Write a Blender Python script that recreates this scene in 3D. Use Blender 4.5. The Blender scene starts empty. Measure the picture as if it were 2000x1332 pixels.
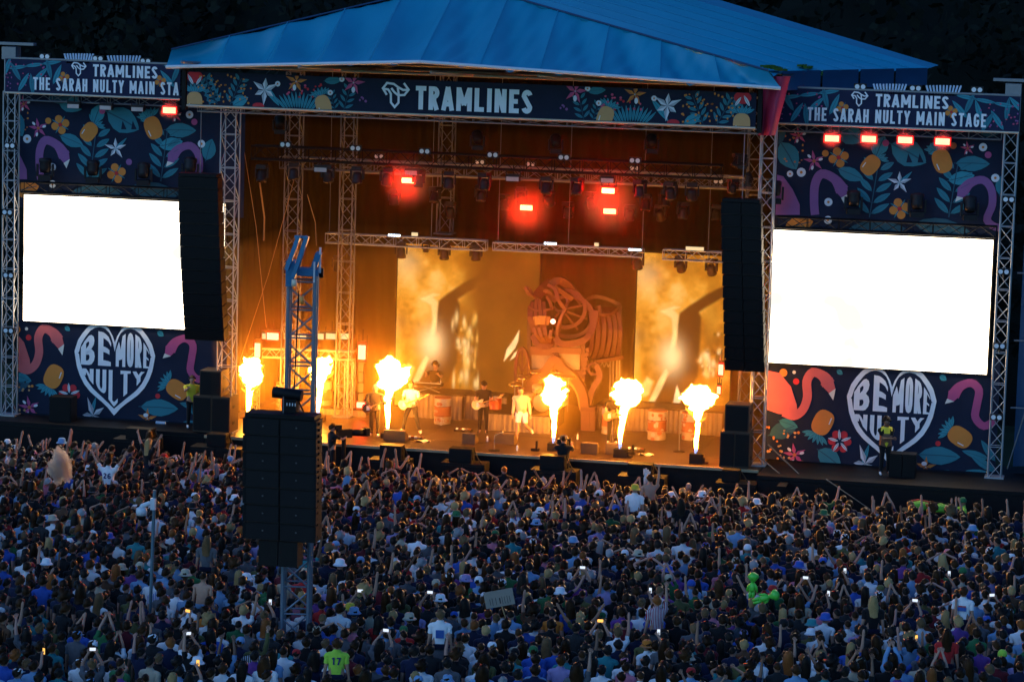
import bpy, bmesh, math, random
import numpy as np
from mathutils import Matrix, Vector
random.seed(11); RNG = np.random.default_rng(11)
S = bpy.context.scene
COL = S.collection
rad = math.radians

# ---------------------------------------------------------------- camera
CAM = np.array([21.1, -97.7, 18.15]); YAW, PITCH, ROLL, FPX = .2045, .1274, .0291, 5896.
def cam_axes():
    f = np.array([-math.sin(YAW)*math.cos(PITCH), math.cos(YAW)*math.cos(PITCH), -math.sin(PITCH)])
    r = np.array([math.cos(YAW), math.sin(YAW), 0.]); u = np.cross(r, f)
    c, s = math.cos(ROLL), math.sin(ROLL)
    return c*r+s*u, -s*r+c*u, f
CR, CU, CF = cam_axes()
cd = bpy.data.cameras.new('camera'); cam = bpy.data.objects.new('camera', cd); COL.objects.link(cam)
cam.matrix_world = Matrix([[*[CR[i], CU[i], -CF[i]], CAM[i]] for i in range(3)] + [[0, 0, 0, 1]])
cd.sensor_width = 36; cd.lens = FPX*36/2000; cd.clip_end = 1500; cd.clip_start = .5
S.camera = cam
# ---------------------------------------------------------------- sky (dusk, sun already down) and exposure
W_ = bpy.data.worlds.new('World'); S.world = W_; W_.use_nodes = True
nt = W_.node_tree; bg = nt.nodes['Background']
sky = nt.nodes.new('ShaderNodeTexSky'); sky.sky_type = 'NISHITA'; sky.sun_disc = False
sky.sun_elevation = rad(17); sky.sun_rotation = rad(200); sky.air_density = 1.2; sky.dust_density = .3; sky.ozone_density = 4
tint = nt.nodes.new('ShaderNodeMix'); tint.data_type = 'RGBA'; tint.blend_type = 'MULTIPLY'; tint.inputs[0].default_value = 1
tint.inputs[7].default_value = (.42, .78, 1.22, 1)
nt.links.new(sky.outputs[0], tint.inputs[6]); nt.links.new(tint.outputs[2], bg.inputs[0])
bg.inputs[1].default_value = .138
sl = bpy.data.lights.new('afterglow', 'SUN'); sl.energy = .4; sl.angle = rad(35); sl.color = (.55, .75, 1)
so = bpy.data.objects.new('afterglow', sl); COL.objects.link(so); so.rotation_euler = (rad(52), 0, rad(-48))
S.view_settings.view_transform = 'Standard'; S.view_settings.look = 'None'
S.view_settings.exposure = 0; S.view_settings.gamma = 1
S.render.engine = 'CYCLES'
cy = S.cycles
cy.use_denoising = True; cy.max_bounces = 5; cy.diffuse_bounces = 2; cy.glossy_bounces = 2; cy.transmission_bounces = 2
cy.volume_bounces = 1; cy.transparent_max_bounces = 8; cy.caustics_reflective = False; cy.caustics_refractive = False
cy.sample_clamp_indirect = 3; cy.use_light_tree = True

# ---------------------------------------------------------------- helpers
def ray(px, py): return CF + CR*(px-1000)/FPX - CU*(py-666)/FPX
def onY(px, py, y):
    d = ray(px, py); return Vector(CAM + d*(y-CAM[1])/d[1])
def onZ(px, py, z):
    d = ray(px, py); return Vector(CAM + d*(z-CAM[2])/d[2])
def onX(px, py, x):
    d = ray(px, py); return Vector(CAM + d*(x-CAM[0])/d[0])
def proj(p):
    d = np.array(p)-CAM; w = d@CF; return 1000+FPX*(d@CR)/w, 666-FPX*(d@CU)/w

MATS = {}
def mat(name, col, rough=.6, metal=0., var=.25, scale=6., emit=None, strength=0., bump=0., stretch=None):
    if name in MATS: return MATS[name]
    m = bpy.data.materials.new(name); m.use_nodes = True; n = m.node_tree; b = n.nodes['Principled BSDF']
    b.inputs['Roughness'].default_value = rough; b.inputs['Metallic'].default_value = metal
    b.inputs['Base Color'].default_value = (*col, 1)
    if var:
        tc = n.nodes.new('ShaderNodeTexCoord'); nz = n.nodes.new('ShaderNodeTexNoise'); nz.inputs['Scale'].default_value = scale; nz.inputs['Detail'].default_value = 5
        src = tc.outputs['Object']
        if stretch:
            mp = n.nodes.new('ShaderNodeMapping'); mp.inputs['Scale'].default_value = stretch; n.links.new(src, mp.inputs[0]); src = mp.outputs[0]
        n.links.new(src, nz.inputs['Vector'])
        mx = n.nodes.new('ShaderNodeMix'); mx.data_type = 'RGBA'
        mx.inputs[6].default_value = (*[c*(1-var) for c in col], 1); mx.inputs[7].default_value = (*[min(1, c*(1+var)) for c in col], 1)
        n.links.new(nz.outputs[0], mx.inputs[0]); n.links.new(mx.outputs[2], b.inputs['Base Color'])
        if bump:
            bp = n.nodes.new('ShaderNodeBump'); bp.inputs['Strength'].default_value = bump; bp.inputs['Distance'].default_value = .05
            n.links.new(nz.outputs[0], bp.inputs['Height']); n.links.new(bp.outputs[0], b.inputs['Normal'])
    if max(col) < .12: b.inputs['Specular IOR Level'].default_value = .15
    if emit:
        b.inputs['Specular IOR Level'].default_value = .03
        b.inputs['Emission Color'].default_value = (*emit, 1); b.inputs['Emission Strength'].default_value = strength
    MATS[name] = m; return m

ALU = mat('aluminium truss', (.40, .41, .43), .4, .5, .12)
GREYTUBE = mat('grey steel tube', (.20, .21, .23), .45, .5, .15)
BLACK = mat('black paint', (.006, .006, .007), .55, 0, .3)
BLACKCAB = mat('black cabinet', (.010, .0095, .009), .6, 0, .3)
GRILLE = mat('black grille', (.006, .006, .0065), .6, 0, .5, 60)
DARKCLOTH = mat('dark drape', (.006, .004, .003), .9, 0, .35, 2, stretch=(6, 6, .3))
BLUEPVC = mat('blue pvc', (.003, .25, .40), .5, 0, .16, .7, bump=.25)
WHITE = mat('white trim', (.7, .7, .7), .5)
WOODORANGE = mat('orange stained wood', (.20, .06, .016), .55, 0, .4, 3)
RUST = mat('rust red timber', (.14, .026, .010), .6, 0, .4, 4)
CORR = mat('corrugated iron', (.36, .27, .16), .4, .35, .35, 3)
DECK = mat('stage ply', (.05, .03, .016), .38, 0, .4, 1.3)
DECKEDGE = mat('deck edge', (.4, .28, .15), .5)
PALE = mat('pale lens', (.75, .78, .8), .2, 0, 0)
SKIN = [mat(f'skin {n}', c, .55, 0, .08, 20) for n, c in (('fair', (.42, .225, .15)), ('tan', (.33, .165, .10)), ('brown', (.17, .08, .045)), ('pink', (.46, .23, .17)))]

WM = {}
def reg(o, M, parent=None):
    COL.objects.link(o)
    if parent is not None:
        o.parent = parent; o.matrix_parent_inverse = WM[parent].inverted()
    o.matrix_basis = M; WM[o] = M.copy(); return o
def thing(name, label, cat, loc=(0, 0, 0), group=None, rz=0.):
    o = bpy.data.objects.new(name, None); o.empty_display_size = .2
    reg(o, Matrix.Translation(loc) @ Matrix.Rotation(rz, 4, 'Z')); o['label'] = label; o['category'] = cat
    if group: o['group'] = group
    return o
def tag(o, label, cat, group=None):
    o['label'] = label; o['category'] = cat
    if group: o['group'] = group
    return o
def kind(o, k): o['kind'] = k; return o

class MB:
    def __init__(s): s.v, s.f, s.m = [], [], []
    def add(s, vs, fs, mi=0):
        k = len(s.v); s.v += [tuple(p) for p in vs]; s.f += [tuple(i+k for i in f) for f in fs]; s.m += [mi]*len(fs); return s
    def box(s, c, d, R=None, mi=0, taper=1.):
        vs = []
        for sz in (-.5, .5):
            t = taper if sz > 0 else 1.
            for sx, sy in ((-.5, -.5), (.5, -.5), (.5, .5), (-.5, .5)):
                p = Vector((sx*d[0]*t, sy*d[1]*t, sz*d[2]))
                if R is not None: p = R @ p
                vs.append(p+Vector(c))
        return s.add(vs, [(3, 2, 1, 0), (4, 5, 6, 7), (0, 1, 5, 4), (1, 2, 6, 5), (2, 3, 7, 6), (3, 0, 4, 7)], mi)
    def path(s, pts, rads, n=6, mi=0, cap=True, flat=1.):
        pts = [Vector(p) for p in pts]; m = len(pts)
        if not hasattr(rads, '__len__'): rads = [rads]*m
        vs = []; ref = None
        for i, p in enumerate(pts):
            t = (pts[min(i+1, m-1)]-pts[max(i-1, 0)]).normalized()
            if ref is None: ref = t.orthogonal().normalized()
            a = (ref-t*ref.dot(t)).normalized(); ref = a; b = t.cross(a)
            for k in range(n):
                an = 2*math.pi*k/n; vs.append(p+(a*math.cos(an)+b*math.sin(an)*flat)*rads[i])
        fs = [(i*n+k, i*n+(k+1) % n, (i+1)*n+(k+1) % n, (i+1)*n+k) for i in range(m-1) for k in range(n)]
        if cap: fs += [tuple(range(n))[::-1], tuple((m-1)*n+k for k in range(n))]
        return s.add(vs, fs, mi)
    def lathe(s, prof, c=(0, 0, 0), n=16, mi=0, R=None):
        vs = []; m = len(prof)
        for r, z in prof:
            for k in range(n):
                a = 2*math.pi*k/n; p = Vector((r*math.cos(a), r*math.sin(a), z))
                if R is not None: p = R @ p
                vs.append(p+Vector(c))
        fs = [(i*n+k, i*n+(k+1) % n, (i+1)*n+(k+1) % n, (i+1)*n+k) for i in range(m-1) for k in range(n)]
        fs += [tuple(range(n))[::-1], tuple((m-1)*n+k for k in range(n))]
        return s.add(vs, fs, mi)
    def prism(s, poly, depth, M=None, mi=0):
        n = len(poly); vs = [Vector((x, 0, z)) for x, z in poly]+[Vector((x, depth, z)) for x, z in poly]
        if M is not None: vs = [M @ v for v in vs]
        fs = [tuple(range(n)), tuple(range(2*n-1, n-1, -1))]+[(i, i+n, (i+1) % n+n, (i+1) % n) for i in range(n)]
        return s.add(vs, fs, mi)
    def grid(s, fn, nu, nv, mi=0):
        vs = [fn(i/nu, j/nv) for j in range(nv+1) for i in range(nu+1)]
        fs = [(j*(nu+1)+i, j*(nu+1)+i+1, (j+1)*(nu+1)+i+1, (j+1)*(nu+1)+i) for j in range(nv) for i in range(nu)]
        return s.add(vs, fs, mi)
    def mesh(s, name, mats, smooth=False):
        me = bpy.data.meshes.new(name); me.from_pydata(s.v, [], s.f)
        for m in (mats if isinstance(mats, (list, tuple)) else [mats]): me.materials.append(m)
        if len(me.materials) > 1: me.polygons.foreach_set('material_index', s.m)
        if smooth: me.polygons.foreach_set('use_smooth', [True]*len(s.f))
        me.update(); return me
    def obj(s, name, mats, parent=None, smooth=False, M=None):
        return reg(bpy.data.objects.new(name, s.mesh(name, mats, smooth)), M if M is not None else Matrix(), parent)
def put(name, me, M, parent=None): return reg(bpy.data.objects.new(name, me), M, parent)
def cbox(name, c, d, m, parent=None, R=None):
    return MB().box(c, d, R).obj(name, m, parent)

_tube = {}
def tube_mesh(m, n=6):
    if (m.name, n) not in _tube:
        _tube[m.name, n] = MB().path([(0, 0, 0), (0, 0, 1)], 1., n).mesh('tube '+m.name, m, True)
        for p in _tube[m.name, n].polygons:
            if len(p.vertices) > 4: p.use_smooth = False
    return _tube[m.name, n]
def bar(name, p, q, r, m, parent=None, n=6):
    p, q = Vector(p), Vector(q); d = q-p; L = d.length
    M = Matrix.Translation(p) @ d.to_track_quat('Z', 'Y').to_matrix().to_4x4() @ Matrix.Diagonal((r, r, L, 1))
    return put(name, tube_mesh(m, n), M, parent)
def truss(name, label, cat, p, q, w, h, n, m, rc=.025, rb=.013, up=(0, 0, 1), group=None, rings=True, faces=(0, 1, 2, 3)):
    """box truss: four chords, zigzag braces on each face"""
    p, q = Vector(p), Vector(q); ax = (q-p).normalized(); up = Vector(up); s = ax.cross(up).normalized(); u = s.cross(ax)
    t = thing(name, label, cat, p, group)
    cs = [s*w/2+u*h/2, -s*w/2+u*h/2, -s*w/2-u*h/2, s*w/2-u*h/2]
    for c in cs: bar('chord', p+c, q+c, rc, m, t, 8)
    L = (q-p).length
    for k in faces:
        a, b = cs[k], cs[(k+1) % 4]
        for i in range(n):
            x0, x1 = p+ax*(L*i/n), p+ax*(L*(i+1)/n)
            bar('brace', x0+(a if (i+k) % 2 else b), x1+(b if (i+k) % 2 else a), rb, m, t, 5)
        for i in ([0, n] if not rings else [0, n]+list(range(2, n, 2))):
            x = p+ax*(L*i/n); bar('brace', x+a, x+b, rb, m, t, 5)
    return t
def dup(root, M, label=None):
    c = root.copy(); COL.objects.link(c); c.matrix_basis = M @ root.matrix_basis
    for ch in root.children:
        d = ch.copy(); COL.objects.link(d); d.parent = c
        for g in ch.children:
            e = g.copy(); COL.objects.link(e); e.parent = d
    if label: c['label'] = label
    return c
ORD = 'first second third fourth fifth sixth seventh eighth ninth tenth eleventh twelfth thirteenth fourteenth'.split()
# ================================================================ ground, hill, deck
GR = mat('trampled grass', (.05, .06, .03), .9, 0, .5, .6)
g = MB(); g.grid(lambda a, b: ((a-.5)*900, -260+b*700, 0), 4, 4); kind(g.obj('ground', GR), 'structure')
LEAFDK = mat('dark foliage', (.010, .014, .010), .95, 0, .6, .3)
hb = MB()
def hillz(x, y): return max(0., (y-22))*.62+2.2*math.sin(x*.11+y*.07)+1.6*math.sin(x*.23-y*.13)
hb.grid(lambda a, b: ((a-.5)*420, 22+b*170, hillz((a-.5)*420, 22+b*170)*min(1, b*12)-.3), 60, 30)
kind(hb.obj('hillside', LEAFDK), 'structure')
# a wood that reads as one dark mass
wv, wf = [], []
for i in range(520):
    x = random.uniform(-75, 55); y = 20+random.random()**1.3*95; z = hillz(x, y); r = random.uniform(2.0, 4.2); hh = random.uniform(6, 11)
    k = 200
    d = RNG.normal(size=(k, 3)); d /= np.linalg.norm(d, axis=1)[:, None]; d *= (r*RNG.uniform(.55, 1.05, k))[:, None]; d[:, 2] *= 1.1
    c = d+np.array([x, y, z+hh*.6])
    a = RNG.normal(size=(k, 3)); a /= np.linalg.norm(a, axis=1)[:, None]; b2 = np.cross(a, d); b2 /= np.linalg.norm(b2, axis=1)[:, None]+1e-6
    sz = RNG.uniform(.14, .4, k)[:, None]
    q = np.stack([c-a*sz, c+b2*sz*.8, c+a*sz, c-b2*sz*.8], 1).reshape(-1, 3); n0 = len(wv)*1
    wv.append(q)
wv = np.concatenate(wv); me = bpy.data.meshes.new('woodland'); nq = len(wv)//4
me.from_pydata(wv.tolist(), [], np.arange(nq*4).reshape(-1, 4).tolist()); me.materials.append(LEAFDK)
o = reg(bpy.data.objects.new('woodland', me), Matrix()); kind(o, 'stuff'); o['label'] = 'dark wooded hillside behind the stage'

def slab(name, x0, x1, y0, y1, z1, th, m, parent=None): return cbox(name, ((x0+x1)/2, (y0+y1)/2, z1-th/2), (x1-x0, y1-y0, th), m, parent)
stage = thing('stage_platform', 'wooden main stage platform lit orange by flames', 'stage', (0, -1.5, 0))
# deck of separate ply sheets with recessed joints
ply = MB().box((0, 0, -.03), (1.0, 1.0, .06)).mesh('deck sheet', DECK)
xs = np.linspace(-9.3, 9.45, 9); ys = np.linspace(-1.55, 10.2, 7)
for i in range(8):
    for j in range(6):
        w, d = xs[i+1]-xs[i]-.012, ys[j+1]-ys[j]-.012
        put('deck_board', ply, Matrix.Translation(((xs[i]+xs[i+1])/2, (ys[j]+ys[j+1])/2, 1.8-.004*((i*7+j*3) % 2))) @ Matrix.Diagonal((w, d, 1, 1)), stage)
cbox('front_lip', (.07, -1.59, 1.77), (18.75, .06, .09), DECKEDGE, stage)
cbox('front_skirt', (.07, -1.5, .86), (18.7, .05, 1.7), mat('black skirt', (.016, .013, .012), .8, 0, .4, 2), stage)
cbox('joist_frame', (.07, 4.3, 1.6), (18.6, 11.6, .2), BLACK, stage)
wl = thing('wing_platform', 'black platform under the left screen wing', 'stage platform', (-14, -.8, 0), 'wing platforms')
slab('deck', -19, -9.35, -1.25, 2.4, 1.8, .12, BLACK, wl); cbox('skirt', (-14.2, -1.2, .83), (9.6, .05, 1.66), BLACK, wl)
wr = thing('wing_platform', 'black platform under the right screen wing', 'stage platform', (14, -.8, 0), 'wing platforms')
slab('deck', 9.5, 20, -2.5, 2.4, 1.8, .12, BLACK, wr); cbox('skirt', (14.75, -2.45, .83), (10.5, .05, 1.66), BLACK, wr)
# stage house: side and back drapes hung in folds, ceiling sheet
def drape(name, label, p, q, z0, z1, folds, amp, m=DARKCLOTH):
    p, q = Vector(p), Vector(q); d = q-p; nrm = Vector((-d.y, d.x, 0)).normalized()
    b = MB(); b.grid(lambda a, c: p+d*a+nrm*amp*math.sin(a*folds*6.283)*(1.1-.4*c)+Vector((0, 0, z0+(z1-z0)*c)), folds*8, 5)
    return tag(b.obj(name, m, None, True), label, 'drape')
drape('back_drape', 'tall dark drape along the rear of the stage behind the screens', (-9.6, 9.9, 0), (9.8, 9.9, 0), 1.82, 13.9, 26, .12)
drape('side_drape', 'dark drape on the left side of the stage behind the truss posts', (-9.9, .6, 0), (-9.5, 9.7, 0), 1.82, 13.5, 14, .10)
drape('side_drape', 'dark drape on the right side of the stage behind the speaker hang', (9.8, .6, 0), (9.95, 9.7, 0), 1.82, 13.5, 14, .10)
# ================================================================ roof
roof = thing('stage_roof', 'big blue tarpaulin roof with pale eave edge over the stage', 'stage roof', (-.5, 0, 14))
FLl, FLu = onY(325, 130, -3), onY(335, 98, -3); Mm = onY(820, 120, -4.5); FRl, FRu = onY(1525, 172, -3), onY(1500, 140, -3)
P = onY(897, -33, 1.); Q = onY(1010, -100, 8); BR = onZ(1815, 133, 14.5); BRl = BR+Vector((-.12, 0, -.5))
BLu = Vector((FLu.x-.6, 11, 14.6)); BLl = BLu+Vector((0, 0, -.5)); RL = Vector((Q.x, 14, Q.z)); BRb = Vector((BR.x+.1, 16, BR.z))
def lerp(a, b, t): return a+(b-a)*t
def panel(name, A, B, Cc, D, nu, nv, sag, ph, m=BLUEPVC, wr=.02):
    """quad A-B (bottom) D-C (top), sagging cloth with creases"""
    nrm = (B-A).cross(D-A).normalized()
    def fn(a, b):
        p = lerp(lerp(A, B, a), lerp(D, Cc, a), b)
        k = -sag*math.sin(math.pi*a)*math.sin(math.pi*min(1, b*.9+.05))
        k += wr*(math.sin(a*9+b*5+ph)+.6*math.sin(a*23-b*11+ph*2))*math.sin(math.pi*a)*(1-.5*b)
        return p+nrm*k
    b = MB(); b.grid(fn, nu, nv); return b.obj(name, m, roof, True)
# left front: strips between the left hip FLu-P and the eave FLl-Mm
ns = 5
for i in range(ns):
    t0, t1 = i/ns, (i+1)/ns
    e0, e1 = t0**.95, t1**.95
    panel('canopy_panel', lerp(FLl, Mm, e0), lerp(FLl, Mm, e1), lerp(FLu, P, t1), lerp(FLu, P, t0), 12, 8, .5, i*1.7, wr=.04)
ns = 6
for i in range(ns):
    t0, t1 = i/ns, (i+1)/ns
    panel('canopy_panel', lerp(Mm, FRl, t0), lerp(Mm, FRl, t1), lerp(P, FRu, t1), lerp(P, FRu, t0), 16, 12, .3, 4+i*2.1, wr=.09)
# right slope: long strips running up from the side eave
ns = 7
for i in range(ns):
    t0, t1 = i/ns, (i+1)/ns
    panel('canopy_panel', lerp(FRu, BR, t0), lerp(FRu, BR, t1), lerp(P, Q, t1), lerp(P, Q, t0), 12, 12, .8, 9+i*1.3, wr=.08)
panel('canopy_panel', BR, BRb, RL, Q, 6, 6, .1, 3.)
panel('canopy_panel', BLu, FLu, P, Q, 6, 6, .1, 5.)
SEAM = mat('light blue seam', (.01, .29, .46), .5)
for i in range(1, 5): bar('canopy_seam', lerp(FLl, Mm, i/5)+Vector((0, -.02, .03)), lerp(FLu, P, i/5)+Vector((0, -.02, .03)), .014, SEAM, roof, 5)
for i in range(0, 6): bar('canopy_seam', lerp(Mm, FRl, i/6)+Vector((0, -.02, .03)), lerp(P, FRu, i/6)+Vector((0, -.02, .03)), .011, SEAM, roof, 5)
for i in range(1, 7): bar('canopy_seam', lerp(FRu, BR, i/7)+Vector((0, 0, .03)), lerp(P, Q, i/7)+Vector((0, 0, .03)), .016, SEAM, roof, 5)
for i in range(4):   # hanging skirt below the side eave, overhang shade put into its blue
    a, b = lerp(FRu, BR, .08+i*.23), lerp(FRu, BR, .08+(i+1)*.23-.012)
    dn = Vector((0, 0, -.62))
    panel('eave_skirt', a+dn, b+dn, b, a, 6, 3, .05, i, mat('shaded skirt pvc', (.006, .06, .15), .55, 0, .15, 1))
for a, b in ((FLl, Mm), (Mm, FRl)):
    bar('eave_trim', a+Vector((0, -.03, -.02)), b+Vector((0, -.03, -.02)), .055, WHITE, roof, 8)
bar('hip_seam', FRu+Vector((0, -.02, .03)), P+Vector((0, 0, .03)), .035, mat('dark blue rope', (.012, .05, .12), .7), roof)
bar('hip_seam', FLu+Vector((0, -.02, .02)), P+Vector((0, 0, .02)), .03, MATS['dark blue rope'], roof)
MOSS = mat('moss', (.05, .11, .015), .95, 0, .5, 9)
for px, py, w in ((1497, 124, .5), (1625, 100, .35), (1505, 133, .3), (1560, 117, .22)):
    b = MB(); c = Vector(onY(px, py, -1.6 if px < 1600 else 1.2)); d = (BR-FRu).normalized()
    tt = ((c-FRu).dot(d)); base = FRu+d*tt+(P-FRu).normalized()*.35*(1 if py < 130 else .4)
    for k in range(26): b.box(base+d*random.uniform(-w, w)+(P-FRu).normalized()*random.uniform(-.1, .25)+Vector((0, 0, .02)), (.14, .1, .06), Matrix.Rotation(random.random()*3, 3, 'Z'))
    kind(b.obj('moss_patch', MOSS, roof), 'stuff')
# roof steelwork seen in the gap below the eave
for i, (x, k) in enumerate(((-8.3, 1), (-4.2, 1), (0.2, 1), (3.6, 1), (7.0, 1))):
    bar('rafter', (x-1.4, -3.2-1.1*(1-abs(x+1.4)/9), 14.35), (x+.6, -.2, 14.15), .05, GREYTUBE, roof)
    bar('rafter', (x, -1.9, 14.18), (x, 9, 14.3), .05, GREYTUBE, roof)
for y, z in ((-2.2, 14.2), (0.5, 14.2), (3.5, 14.25), (7, 14.3)):
    bar('purlin', (-9.6, y, z), (9.4, y, z), .045, GREYTUBE, roof)
b = MB(); b.grid(lambda a, c: (-10+20*a, -1.8+12.4*c, 14.62-.03*math.sin(a*40)), 24, 4); b.obj('inner_lining', mat('black lining', (.02, .016, .014), .9), roof)

# ================================================================ towers and trusses
TW = []
def tower(x, y, z0, z1, w, n, label, m=ALU, name='truss_tower', rc=.026, rb=.014, top=True):
    t = truss(name, label, 'truss tower', (x, y, z0), (x, y, z1), w, w, n, m, rc, rb, up=(0, 1, 0), group='truss towers of the stage')
    cbox('base_plate', (x, y, z0+.02), (w+.2, w+.2, .04), m, t); return t
tL = tower(-16.92, .1, 1.8, 13.0, .42, 22, 'outermost silver truss tower beside the left screen')
tR = tower(16.92, .0, 1.8, 13.0, .42, 22, 'outermost silver truss tower beside the right screen')
for x, t in ((-16.92, tL), (16.92, tR)):
    cbox('sleeve_block', (x, .05, 14.3), (.5, .5, .42), GREYTUBE, t); cbox('top_crossbar', (x+.1, .05, 14.62), (1.5, .3, .09), GREYTUBE, t)
    for a in (-.22, .22): bar('mast_leg', (x+a, .05, 13), (x+a, .05, 14.1), .03, ALU, t)
tower(-8.9, -.5, 1.8, 13.0, .52, 20, 'silver truss tower between the left speaker hang and the stage')
tower(9.22, -.5, 1.8, 12.95, .46, 20, 'silver truss tower between the right speaker hang and the right screen')
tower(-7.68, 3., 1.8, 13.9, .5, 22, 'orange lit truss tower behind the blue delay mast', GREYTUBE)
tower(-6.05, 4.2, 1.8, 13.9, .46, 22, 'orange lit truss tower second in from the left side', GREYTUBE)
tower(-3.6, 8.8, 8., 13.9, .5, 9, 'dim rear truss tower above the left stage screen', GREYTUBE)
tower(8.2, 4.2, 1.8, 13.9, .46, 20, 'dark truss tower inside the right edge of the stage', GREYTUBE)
truss('lighting_truss', 'long black front lighting truss hung with moving lights', 'truss', (-8.4, .5, 11.25), (7.6, .5, 11.25), .45, .45, 34, BLACK, .035, .015)
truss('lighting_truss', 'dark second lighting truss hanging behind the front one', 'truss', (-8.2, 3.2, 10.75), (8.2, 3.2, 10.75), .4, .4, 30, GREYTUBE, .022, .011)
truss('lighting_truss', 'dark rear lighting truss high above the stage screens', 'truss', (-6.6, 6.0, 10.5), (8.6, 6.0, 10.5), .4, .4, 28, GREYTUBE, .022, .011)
truss('screen_truss', 'orange lit truss carrying the left stage screen', 'truss', (-7.0, 5, 8.02), (-1.2, 5, 8.02), .34, .34, 14, ALU, .026, .014)
truss('screen_truss', 'orange lit truss above the ribbed animal sculpture', 'truss', (-.95, 5, 8.02), (4.35, 5, 8.02), .34, .26, 13, ALU, .026, .014)
truss('screen_truss', 'orange lit truss carrying the right stage screen', 'truss', (5.05, 5, 8.02), (8.6, 5, 8.02), .34, .34, 9, ALU, .026, .014)
for x, y, zt, zb in ((-6.9, 5, 13.9, 8.2), (-3.2, 5, 13.9, 8.2), (-.8, 5, 13.9, 8.2), (1.7, 5, 13.9, 8.2), (4.3, 5, 13.9, 8.2), (6.6, 5, 13.9, 8.2)):
    tag(bar('hanging_chain', (x, y, zb), (x, y, zt), .012, GREYTUBE), f'thin chain holding the screen truss at its {["left end","middle left","centre left","centre","centre right","right end"][[-6.9,-3.2,-.8,1.7,4.3,6.6].index(x)]}', 'chain')
gp = thing('goalpost_truss', 'orange lit goalpost truss frame on the left of the stage', 'truss', (-7.7, 4.5, 1.8))
def trussparts(t, p, q, w, n, m, rc=.022, rb=.012):
    p, q = Vector(p), Vector(q); ax = (q-p).normalized(); up = Vector((0, 1, 0)); s = ax.cross(up).normalized(); u = s.cross(ax); L = (q-p).length
    cs = [s*w/2+u*w/2, -s*w/2+u*w/2, -s*w/2-u*w/2, s*w/2-u*w/2]
    for c in cs: bar('chord', p+c, q+c, rc, m, t, 6)
    for k in range(4):
        for i in range(n): bar('brace', p+ax*L*i/n+cs[(k+(i % 2)) % 4], p+ax*L*(i+1)/n+cs[(k+1-(i % 2)) % 4], rb, m, t, 5)
trussparts(gp, (-9.55, 4.5, 3.85), (-5.75, 4.5, 3.95), .3, 14, ALU)
trussparts(gp, (-9.4, 4.5, 1.8), (-9.4, 4.5, 3.65), .3, 6, ALU); trussparts(gp, (-5.9, 4.5, 1.8), (-5.9, 4.5, 3.75), .3, 6, ALU)
def wingtruss(x0, x1, z, lab): truss('screen_truss', lab, 'truss', (x0, .1, z), (x1, .1, z), .35, .35, 14, BLACK, .025, .013)
wingtruss(-16.5, -9.3, 9.75, 'dark truss running above the left video screen'); wingtruss(9.5, 16.6, 9.75, 'dark truss running above the right video screen')
for s_, lab in ((-1, 'left'), (1, 'right')):
    truss('banner_truss', f'dark truss behind the {lab} wing banner', 'truss', (s_*9.3, .25, 12.85), (s_*16.6, .25, 12.85), .3, .3, 14, GREYTUBE, .022, .012)
truss('banner_truss', 'orange edged truss directly under the central stage banner', 'truss', (-9.5, -2.2, 12.78), (9.1, -2.2, 12.78), .2, .14, 24, GREYTUBE, .02, .010)
# guy ropes and cables in the left stage corner
for i, (a, b, y, r, lab) in enumerate((((462, 200), (520, 640), 1.5, .012, 'thin guy rope slanting down left of the blue mast'), ((580, 330), (470, 700), 2., .010, 'thin guy rope slanting up behind the blue mast'),
        ((505, 340), (515, 470), 2.4, .03, 'slack dark cable loop hanging at the left stage side'), ((600, 380), (618, 480), 2.6, .012, 'thin cable hanging right of the blue mast top'))):
    p, q = onY(*a, y), onY(*b, y); mid = lerp(p, q, .55)+Vector((.05, .2, -.25 if r > .02 else 0))
    bb = MB(); bb.path([p, mid, q], r, 5); tag(bb.obj('rope' if r < .02 else 'cable', mat('tan rope', (.5, .3, .12), .8)), lab, 'rope' if r < .02 else 'cable')
# ================================================================ delay mast (near, blue)
DM = mat('blue grey mast steel', (.15, .20, .26), .4, .45, .2)
dx, dy = 1.18, -27.0
dm = thing('delay_mast', 'tall blue grey truss mast rising out of the crowd', 'mast', (dx, dy, 0))
w = .64
Rz = Matrix.Rotation(.2, 3, 'Z'); cs = [Rz @ Vector((sx*w/2, sy*w/2, 0)) for sx, sy in ((-1, -1), (1, -1), (1, 1), (-1, 1))]
for c in cs: bar('chord', Vector((dx, dy, .25))+c, Vector((dx, dy, 10.25))+c, .052, DM, dm, 10)
zz = np.linspace(.5, 10.1, 15)
for i in range(14):
    for k in range(4):
        a, b = cs[k], cs[(k+1) % 4]
        if (i+k) % 2: a, b = b, a
        bar('brace', Vector((dx, dy, zz[i]))+a, Vector((dx, dy, zz[i+1]-.12))+b, .026, DM, dm, 6)
        bar('brace', Vector((dx, dy, zz[i+1]))+a, Vector((dx, dy, zz[i+1]))+b, .024, DM, dm, 6)
cbox('base_cabinet', (dx, dy, .33), (.62, .62, .5), mat('dark grey base', (.03, .04, .05), .6), dm)
for sx in (-1, 1):
    for sy in (-1, 1): bar('outrigger', (dx, dy, .12), (dx+sx*1.5, dy+sy*1.5, .08), .05, DM, dm)
BH = mat('blue mast head', (.012, .15, .32), .35, .2, .15)
hd = Vector((dx, dy, 10.2))
Rt = Rz @ Matrix.Rotation(-.42, 3, 'Y')
for a_, b_, nm in (((584, 461), (560, 527), 0), ((600, 462), (573, 541), 1)):
    pa, pb = onY(*a_, -27.75+.1*nm), onY(*b_, -27.75+.1*nm); d_ = (pa-pb); cbox('head_rail', (pa+pb)/2, (.13, .10, d_.length), BH, dm, d_.to_track_quat('Z', 'Y').to_matrix())
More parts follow.
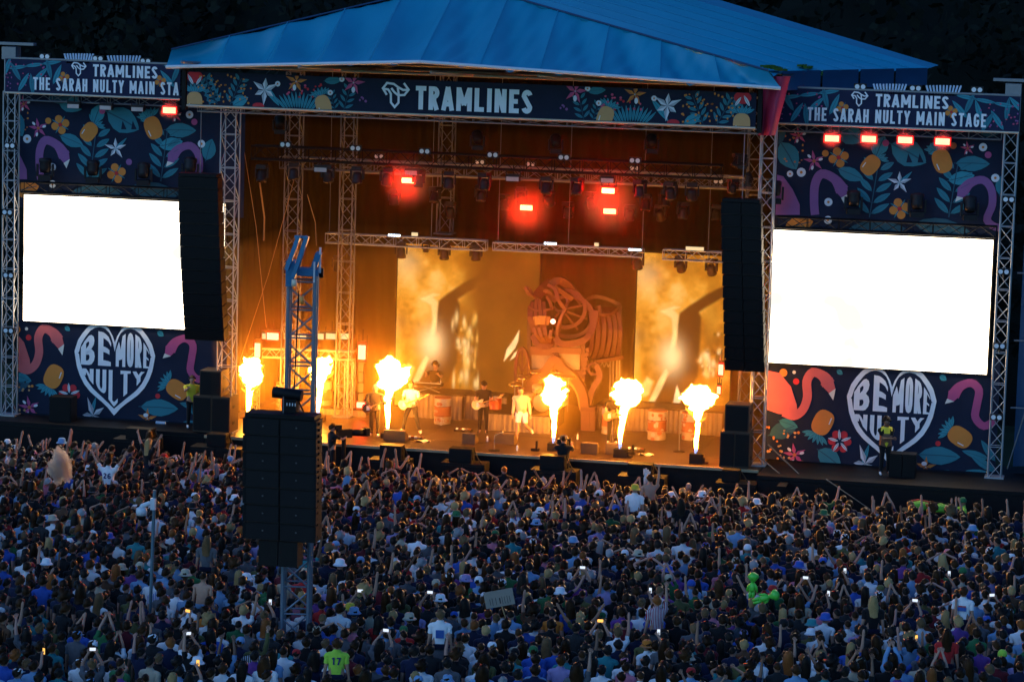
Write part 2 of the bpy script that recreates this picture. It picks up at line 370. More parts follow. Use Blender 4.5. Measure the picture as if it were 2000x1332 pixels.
cbox('head_rail', (onY(576, 463, -27.7)+onY(600, 463, -27.7))/2, (.32, .08, .06), BH, dm)
cbox('head_block', hd+Rz @ Vector((-.28, -.2, .1)), (.22, .5, .62), BH, dm, Rz)
cbox('head_plate', hd+Rz @ Vector((.02, 0, .12)), (.75, .6, .16), BH, dm, Rz)
cbox('head_plate', hd+Rz @ Vector((.3, .05, .34)), (.14, .62, .5), BH, dm, Rz @ Matrix.Rotation(.3, 3, 'Y'))
cbox('head_bracket', hd+Rz @ Vector((.42, -.12, .42)), (.05, .08, .62), WHITE, dm, Rz)
cbox('head_bracket', hd+Rz @ Vector((.30, -.36, .15)), (.04, .05, .5), WHITE, dm, Rz)
bar('pulley', hd+Rz @ Vector((-.22, -.62, -.1)), hd+Rz @ Vector((-.1, -.62, -.1)), .09, mat('cream nylon', (.7, .6, .42), .5), dm, 12)
bar('pulley', hd+Rz @ Vector((-.02, -.58, -.52)), hd+Rz @ Vector((.08, -.58, -.5)), .1, mat('orange pulley', (.6, .33, .08), .5), dm, 12)
bar('pulley', hd+Rz @ Vector((.4, .0, .1)), hd+Rz @ Vector((.5, .0, .1)), .12, BLACK, dm, 12)
# black hoist column and its fly bar above the delay speakers
hz = thing('chain_hoist', 'black hoist column and cross drum above the delay speakers', 'hoist', (.98, -27.75, 5.6))
c0 = onY(566, 790, -27.7)
cbox('hoist_body', (c0.x+.02, -27.7, 6.55), (.36, .3, 1.45), BLACK, hz); cbox('hoist_foot', (c0.x+.0, -27.7, 5.86), (.62, .4, .22), BLACK, hz)
bar('cross_drum', (c0.x-.42, -27.7, 7.42), (c0.x+.3, -27.7, 7.36), .14, BLACK, hz, 14)
for k in range(4): bar('pin', (c0.x-.02+k*.07, -27.88, 7.2), (c0.x-.02+k*.07, -27.88, 7.13), .014, PALE, hz)
bar('hoist_chain', (c0.x+.1, -27.7, 7.4), (c0.x+.1, -27.45, 9.9), .018, BLACK, hz); bar('hoist_cable', (c0.x+.2, -27.6, 7.2), (c0.x+.75, -27.3, 5.9), .02, BLACK, hz)
# ================================================================ print motifs and lettering (flat artwork on cloth, in its own layers)
INK = {}
def ink(n):
    c = dict(navy=(.014, .022, .048), teal=(.02, .19, .24), teal2=(.03, .27, .33), dteal=(.012, .08, .12), orange=(.68, .22, .03), rust=(.5, .14, .04), white=(.72, .72, .74), grey=(.42, .43, .46), pink=(.6, .08, .16),
             mag=(.45, .07, .2), red=(.6, .02, .03), coral=(.62, .12, .12), purple=(.26, .09, .25), cream=(.75, .7, .6), text=(.88, .87, .87), tan=(.62, .32, .12))[n]
    return mat('print '+n, c, .75, 0, .12, 3)
class Print:
    """collects flat polygons (x, z) by colour and lays them on a cloth plane y, each layer 3 mm prouder"""
    def __init__(s): s.p = []
    def poly(s, pts, col, layer=1): s.p.append((pts, col, layer))
    def ell(s, cx, cy, rx, ry, ang, col, layer=1, n=18):
        ca, sa = math.cos(ang), math.sin(ang)
        s.poly([(cx+rx*math.cos(t)*ca-ry*math.sin(t)*sa, cy+rx*math.cos(t)*sa+ry*math.sin(t)*ca) for t in [2*math.pi*k/n for k in range(n)]], col, layer)
    def ribbon(s, pts, w, col, layer=1, taper=None):
        pts = [p for i, p in enumerate(pts) if i == 0 or abs(p[0]-pts[i-1][0])+abs(p[1]-pts[i-1][1]) > 1e-4]
        if taper is not None and len(taper) != len(pts): taper = list(np.interp(np.linspace(0, 1, len(pts)), np.linspace(0, 1, len(taper)), taper))
        n = len(pts); L, R = [], []
        if n < 2: return
        for i in range(n):
            a, b = pts[max(i-1, 0)], pts[min(i+1, n-1)]
            if 0 < i < n-1:
                d1 = Vector((pts[i][0]-a[0], pts[i][1]-a[1])).normalized(); d2 = Vector((b[0]-pts[i][0], b[1]-pts[i][1])).normalized()
                t = (d1+d2).normalized(); k = 1/max(.5, t.dot(d1))
            else: t = Vector((b[0]-a[0], b[1]-a[1])).normalized(); k = 1
            ww = (w if taper is None else w*taper[i])/2*k
            L.append((pts[i][0]-t.y*ww, pts[i][1]+t.x*ww)); R.append((pts[i][0]+t.y*ww, pts[i][1]-t.x*ww))
        for i in range(n-1): s.poly([L[i], R[i], R[i+1], L[i+1]], col, layer)
    def leaf(s, cx, cy, l, w, ang, col='teal', layer=1, rib='dteal'):
        ca, sa = math.cos(ang), math.sin(ang); T = lambda x, y: (cx+x*ca-y*sa, cy+x*sa+y*ca)
        xs = [-1, -.7, -.3, .1, .5, .8, 1]; h = [0, .62, .95, 1, .72, .36, 0]
        s.poly([T(x*l/2, a*w/2) for x, a in zip(xs, h)]+[T(x*l/2, -a*w/2) for x, a in list(zip(xs, h))[-2:0:-1]], col, layer)
        s.ribbon([T(-l*.56, 0), T(0, w*.03), T(l*.4, 0)], max(.012, w*.05), rib, layer+1)
    def frond(s, cx, cy, l, ang, n=5, col='teal', layer=1, ll=.3):
        ca, sa = math.cos(ang), math.sin(ang)
        for i in range(n):
            t = (i+.3)/n
            for sd in (-1, 1): s.leaf(cx+ca*l*t+math.cos(ang+sd*.9)*l*ll*.6, cy+sa*l*t+math.sin(ang+sd*.9)*l*ll*.6, l*ll*(1.1-.35*t), l*ll*.32, ang+sd*.9, col, layer)
        s.ribbon([(cx, cy), (cx+ca*l, cy+sa*l)], l*.02, 'dteal', layer+2)
    def star(s, cx, cy, r, ang=.3, n=6, col='white', col2='grey', layer=2, ln=None):
        for k in range(n):
            a = ang+2*math.pi*k/n; q = r*(1 if ln is None else ln[k % len(ln)])
            tip = (cx+math.cos(a)*q, cy+math.sin(a)*q); l_ = (cx+math.cos(a+.42)*r*.42, cy+math.sin(a+.42)*r*.42); r_ = (cx+math.cos(a-.42)*r*.42, cy+math.sin(a-.42)*r*.42)
            s.poly([(cx, cy), r_, tip], col2, layer+1); s.poly([(cx, cy), tip, l_], col, layer+1)
        s.ell(cx, cy, r*.07, r*.07, 0, 'grey', layer+3, 8)
    def flower(s, cx, cy, r, col='mag', layer=2):
        s.star(cx, cy, r, .5, 5, col, col, layer)
        for k in range(3):
            a = .3+k*2.1; s.ell(cx+math.cos(a)*r*.62, cy+math.sin(a)*r*.62, r*.2, r*.12, a, 'white', layer+3, 10)
        s.ell(cx, cy, r*.16, r*.16, 0, 'rust', layer+4, 8)
    def round4(s, cx, cy, r, col='orange', layer=2):
        for k in range(4):
            a = .3+k*math.pi/2; s.ell(cx+math.cos(a)*r*.6, cy+math.sin(a)*r*.6, r*.42, r*.42, 0, col, layer, 12); s.leaf(cx+math.cos(a+.78)*r*.6, cy+math.sin(a+.78)*r*.6, r*.9, r*.14, a+.78, 'teal2', layer+1)
        s.ell(cx, cy, r*.2, r*.2, 0, 'red', layer+3, 8)
    def pine(s, cx, cy, r, ang, col='orange', layer=2):
        ca, sa = math.cos(ang), math.sin(ang); T = lambda x, y: (cx+x*ca-y*sa, cy+x*sa+y*ca)
        for k in range(7):
            a = (k-3)*.33; x, y = T(r*(1.15+.35*math.cos(a)), r*.85*math.sin(a)*1.1); s.leaf(x, y, r*1.0, r*.3, ang+a*1.1, 'teal2', layer)
        s.poly([T(r*1.12*math.copysign(abs(math.cos(t))**.75, math.cos(t)), r*.86*math.copysign(abs(math.sin(t))**.75, math.sin(t))) for t in [2*math.pi*k/24 for k in range(24)]], col, layer+3)
        s.ribbon([T(-r*.1, r*.55), T(-r*.7, r*.5)], r*.09, 'white', layer+4)
    def flam(s, pts, w, col, beak, layer=2, body=None):
        P_ = []
        for i in range(len(pts)-1):
            for t in (0, .25, .5, .75):
                a, b, c, d = [Vector(pts[max(0, min(len(pts)-1, i+k))]) for k in (-1, 0, 1, 2)]
                P_.append(tuple(.5*(2*b+(c-a)*t+(2*a-5*b+4*c-d)*t*t+(3*b-a-3*c+d)*t**3)))
        P_.append(pts[-1]); n = len(P_)
        s.ribbon(P_, w, col, layer, [1.0+.5*max(0, 1-i/(n*.2)) - .1*i/n for i in range(n)])
        hx, hy = P_[0]; d = Vector((beak[0]-hx, beak[1]-hy)); q = Vector((-d.y, d.x)).normalized()*w*.75; d0 = Vector((hx, hy))
        s.poly([tuple(d0-d*.25+q), tuple(d0-d*.25-q*1.0), tuple(d0+d*.55-q*.6), tuple(d0+d*.5+q*.5)], col, layer+1)
        s.poly([tuple(d0+d*.5+q*.55), tuple(d0+d*.55-q*.65), tuple(d0+d*1.1-q*.6), tuple(d0+d*.8)], 'cream', layer+2)
        if body: s.poly(body, col, layer+1)
    def dots(s, x0, x1, z0, z1, n, r, cols, seed, layer=1):
        R = random.Random(seed)
        for _ in range(n): s.ell(R.uniform(x0, x1), R.uniform(z0, z1), r*R.uniform(.7, 1.2), r*R.uniform(.7, 1.2), 0, R.choice(cols), layer, 8)
    def clip(s, x0, x1, z0, z1):
        out = []
        for pts, c, l in s.p:
            for ax, lim, sg in ((0, x0, 1), (0, x1, -1), (1, z0, 1), (1, z1, -1)):
                q = []
                for i in range(len(pts)):
                    a, b = pts[i-1], pts[i]; da, db = (a[ax]-lim)*sg, (b[ax]-lim)*sg
                    if da*db < 0: t = da/(da-db); q.append((a[0]+(b[0]-a[0])*t, a[1]+(b[1]-a[1])*t))
                    if db >= 0: q.append(b)
                pts = q
                if len(pts) < 3: break
            if len(pts) >= 3: out.append((pts, c, l))
        s.p = out; return s
    def obj(s, name, y, parent, dx=0, step=.0028):
        cols = sorted({c for _, c, _ in s.p}); mb = MB()
        for i, (pts, c, l) in enumerate(s.p):
            ar = sum(pts[k-1][0]*pts[k][1]-pts[k][0]*pts[k-1][1] for k in range(len(pts)))
            if abs(ar) < 1e-5: continue
            if ar < 0: pts = pts[::-1]
            mb.add([(x+dx, y-l*step-(i % 7)*.0003, z) for x, z in pts], [tuple(range(len(pts)))], cols.index(c))
        o = mb.obj(name, [ink(c) for c in cols], parent); o['kind'] = 'stuff'; return o
# letters as thick strokes in a w x 1 cell
def arc(cx, cy, rx, ry, a0, a1, n=8): return [(cx+rx*math.cos(rad(a0+(a1-a0)*i/n)), cy+ry*math.sin(rad(a0+(a1-a0)*i/n))) for i in range(n+1)]
def glyph(ch, w, t):
    h = t/2; x0, x1, y0, y1 = h, w-h, h, 1-h; m = w/2
    return {'T': [[(0, y1), (w, y1)], [(m, 0), (m, 1-t*.8)]], 'L': [[(x0, 1), (x0, 0)], [(x0, y0), (w, y0)]], 'I': [[(m, 0), (m, 1)]],
     'H': [[(x0, 0), (x0, 1)], [(x1, 0), (x1, 1)], [(x0, .5), (x1, .5)]], 'E': [[(x0, 0), (x0, 1)], [(x0, y1), (w, y1)], [(x0, .5), (w*.88, .5)], [(x0, y0), (w, y0)]],
     'N': [[(x0, 0), (x0, 1)], [(x1, 0), (x1, 1)], [(x0*1.1, .97), (w-x0*1.1, .03)]], 'M': [[(x0, 0), (x0, 1)], [(x1, 0), (x1, 1)], [(x0*1.1, .96), (m, .25)], [(m, .25), (w-x0*1.1, .96)]],
     'A': [[(x0*.75, 0), (m, 1)], [(w-x0*.75, 0), (m, 1)], [(w*.24, .27), (w*.76, .27)]], 'Y': [[(x0*.7, 1), (m, .46)], [(w-x0*.7, 1), (m, .46)], [(m, 0), (m, .52)]],
     'U': [[(x0, 1), (x0, .3)]+arc(m, .3, m-h, .3-h, 180, 360)+[(x1, .3), (x1, 1)]], 'R': [[(x0, 0), (x0, 1)], [(x0, y1), (m, y1)]+arc(m, .73, m-h, .27-h, 90, -90)+[(m, .46), (x0, .46)], [(m*.9, .46), (x1, 0)]],
     'S': [arc(m, .73, m-h, .27-h, 15, 180, 8)+[(m, .5)]+arc(m, .27, m-h, .27-h, 0, -165, 8)], 'G': [arc(m, .68, m-h, .32-h, 20, 180, 7)+arc(m, .32, m-h, .32-h, 180, 360, 7)+[(x1, .46), (m, .46)]],
     'O': [arc(m, .68, m-h, .32-h, 0, 180, 8)+arc(m, .32, m-h, .32-h, 180, 360, 8)+[(x1, .68)]], 'B': [[(x0, 0), (x0, 1)], [(x0, y1), (m, y1)]+arc(m, .74, m-h*1.2, .26-h, 90, -90, 6)+[(x0, .49)], [(x0, .49), (m, .49)]+arc(m, .265, m-h, .245-h*.6, 90, -90, 6)+[(x0, y0)]],
     '1': [[(m, 0), (m, 1)], [(m, .95), (x0*.5, .78)]], '7': [[(0, y1), (x1, y1)], [(x1, 1), (w*.3, 0)]], '2': [arc(m, .72, m-h, .28-h, 160, -30, 7)+[(x0, y0)], [(x0, y0), (w, y0)]],
     '6': [arc(m, .3, m-h, .3-h, 0, 360, 12), [(x0, .3), (x0*1.3, .7), (m, y1), (x1, .92)]], '5': [[(x1, y1), (x0, y1), (x0, .55), (m, .6)]+arc(m, .31, m-h, .31-h, 80, -150, 7)]}[ch]
GW = dict(I=.5, M=1.45, N=1.1, T=.98, L=.9, E=.92, Y=1.08, A=1.12)
def word(pr, text, x0, x1, z0, z1, col='text', t=.21, layer=6, slant=0., gap=.12):
    ws = [.55 if c == ' ' else GW.get(c, 1.) for c in text]; tot = sum(ws)+gap*2*(len(text)-1); k = (x1-x0)/tot; H = z1-z0; x = x0
    for c, w_ in zip(text, ws):
        if c != ' ':
            cw = w_*k/H
            for j, st in enumerate(glyph(c, cw, t)):
                pr.ribbon([(x+px*H+py*slant*H, z0+py*H) for px, py in st], t*H, col, layer+j*.7)
        x += (w_+2*gap)*k
def logo(pr, x0, x1, z0, z1, col='text', w=.09, layer=6):
    T = lambda l: [(x0+(x1-x0)*a, z0+(z1-z0)*b) for a, b in l]; tk = w*(z1-z0)
    pr.ribbon(T([(.2, .5), (.05, .76), (.2, .98), (.45, .95), (.62, .82), (.8, .72), (1.0, .74)]), tk, col, layer)
    pr.ribbon(T([(.82, 1.0), (1.0, .74), (.85, .52), (.62, .5), (.48, .62), (.36, .78)]), tk, col, layer+.7)
    pr.ribbon(T([(.1, .74), (.25, .72), (.35, .55), (.36, .2), (.5, .02), (.64, .2), (.64, .55), (.6, .8)]), tk, col, layer+1.4)
def hx(px, py, y):
    p = onY(px, py, y); return p.x, p.z

# ================================================================ central header banner
YB = -2.5
hbn = thing('stage_banner', 'long dark floral banner with white lettering TRAMLINES under the roof', 'banner', (0, YB, 13))
X0, X1, Z0, Z1 = -9.8, 9.02, 12.93, 14.02
bb = MB(); bb.grid(lambda a, c: (X0+(X1-X0)*a, YB+.012*math.sin(a*50), Z0+(Z1-Z0)*c), 60, 2); bb.obj('cloth', mat('navy banner cloth', (.016, .02, .04), .75, 0, .3, 2), hbn, True)
pr = Print(); yb = YB-.03
a = onY(812, 195, yb); b_ = onY(1040, 200, yb); word(pr, 'TRAMLINES', a.x, b_.x, 13.07, 13.83, t=.2)
a = onY(745, 190, yb); b_ = onY(798, 190, yb); logo(pr, a.x, b_.x, 13.1, 13.9)
for mir in (1, -1):
    cxm = (onY(905, 190, yb).x); F_ = lambda px: (onY(px, 190, yb).x if mir == 1 else 2*cxm-onY(px, 190, yb).x)
    pr.frond(F_(425), 12.98, .95, 1.57+.5*mir, 5, 'teal', 1, .34); pr.frond(F_(450), 12.98, .95, 1.57-.4*mir, 5, 'teal', 1, .34); pr.frond(F_(400), 13.9, .9, -1.2, 5, 'teal', 1, .3)
    pr.dots(min(F_(385), F_(490)), max(F_(385), F_(490)), 12.98, 13.95, 46, .035, ['orange'], 4, 3)
    pr.star(F_(517), 13.5, .5, .45, 6, ln=(1, .8, .95, .75, 1, .7)); pr.leaf(F_(530), 13.35, .9, .18, -.9, 'teal2', 1)
    pr.star(F_(578), 13.82, .38, .2, 5, 'rust', 'orange', 2); pr.star(F_(690), 13.85, .4, .1, 5, 'pink', 'mag', 2)
    for q in (575, 690): pr.ell(F_(q), 13.62, .06, .1, 0, 'white', 6, 10)
    pr.dots(min(F_(560), F_(640)), max(F_(560), F_(640)), 13.2, 13.8, 22, .04, ['red', 'pink'], 6, 2)
    for q, z in ((542, 13.72), (645, 13.5), (667, 13.95)): pr.ell(F_(q), z, .09, .09, 0, 'white', 3, 12); pr.ell(F_(q), z, .03, .03, 0, 'orange', 5, 8)
    for k in range(12): pr.leaf(F_(548+k*6.2), 13.1+.12*math.sin(k*.3), .55, .085, 1.57+(.75-k*.13)*mir, 'teal2', 1)
    pr.pine(F_(632), 13.08, .3, 1.57+.35*mir, 'tan', 2); pr.frond(F_(672), 12.95, .8, 1.57-.25*mir, 4, 'teal', 1, .36); pr.frond(F_(655), 12.95, .6, 1.57+.3*mir, 4, 'teal', 1, .36)
    pr.leaf(F_(650), 13.9, .6, .25, .1, 'teal', 1); pr.ell(F_(380), 13.85, .28, .2, 0, 'red', 2); pr.leaf(F_(372), 13.75, .4, .1, 2.1, 'white', 5); pr.leaf(F_(388), 13.72, .35, .09, 1., 'white', 5)
    pr.pine(F_(380), 13.0, .32, 1.57, 'tan', 2); pr.leaf(F_(470), 13.1, .6, .32, .5, 'teal2', 2); pr.ell(F_(505), 12.98, .2, .1, 0, 'red', 3)
    pr.dots(min(F_(700), F_(720)), max(F_(700), F_(720)), 13.2, 13.6, 4, .04, ['purple'], 9, 2)
pr.clip(X0+.02, X1-.02, Z0+.02, Z1-.02); pr.obj('lettering_print', YB-.03, hbn)
bar('lower_edge', (X0, YB-.02, Z0-.03), (X1, YB-.02, Z0-.03), .035, mat('pale hem', (.6, .5, .38), .5), hbn)
for x in (X0-.1, X1+.12): cbox('end_post', (x, YB+.1, 13.5), (.14, .3, 1.5), BLACK, hbn)
# ================================================================ wing banners
def wing_banner(sd, x0, x1, lab, tx0, tx1, clipx):
    z0, z1 = 13.0, 14.12; Y = -.35
    t = thing('wing_banner', lab, 'banner', ((x0+x1)/2, Y, z0), 'wing banners')
    bb = MB(); bb.grid(lambda a, c: (x0+(x1-x0)*a, Y, z0+(z1-z0)*c), 8, 2); bb.obj('cloth', mat('indigo banner cloth', (.02, .025, .06), .75, 0, .3, 2), t)
    pr = Print(); c = (tx0+tx1)/2; w2 = (tx1-tx0)/2
    word(pr, 'THE SARAH NULTY MAIN STAGE', tx0, tx1, z0+.1, z0+.53, t=.165, gap=.16); word(pr, 'TRAMLINES', c-w2*.24, c+w2*.575, z0+.63, z0+1.04, t=.195); logo(pr, c-w2*.52, c-w2*.33, z0+.62, z0+1.08)
    for s2 in (-1, 1):
        ex = c+s2*(w2+.75)
        for k in range(8): pr.leaf(ex-s2*(k*.3-.5), z0+.55+.3*math.sin(k*1.3), .75, .17, (1.9 if s2 < 0 else 1.25)+.25*math.sin(k)+(k % 2)*s2*.9, 'teal2' if k % 2 else 'teal', 1)
        for k in range(3): pr.leaf(ex-s2*(1.4-k*.6), z1-.08-.1*k, .7, .13, -.15*s2, 'teal2', 1)
        pr.dots(min(ex-s2*1.2, ex+s2*.6), max(ex-s2*1.2, ex+s2*.6), z0+.1, z1-.1, 34, .03, ['mag', 'purple', 'pink'], 5+s2, 3)
        pr.round4(c+s2*w2*.61, z0+.55, .2, 'orange', 2)
    pr.clip(*clipx, z0+.01, z1-.01); pr.obj('lettering_print', Y-.012, t)
    bar('lower_edge', (x0, Y-.02, z0-.03), (x1, Y-.02, z0-.03), .035, mat('pale hem', (.6, .5, .38), .5), t)
    cbox('upper_frame', ((x0+x1)/2, Y+.15, z1+.03), (x1-x0, .3, .05), GREYTUBE, t)
aL = onY(65, 180, -.36).x; bR0 = onY(1577, 230, -.36).x; bR1 = onY(1926, 240, -.36).x
wing_banner(-1, onY(10, 150, -.35).x, onY(352, 160, -.35).x, 'left wing banner reading TRAMLINES above the left screen with its lettering partly cut off', aL, aL+(bR1-bR0)*.985, (onY(10, 150, -.35).x+.02, onY(350, 160, -.35).x))
wing_banner(1, onY(1512, 200, -.35).x, onY(1993, 200, -.35).x, 'right wing banner reading TRAMLINES THE SARAH NULTY MAIN STAGE above the right screen', bR0, bR1, (onY(1514, 200, -.35).x, onY(1991, 200, -.35).x))
# folded red cloth at the right roof corner
rc = onY(1510, 150, -2.4); b = MB()
def foldcloth(a, c):
    px = 1482+a*(52-18*(1-c)) + (1-c)*(-2) + c*10; p = onY(px, 265-c*115, -2.35+.18*math.sin(a*7)+.1*math.sin(c*6+a*3)); return p
b.grid(foldcloth, 14, 12); tag(b.obj('corner_cloth', mat('crimson cloth', (.42, .02, .07), .6, 0, .2, 2), None, True), 'crimson cloth wrapped round the right corner of the stage banner', 'cloth')

# ================================================================ screen wings: printed scrims and video screens
YS = .5
DXW = (onY(213, 720, YS).x+onY(85, 245, YS).x-onY(1739, 805, YS).x-onY(1590, 310, YS).x)/2
def wx(px, py): return hx(px, py, YS-.02)
def sc(px): return px/60.6
def build_print():
    pr = Print()
    L = lambda px, py, l, w, a, c='teal', ly=1: pr.leaf(*wx(px, py), sc(l), sc(w), a, c, ly)
    L(1660, 262, 60, 42, -.5, 'teal'); L(1540, 305, 62, 42, -1.0); L(1662, 341, 55, 26, -.35); L(1900, 320, 66, 30, .02); L(1878, 348, 52, 26, .25, 'teal2'); L(1775, 300, 78, 52, -.45, 'teal'); L(1640, 250, 50, 30, .2, 'dteal')
    for dx in (0, 22, 38): pr.poly([wx(1770+dx, 318), wx(1774+dx, 300), wx(1782+dx, 318)], 'navy', 4)
    L(1960, 360, 46, 30, 1.3); L(1500+20, 270, 40, 22, .8, 'dteal'); L(1720, 285, 40, 30, 1.2, 'teal2'); L(1828, 290, 36, 26, .7, 'teal2'); L(1935, 255, 50, 26, .1, 'dteal')
    for cx_, s2 in ((1690, 1), (1845, 1)):
        pr.frond(*wx(cx_+8, 425), 1.75, 1.45, 5, 'teal', 1, .36)
    pr.flower(*wx(1590, 315), .36, 'mag'); pr.flower(*wx(1890, 290), .24, 'pink'); pr.flower(*wx(1560, 265), .3, 'pink'); pr.round4(*wx(1638, 308), .33, 'orange'); pr.round4(*wx(1757, 408), .34, 'orange')
    pr.pine(*wx(1700, 323), .31, .9, 'orange'); pr.pine(*wx(1840, 315), .35, 1.95, 'orange'); pr.star(*wx(1757, 357), .40, .35, 5, ln=(1, .9, 1.05, .8, 1)); pr.leaf(*wx(1764, 352), .8, .12, .8, 'teal2', 1)
    for px, py, r in ((1565, 337, 10), (1543, 340, 7), (1920, 288, 9), (1944, 348, 9), (1618, 395, 9), (1617, 430, 9)): pr.ell(*wx(px, py), sc(r)*.9, sc(r)*.9, 0, 'white', 2, 14); pr.ell(*wx(px, py), sc(r)*.3, sc(r)*.3, 0, 'orange', 4, 8)
    for px, py, c in ((1930, 303, 'mag'), (1785, 385, 'purple'), (1730, 280, 'mag'), (1612, 300, 'orange'), (1862, 285, 'rust')): pr.ell(*wx(px, py), .11, .11, 0, c, 2, 12)
    pr.dots(*sorted((wx(1535, 0)[0], wx(1580, 0)[0])), wx(0+1550, 320)[1], wx(1550, 265)[1], 18, .035, ['orange', 'rust'], 3)
    pr.flam([wx(*q) for q in ((1645, 372), (1630, 350), (1605, 340), (1592, 360), (1590, 395), (1592, 420))], .30, 'purple', wx(1655, 392)); pr.poly([wx(*q) for q in ((1512, 340), (1530, 345), (1548, 370), (1562, 400), (1562, 420), (1512, 420))], 'purple', 2)
    pr.flam([wx(*q) for q in ((1880, 375), (1895, 358), (1920, 352), (1936, 370), (1938, 400), (1928, 430), (1950, 445), (1965, 430))], .26, 'purple', wx(1873, 395))
    L(1710, 450, 120, 40, .1, 'dteal'); L(1840, 445, 110, 36, -.1, 'dteal'); L(1560, 440, 60, 34, .3, 'orange')
    # lower scrim
    pr.flam([wx(*q) for q in ((1618, 750), (1608, 735), (1588, 727), (1576, 745), (1577, 775), (1568, 800), (1550, 812), (1530, 805))], .31, 'coral', wx(1633, 775), 2, [wx(*q) for q in ((1500, 724), (1522, 728), (1545, 755), (1556, 790), (1558, 812), (1520, 808), (1498, 800))])
    pr.flam([wx(*q) for q in ((1862, 772), (1875, 755), (1897, 748), (1912, 762), (1908, 790), (1905, 815), (1922, 832), (1945, 820))], .27, 'mag', wx(1853, 790), 2)
    pr.pine(*wx(1607, 825), .38, -2.0+math.pi*0, 'orange'); pr.pine(*wx(1875, 853), .36, 2.6, 'orange'); pr.star(*wx(1690, 905), .55, 1.9, 5, ln=(1.2, .7, .8, 1.1, .9)); pr.leaf(*wx(1690, 890), .8, .14, 1.3, 'teal2', 1)
    for k in range(6): pr.ell(wx(1640, 862)[0]+.26*math.cos(k*1.047), wx(1640, 862)[1]+.26*math.sin(k*1.047), .13, .13, 0, 'red', 2, 12)
    for k in range(5): pr.leaf(wx(1640, 862)[0]+.22*math.cos(k*1.257+.4), wx(1640, 862)[1]+.22*math.sin(k*1.257+.4), .36, .09, k*1.257+.4, 'white', 5)
    L(1835, 890, 82, 36, 0, 'teal'); L(1620, 895, 56, 38, -.6, 'teal'); L(1530, 840, 60, 34, .4, 'dteal'); L(1540, 828, 40, 20, -.3, 'teal'); L(1920, 905, 60, 16, 2.6); L(1905, 888, 55, 15, 2.9); L(1930, 880, 50, 14, 2.2); L(1915, 925, 60, 16, 3.0); L(1850, 925, 40, 16, 0, 'teal')
    pr.flower(*wx(1552, 888), .4, 'mag'); pr.star(*wx(1808, 912), .36, .3, 5, 'rust', 'orange', 2); pr.ell(*wx(1805, 905), .09, .07, 0, 'white', 7, 10)
    pr.dots(*sorted((wx(1515, 0)[0], wx(1605, 0)[0])), wx(1550, 905)[1], wx(1550, 835)[1], 34, .045, ['orange', 'tan'], 8)
    for px, py, c, r in ((1530, 728, 'orange', 9), (1555, 745, 'red', 7), (1832, 866, 'red', 6), (1551, 727, 'cream', 4)): pr.ell(*wx(px, py), sc(r)*.9, sc(r)*.9, 0, c, 2, 12)
    L(1640, 727, 14, 10, -.6, 'teal2'); L(1842, 738, 16, 12, -.6, 'teal2')
    # heart with lettering
    cx_, cz_ = wx(1740, 809); Wd, H1 = 1.46, 1.46
    top = lambda x: float(np.interp(abs(x), [0, .05, .15, .28, .42, .55, .68, .82, .92, 1], [.62, .76, .93, 1.03, 1.06, 1.03, .95, .78, .62, .36]))
    bot = lambda x: float(np.interp(abs(x), [0, .06, .15, .3, .45, .6, .75, .86, .94, 1], [-1.12, -1.06, -.95, -.82, -.71, -.59, -.42, -.22, .0, .34]))
    T = lambda x, y: (cx_+x*Wd, cz_+y*H1)
    N_ = 60; xs_ = [-math.cos(math.pi*i/N_) for i in range(N_+1)]
    up = [T(x, top(x)) for x in xs_]; dn = [T(x, bot(x)) for x in xs_]; ring = up+dn[::-1][1:-1]
    pr.poly(ring, 'text', 3)
    inn = lambda x: x*.91
    tp2 = lambda x: top(x)-.09-.13*math.exp(-(x/.06)**2); bt2 = lambda x: bot(x)+.10+.06*math.exp(-(x/.12)**2)
    up2 = [T(inn(x), max(tp2(x), .33)) for x in xs_]; dn2 = [T(inn(x), min(bt2(x), .31)) for x in xs_]
    pr.poly(up2+dn2[::-1][1:-1], 'navy', 5)
    def warp(text, xa, xb, lo, hi, t):
        ws = [GW.get(c, 1.) for c in text]; tot = sum(ws)+.24*(len(ws)-1); k = (xb-xa)/tot; x = xa
        for c, w_ in zip(text, ws):
            cw = w_*k/.75
            for j, st in enumerate(glyph(c, cw, t)):
                dense = []
                for i in range(len(st)-1):
                    for q in (0, .25, .5, .75): dense.append((st[i][0]+(st[i+1][0]-st[i][0])*q, st[i][1]+(st[i+1][1]-st[i][1])*q))
                dense.append(st[-1]); tmp = Print(); tmp.ribbon(dense, t, 'text', 7+j*.7)
                for pts, c2, l2 in tmp.p:
                    out = []
                    for px, py in pts:
                        xx = x+px*.75; out.append(T(xx, lo(xx)+(hi(xx)-lo(xx))*min(1, max(0, py))))
                    pr.poly(out, c2, l2)
            x += (w_+.24)*k
    hi_ = lambda x: max(.2, top(x/.93)-.19-.10*math.exp(-(x/.10)**2))
    warp('BE', -.84, -.09, lambda x: .05, hi_, .17); warp('MORE', .03, .86, lambda x: .05, hi_, .10)
    warp('NULTY', -.80, .74, lambda x: min(-.2, bot(x/.93)+.21), lambda x: -.04, .125)
    return pr
def scrim(sd, x0, x1, z0, z1, lab, name):
    t = thing(name, lab, 'backdrop', ((x0+x1)/2, YS, z0), 'printed scrims beside the screens')
    bb = MB(); bb.grid(lambda a, c: (x0+(x1-x0)*a, YS+.0, z0+(z1-z0)*c), 8, 4); bb.obj('cloth', mat('navy scrim', (.014, .02, .042), .8, 0, .35, 1.5), t)
    pr = build_print()
    if sd < 0:
        pr.p = [([(x+DXW, z) for x, z in pts], c, l) for pts, c, l in pr.p]
    pr.clip(x0+.01, x1-.01, z0+.01, z1-.01); pr.obj('floral_print', YS-.012, t)
ZR0 = onY(1700, 913, YS).z
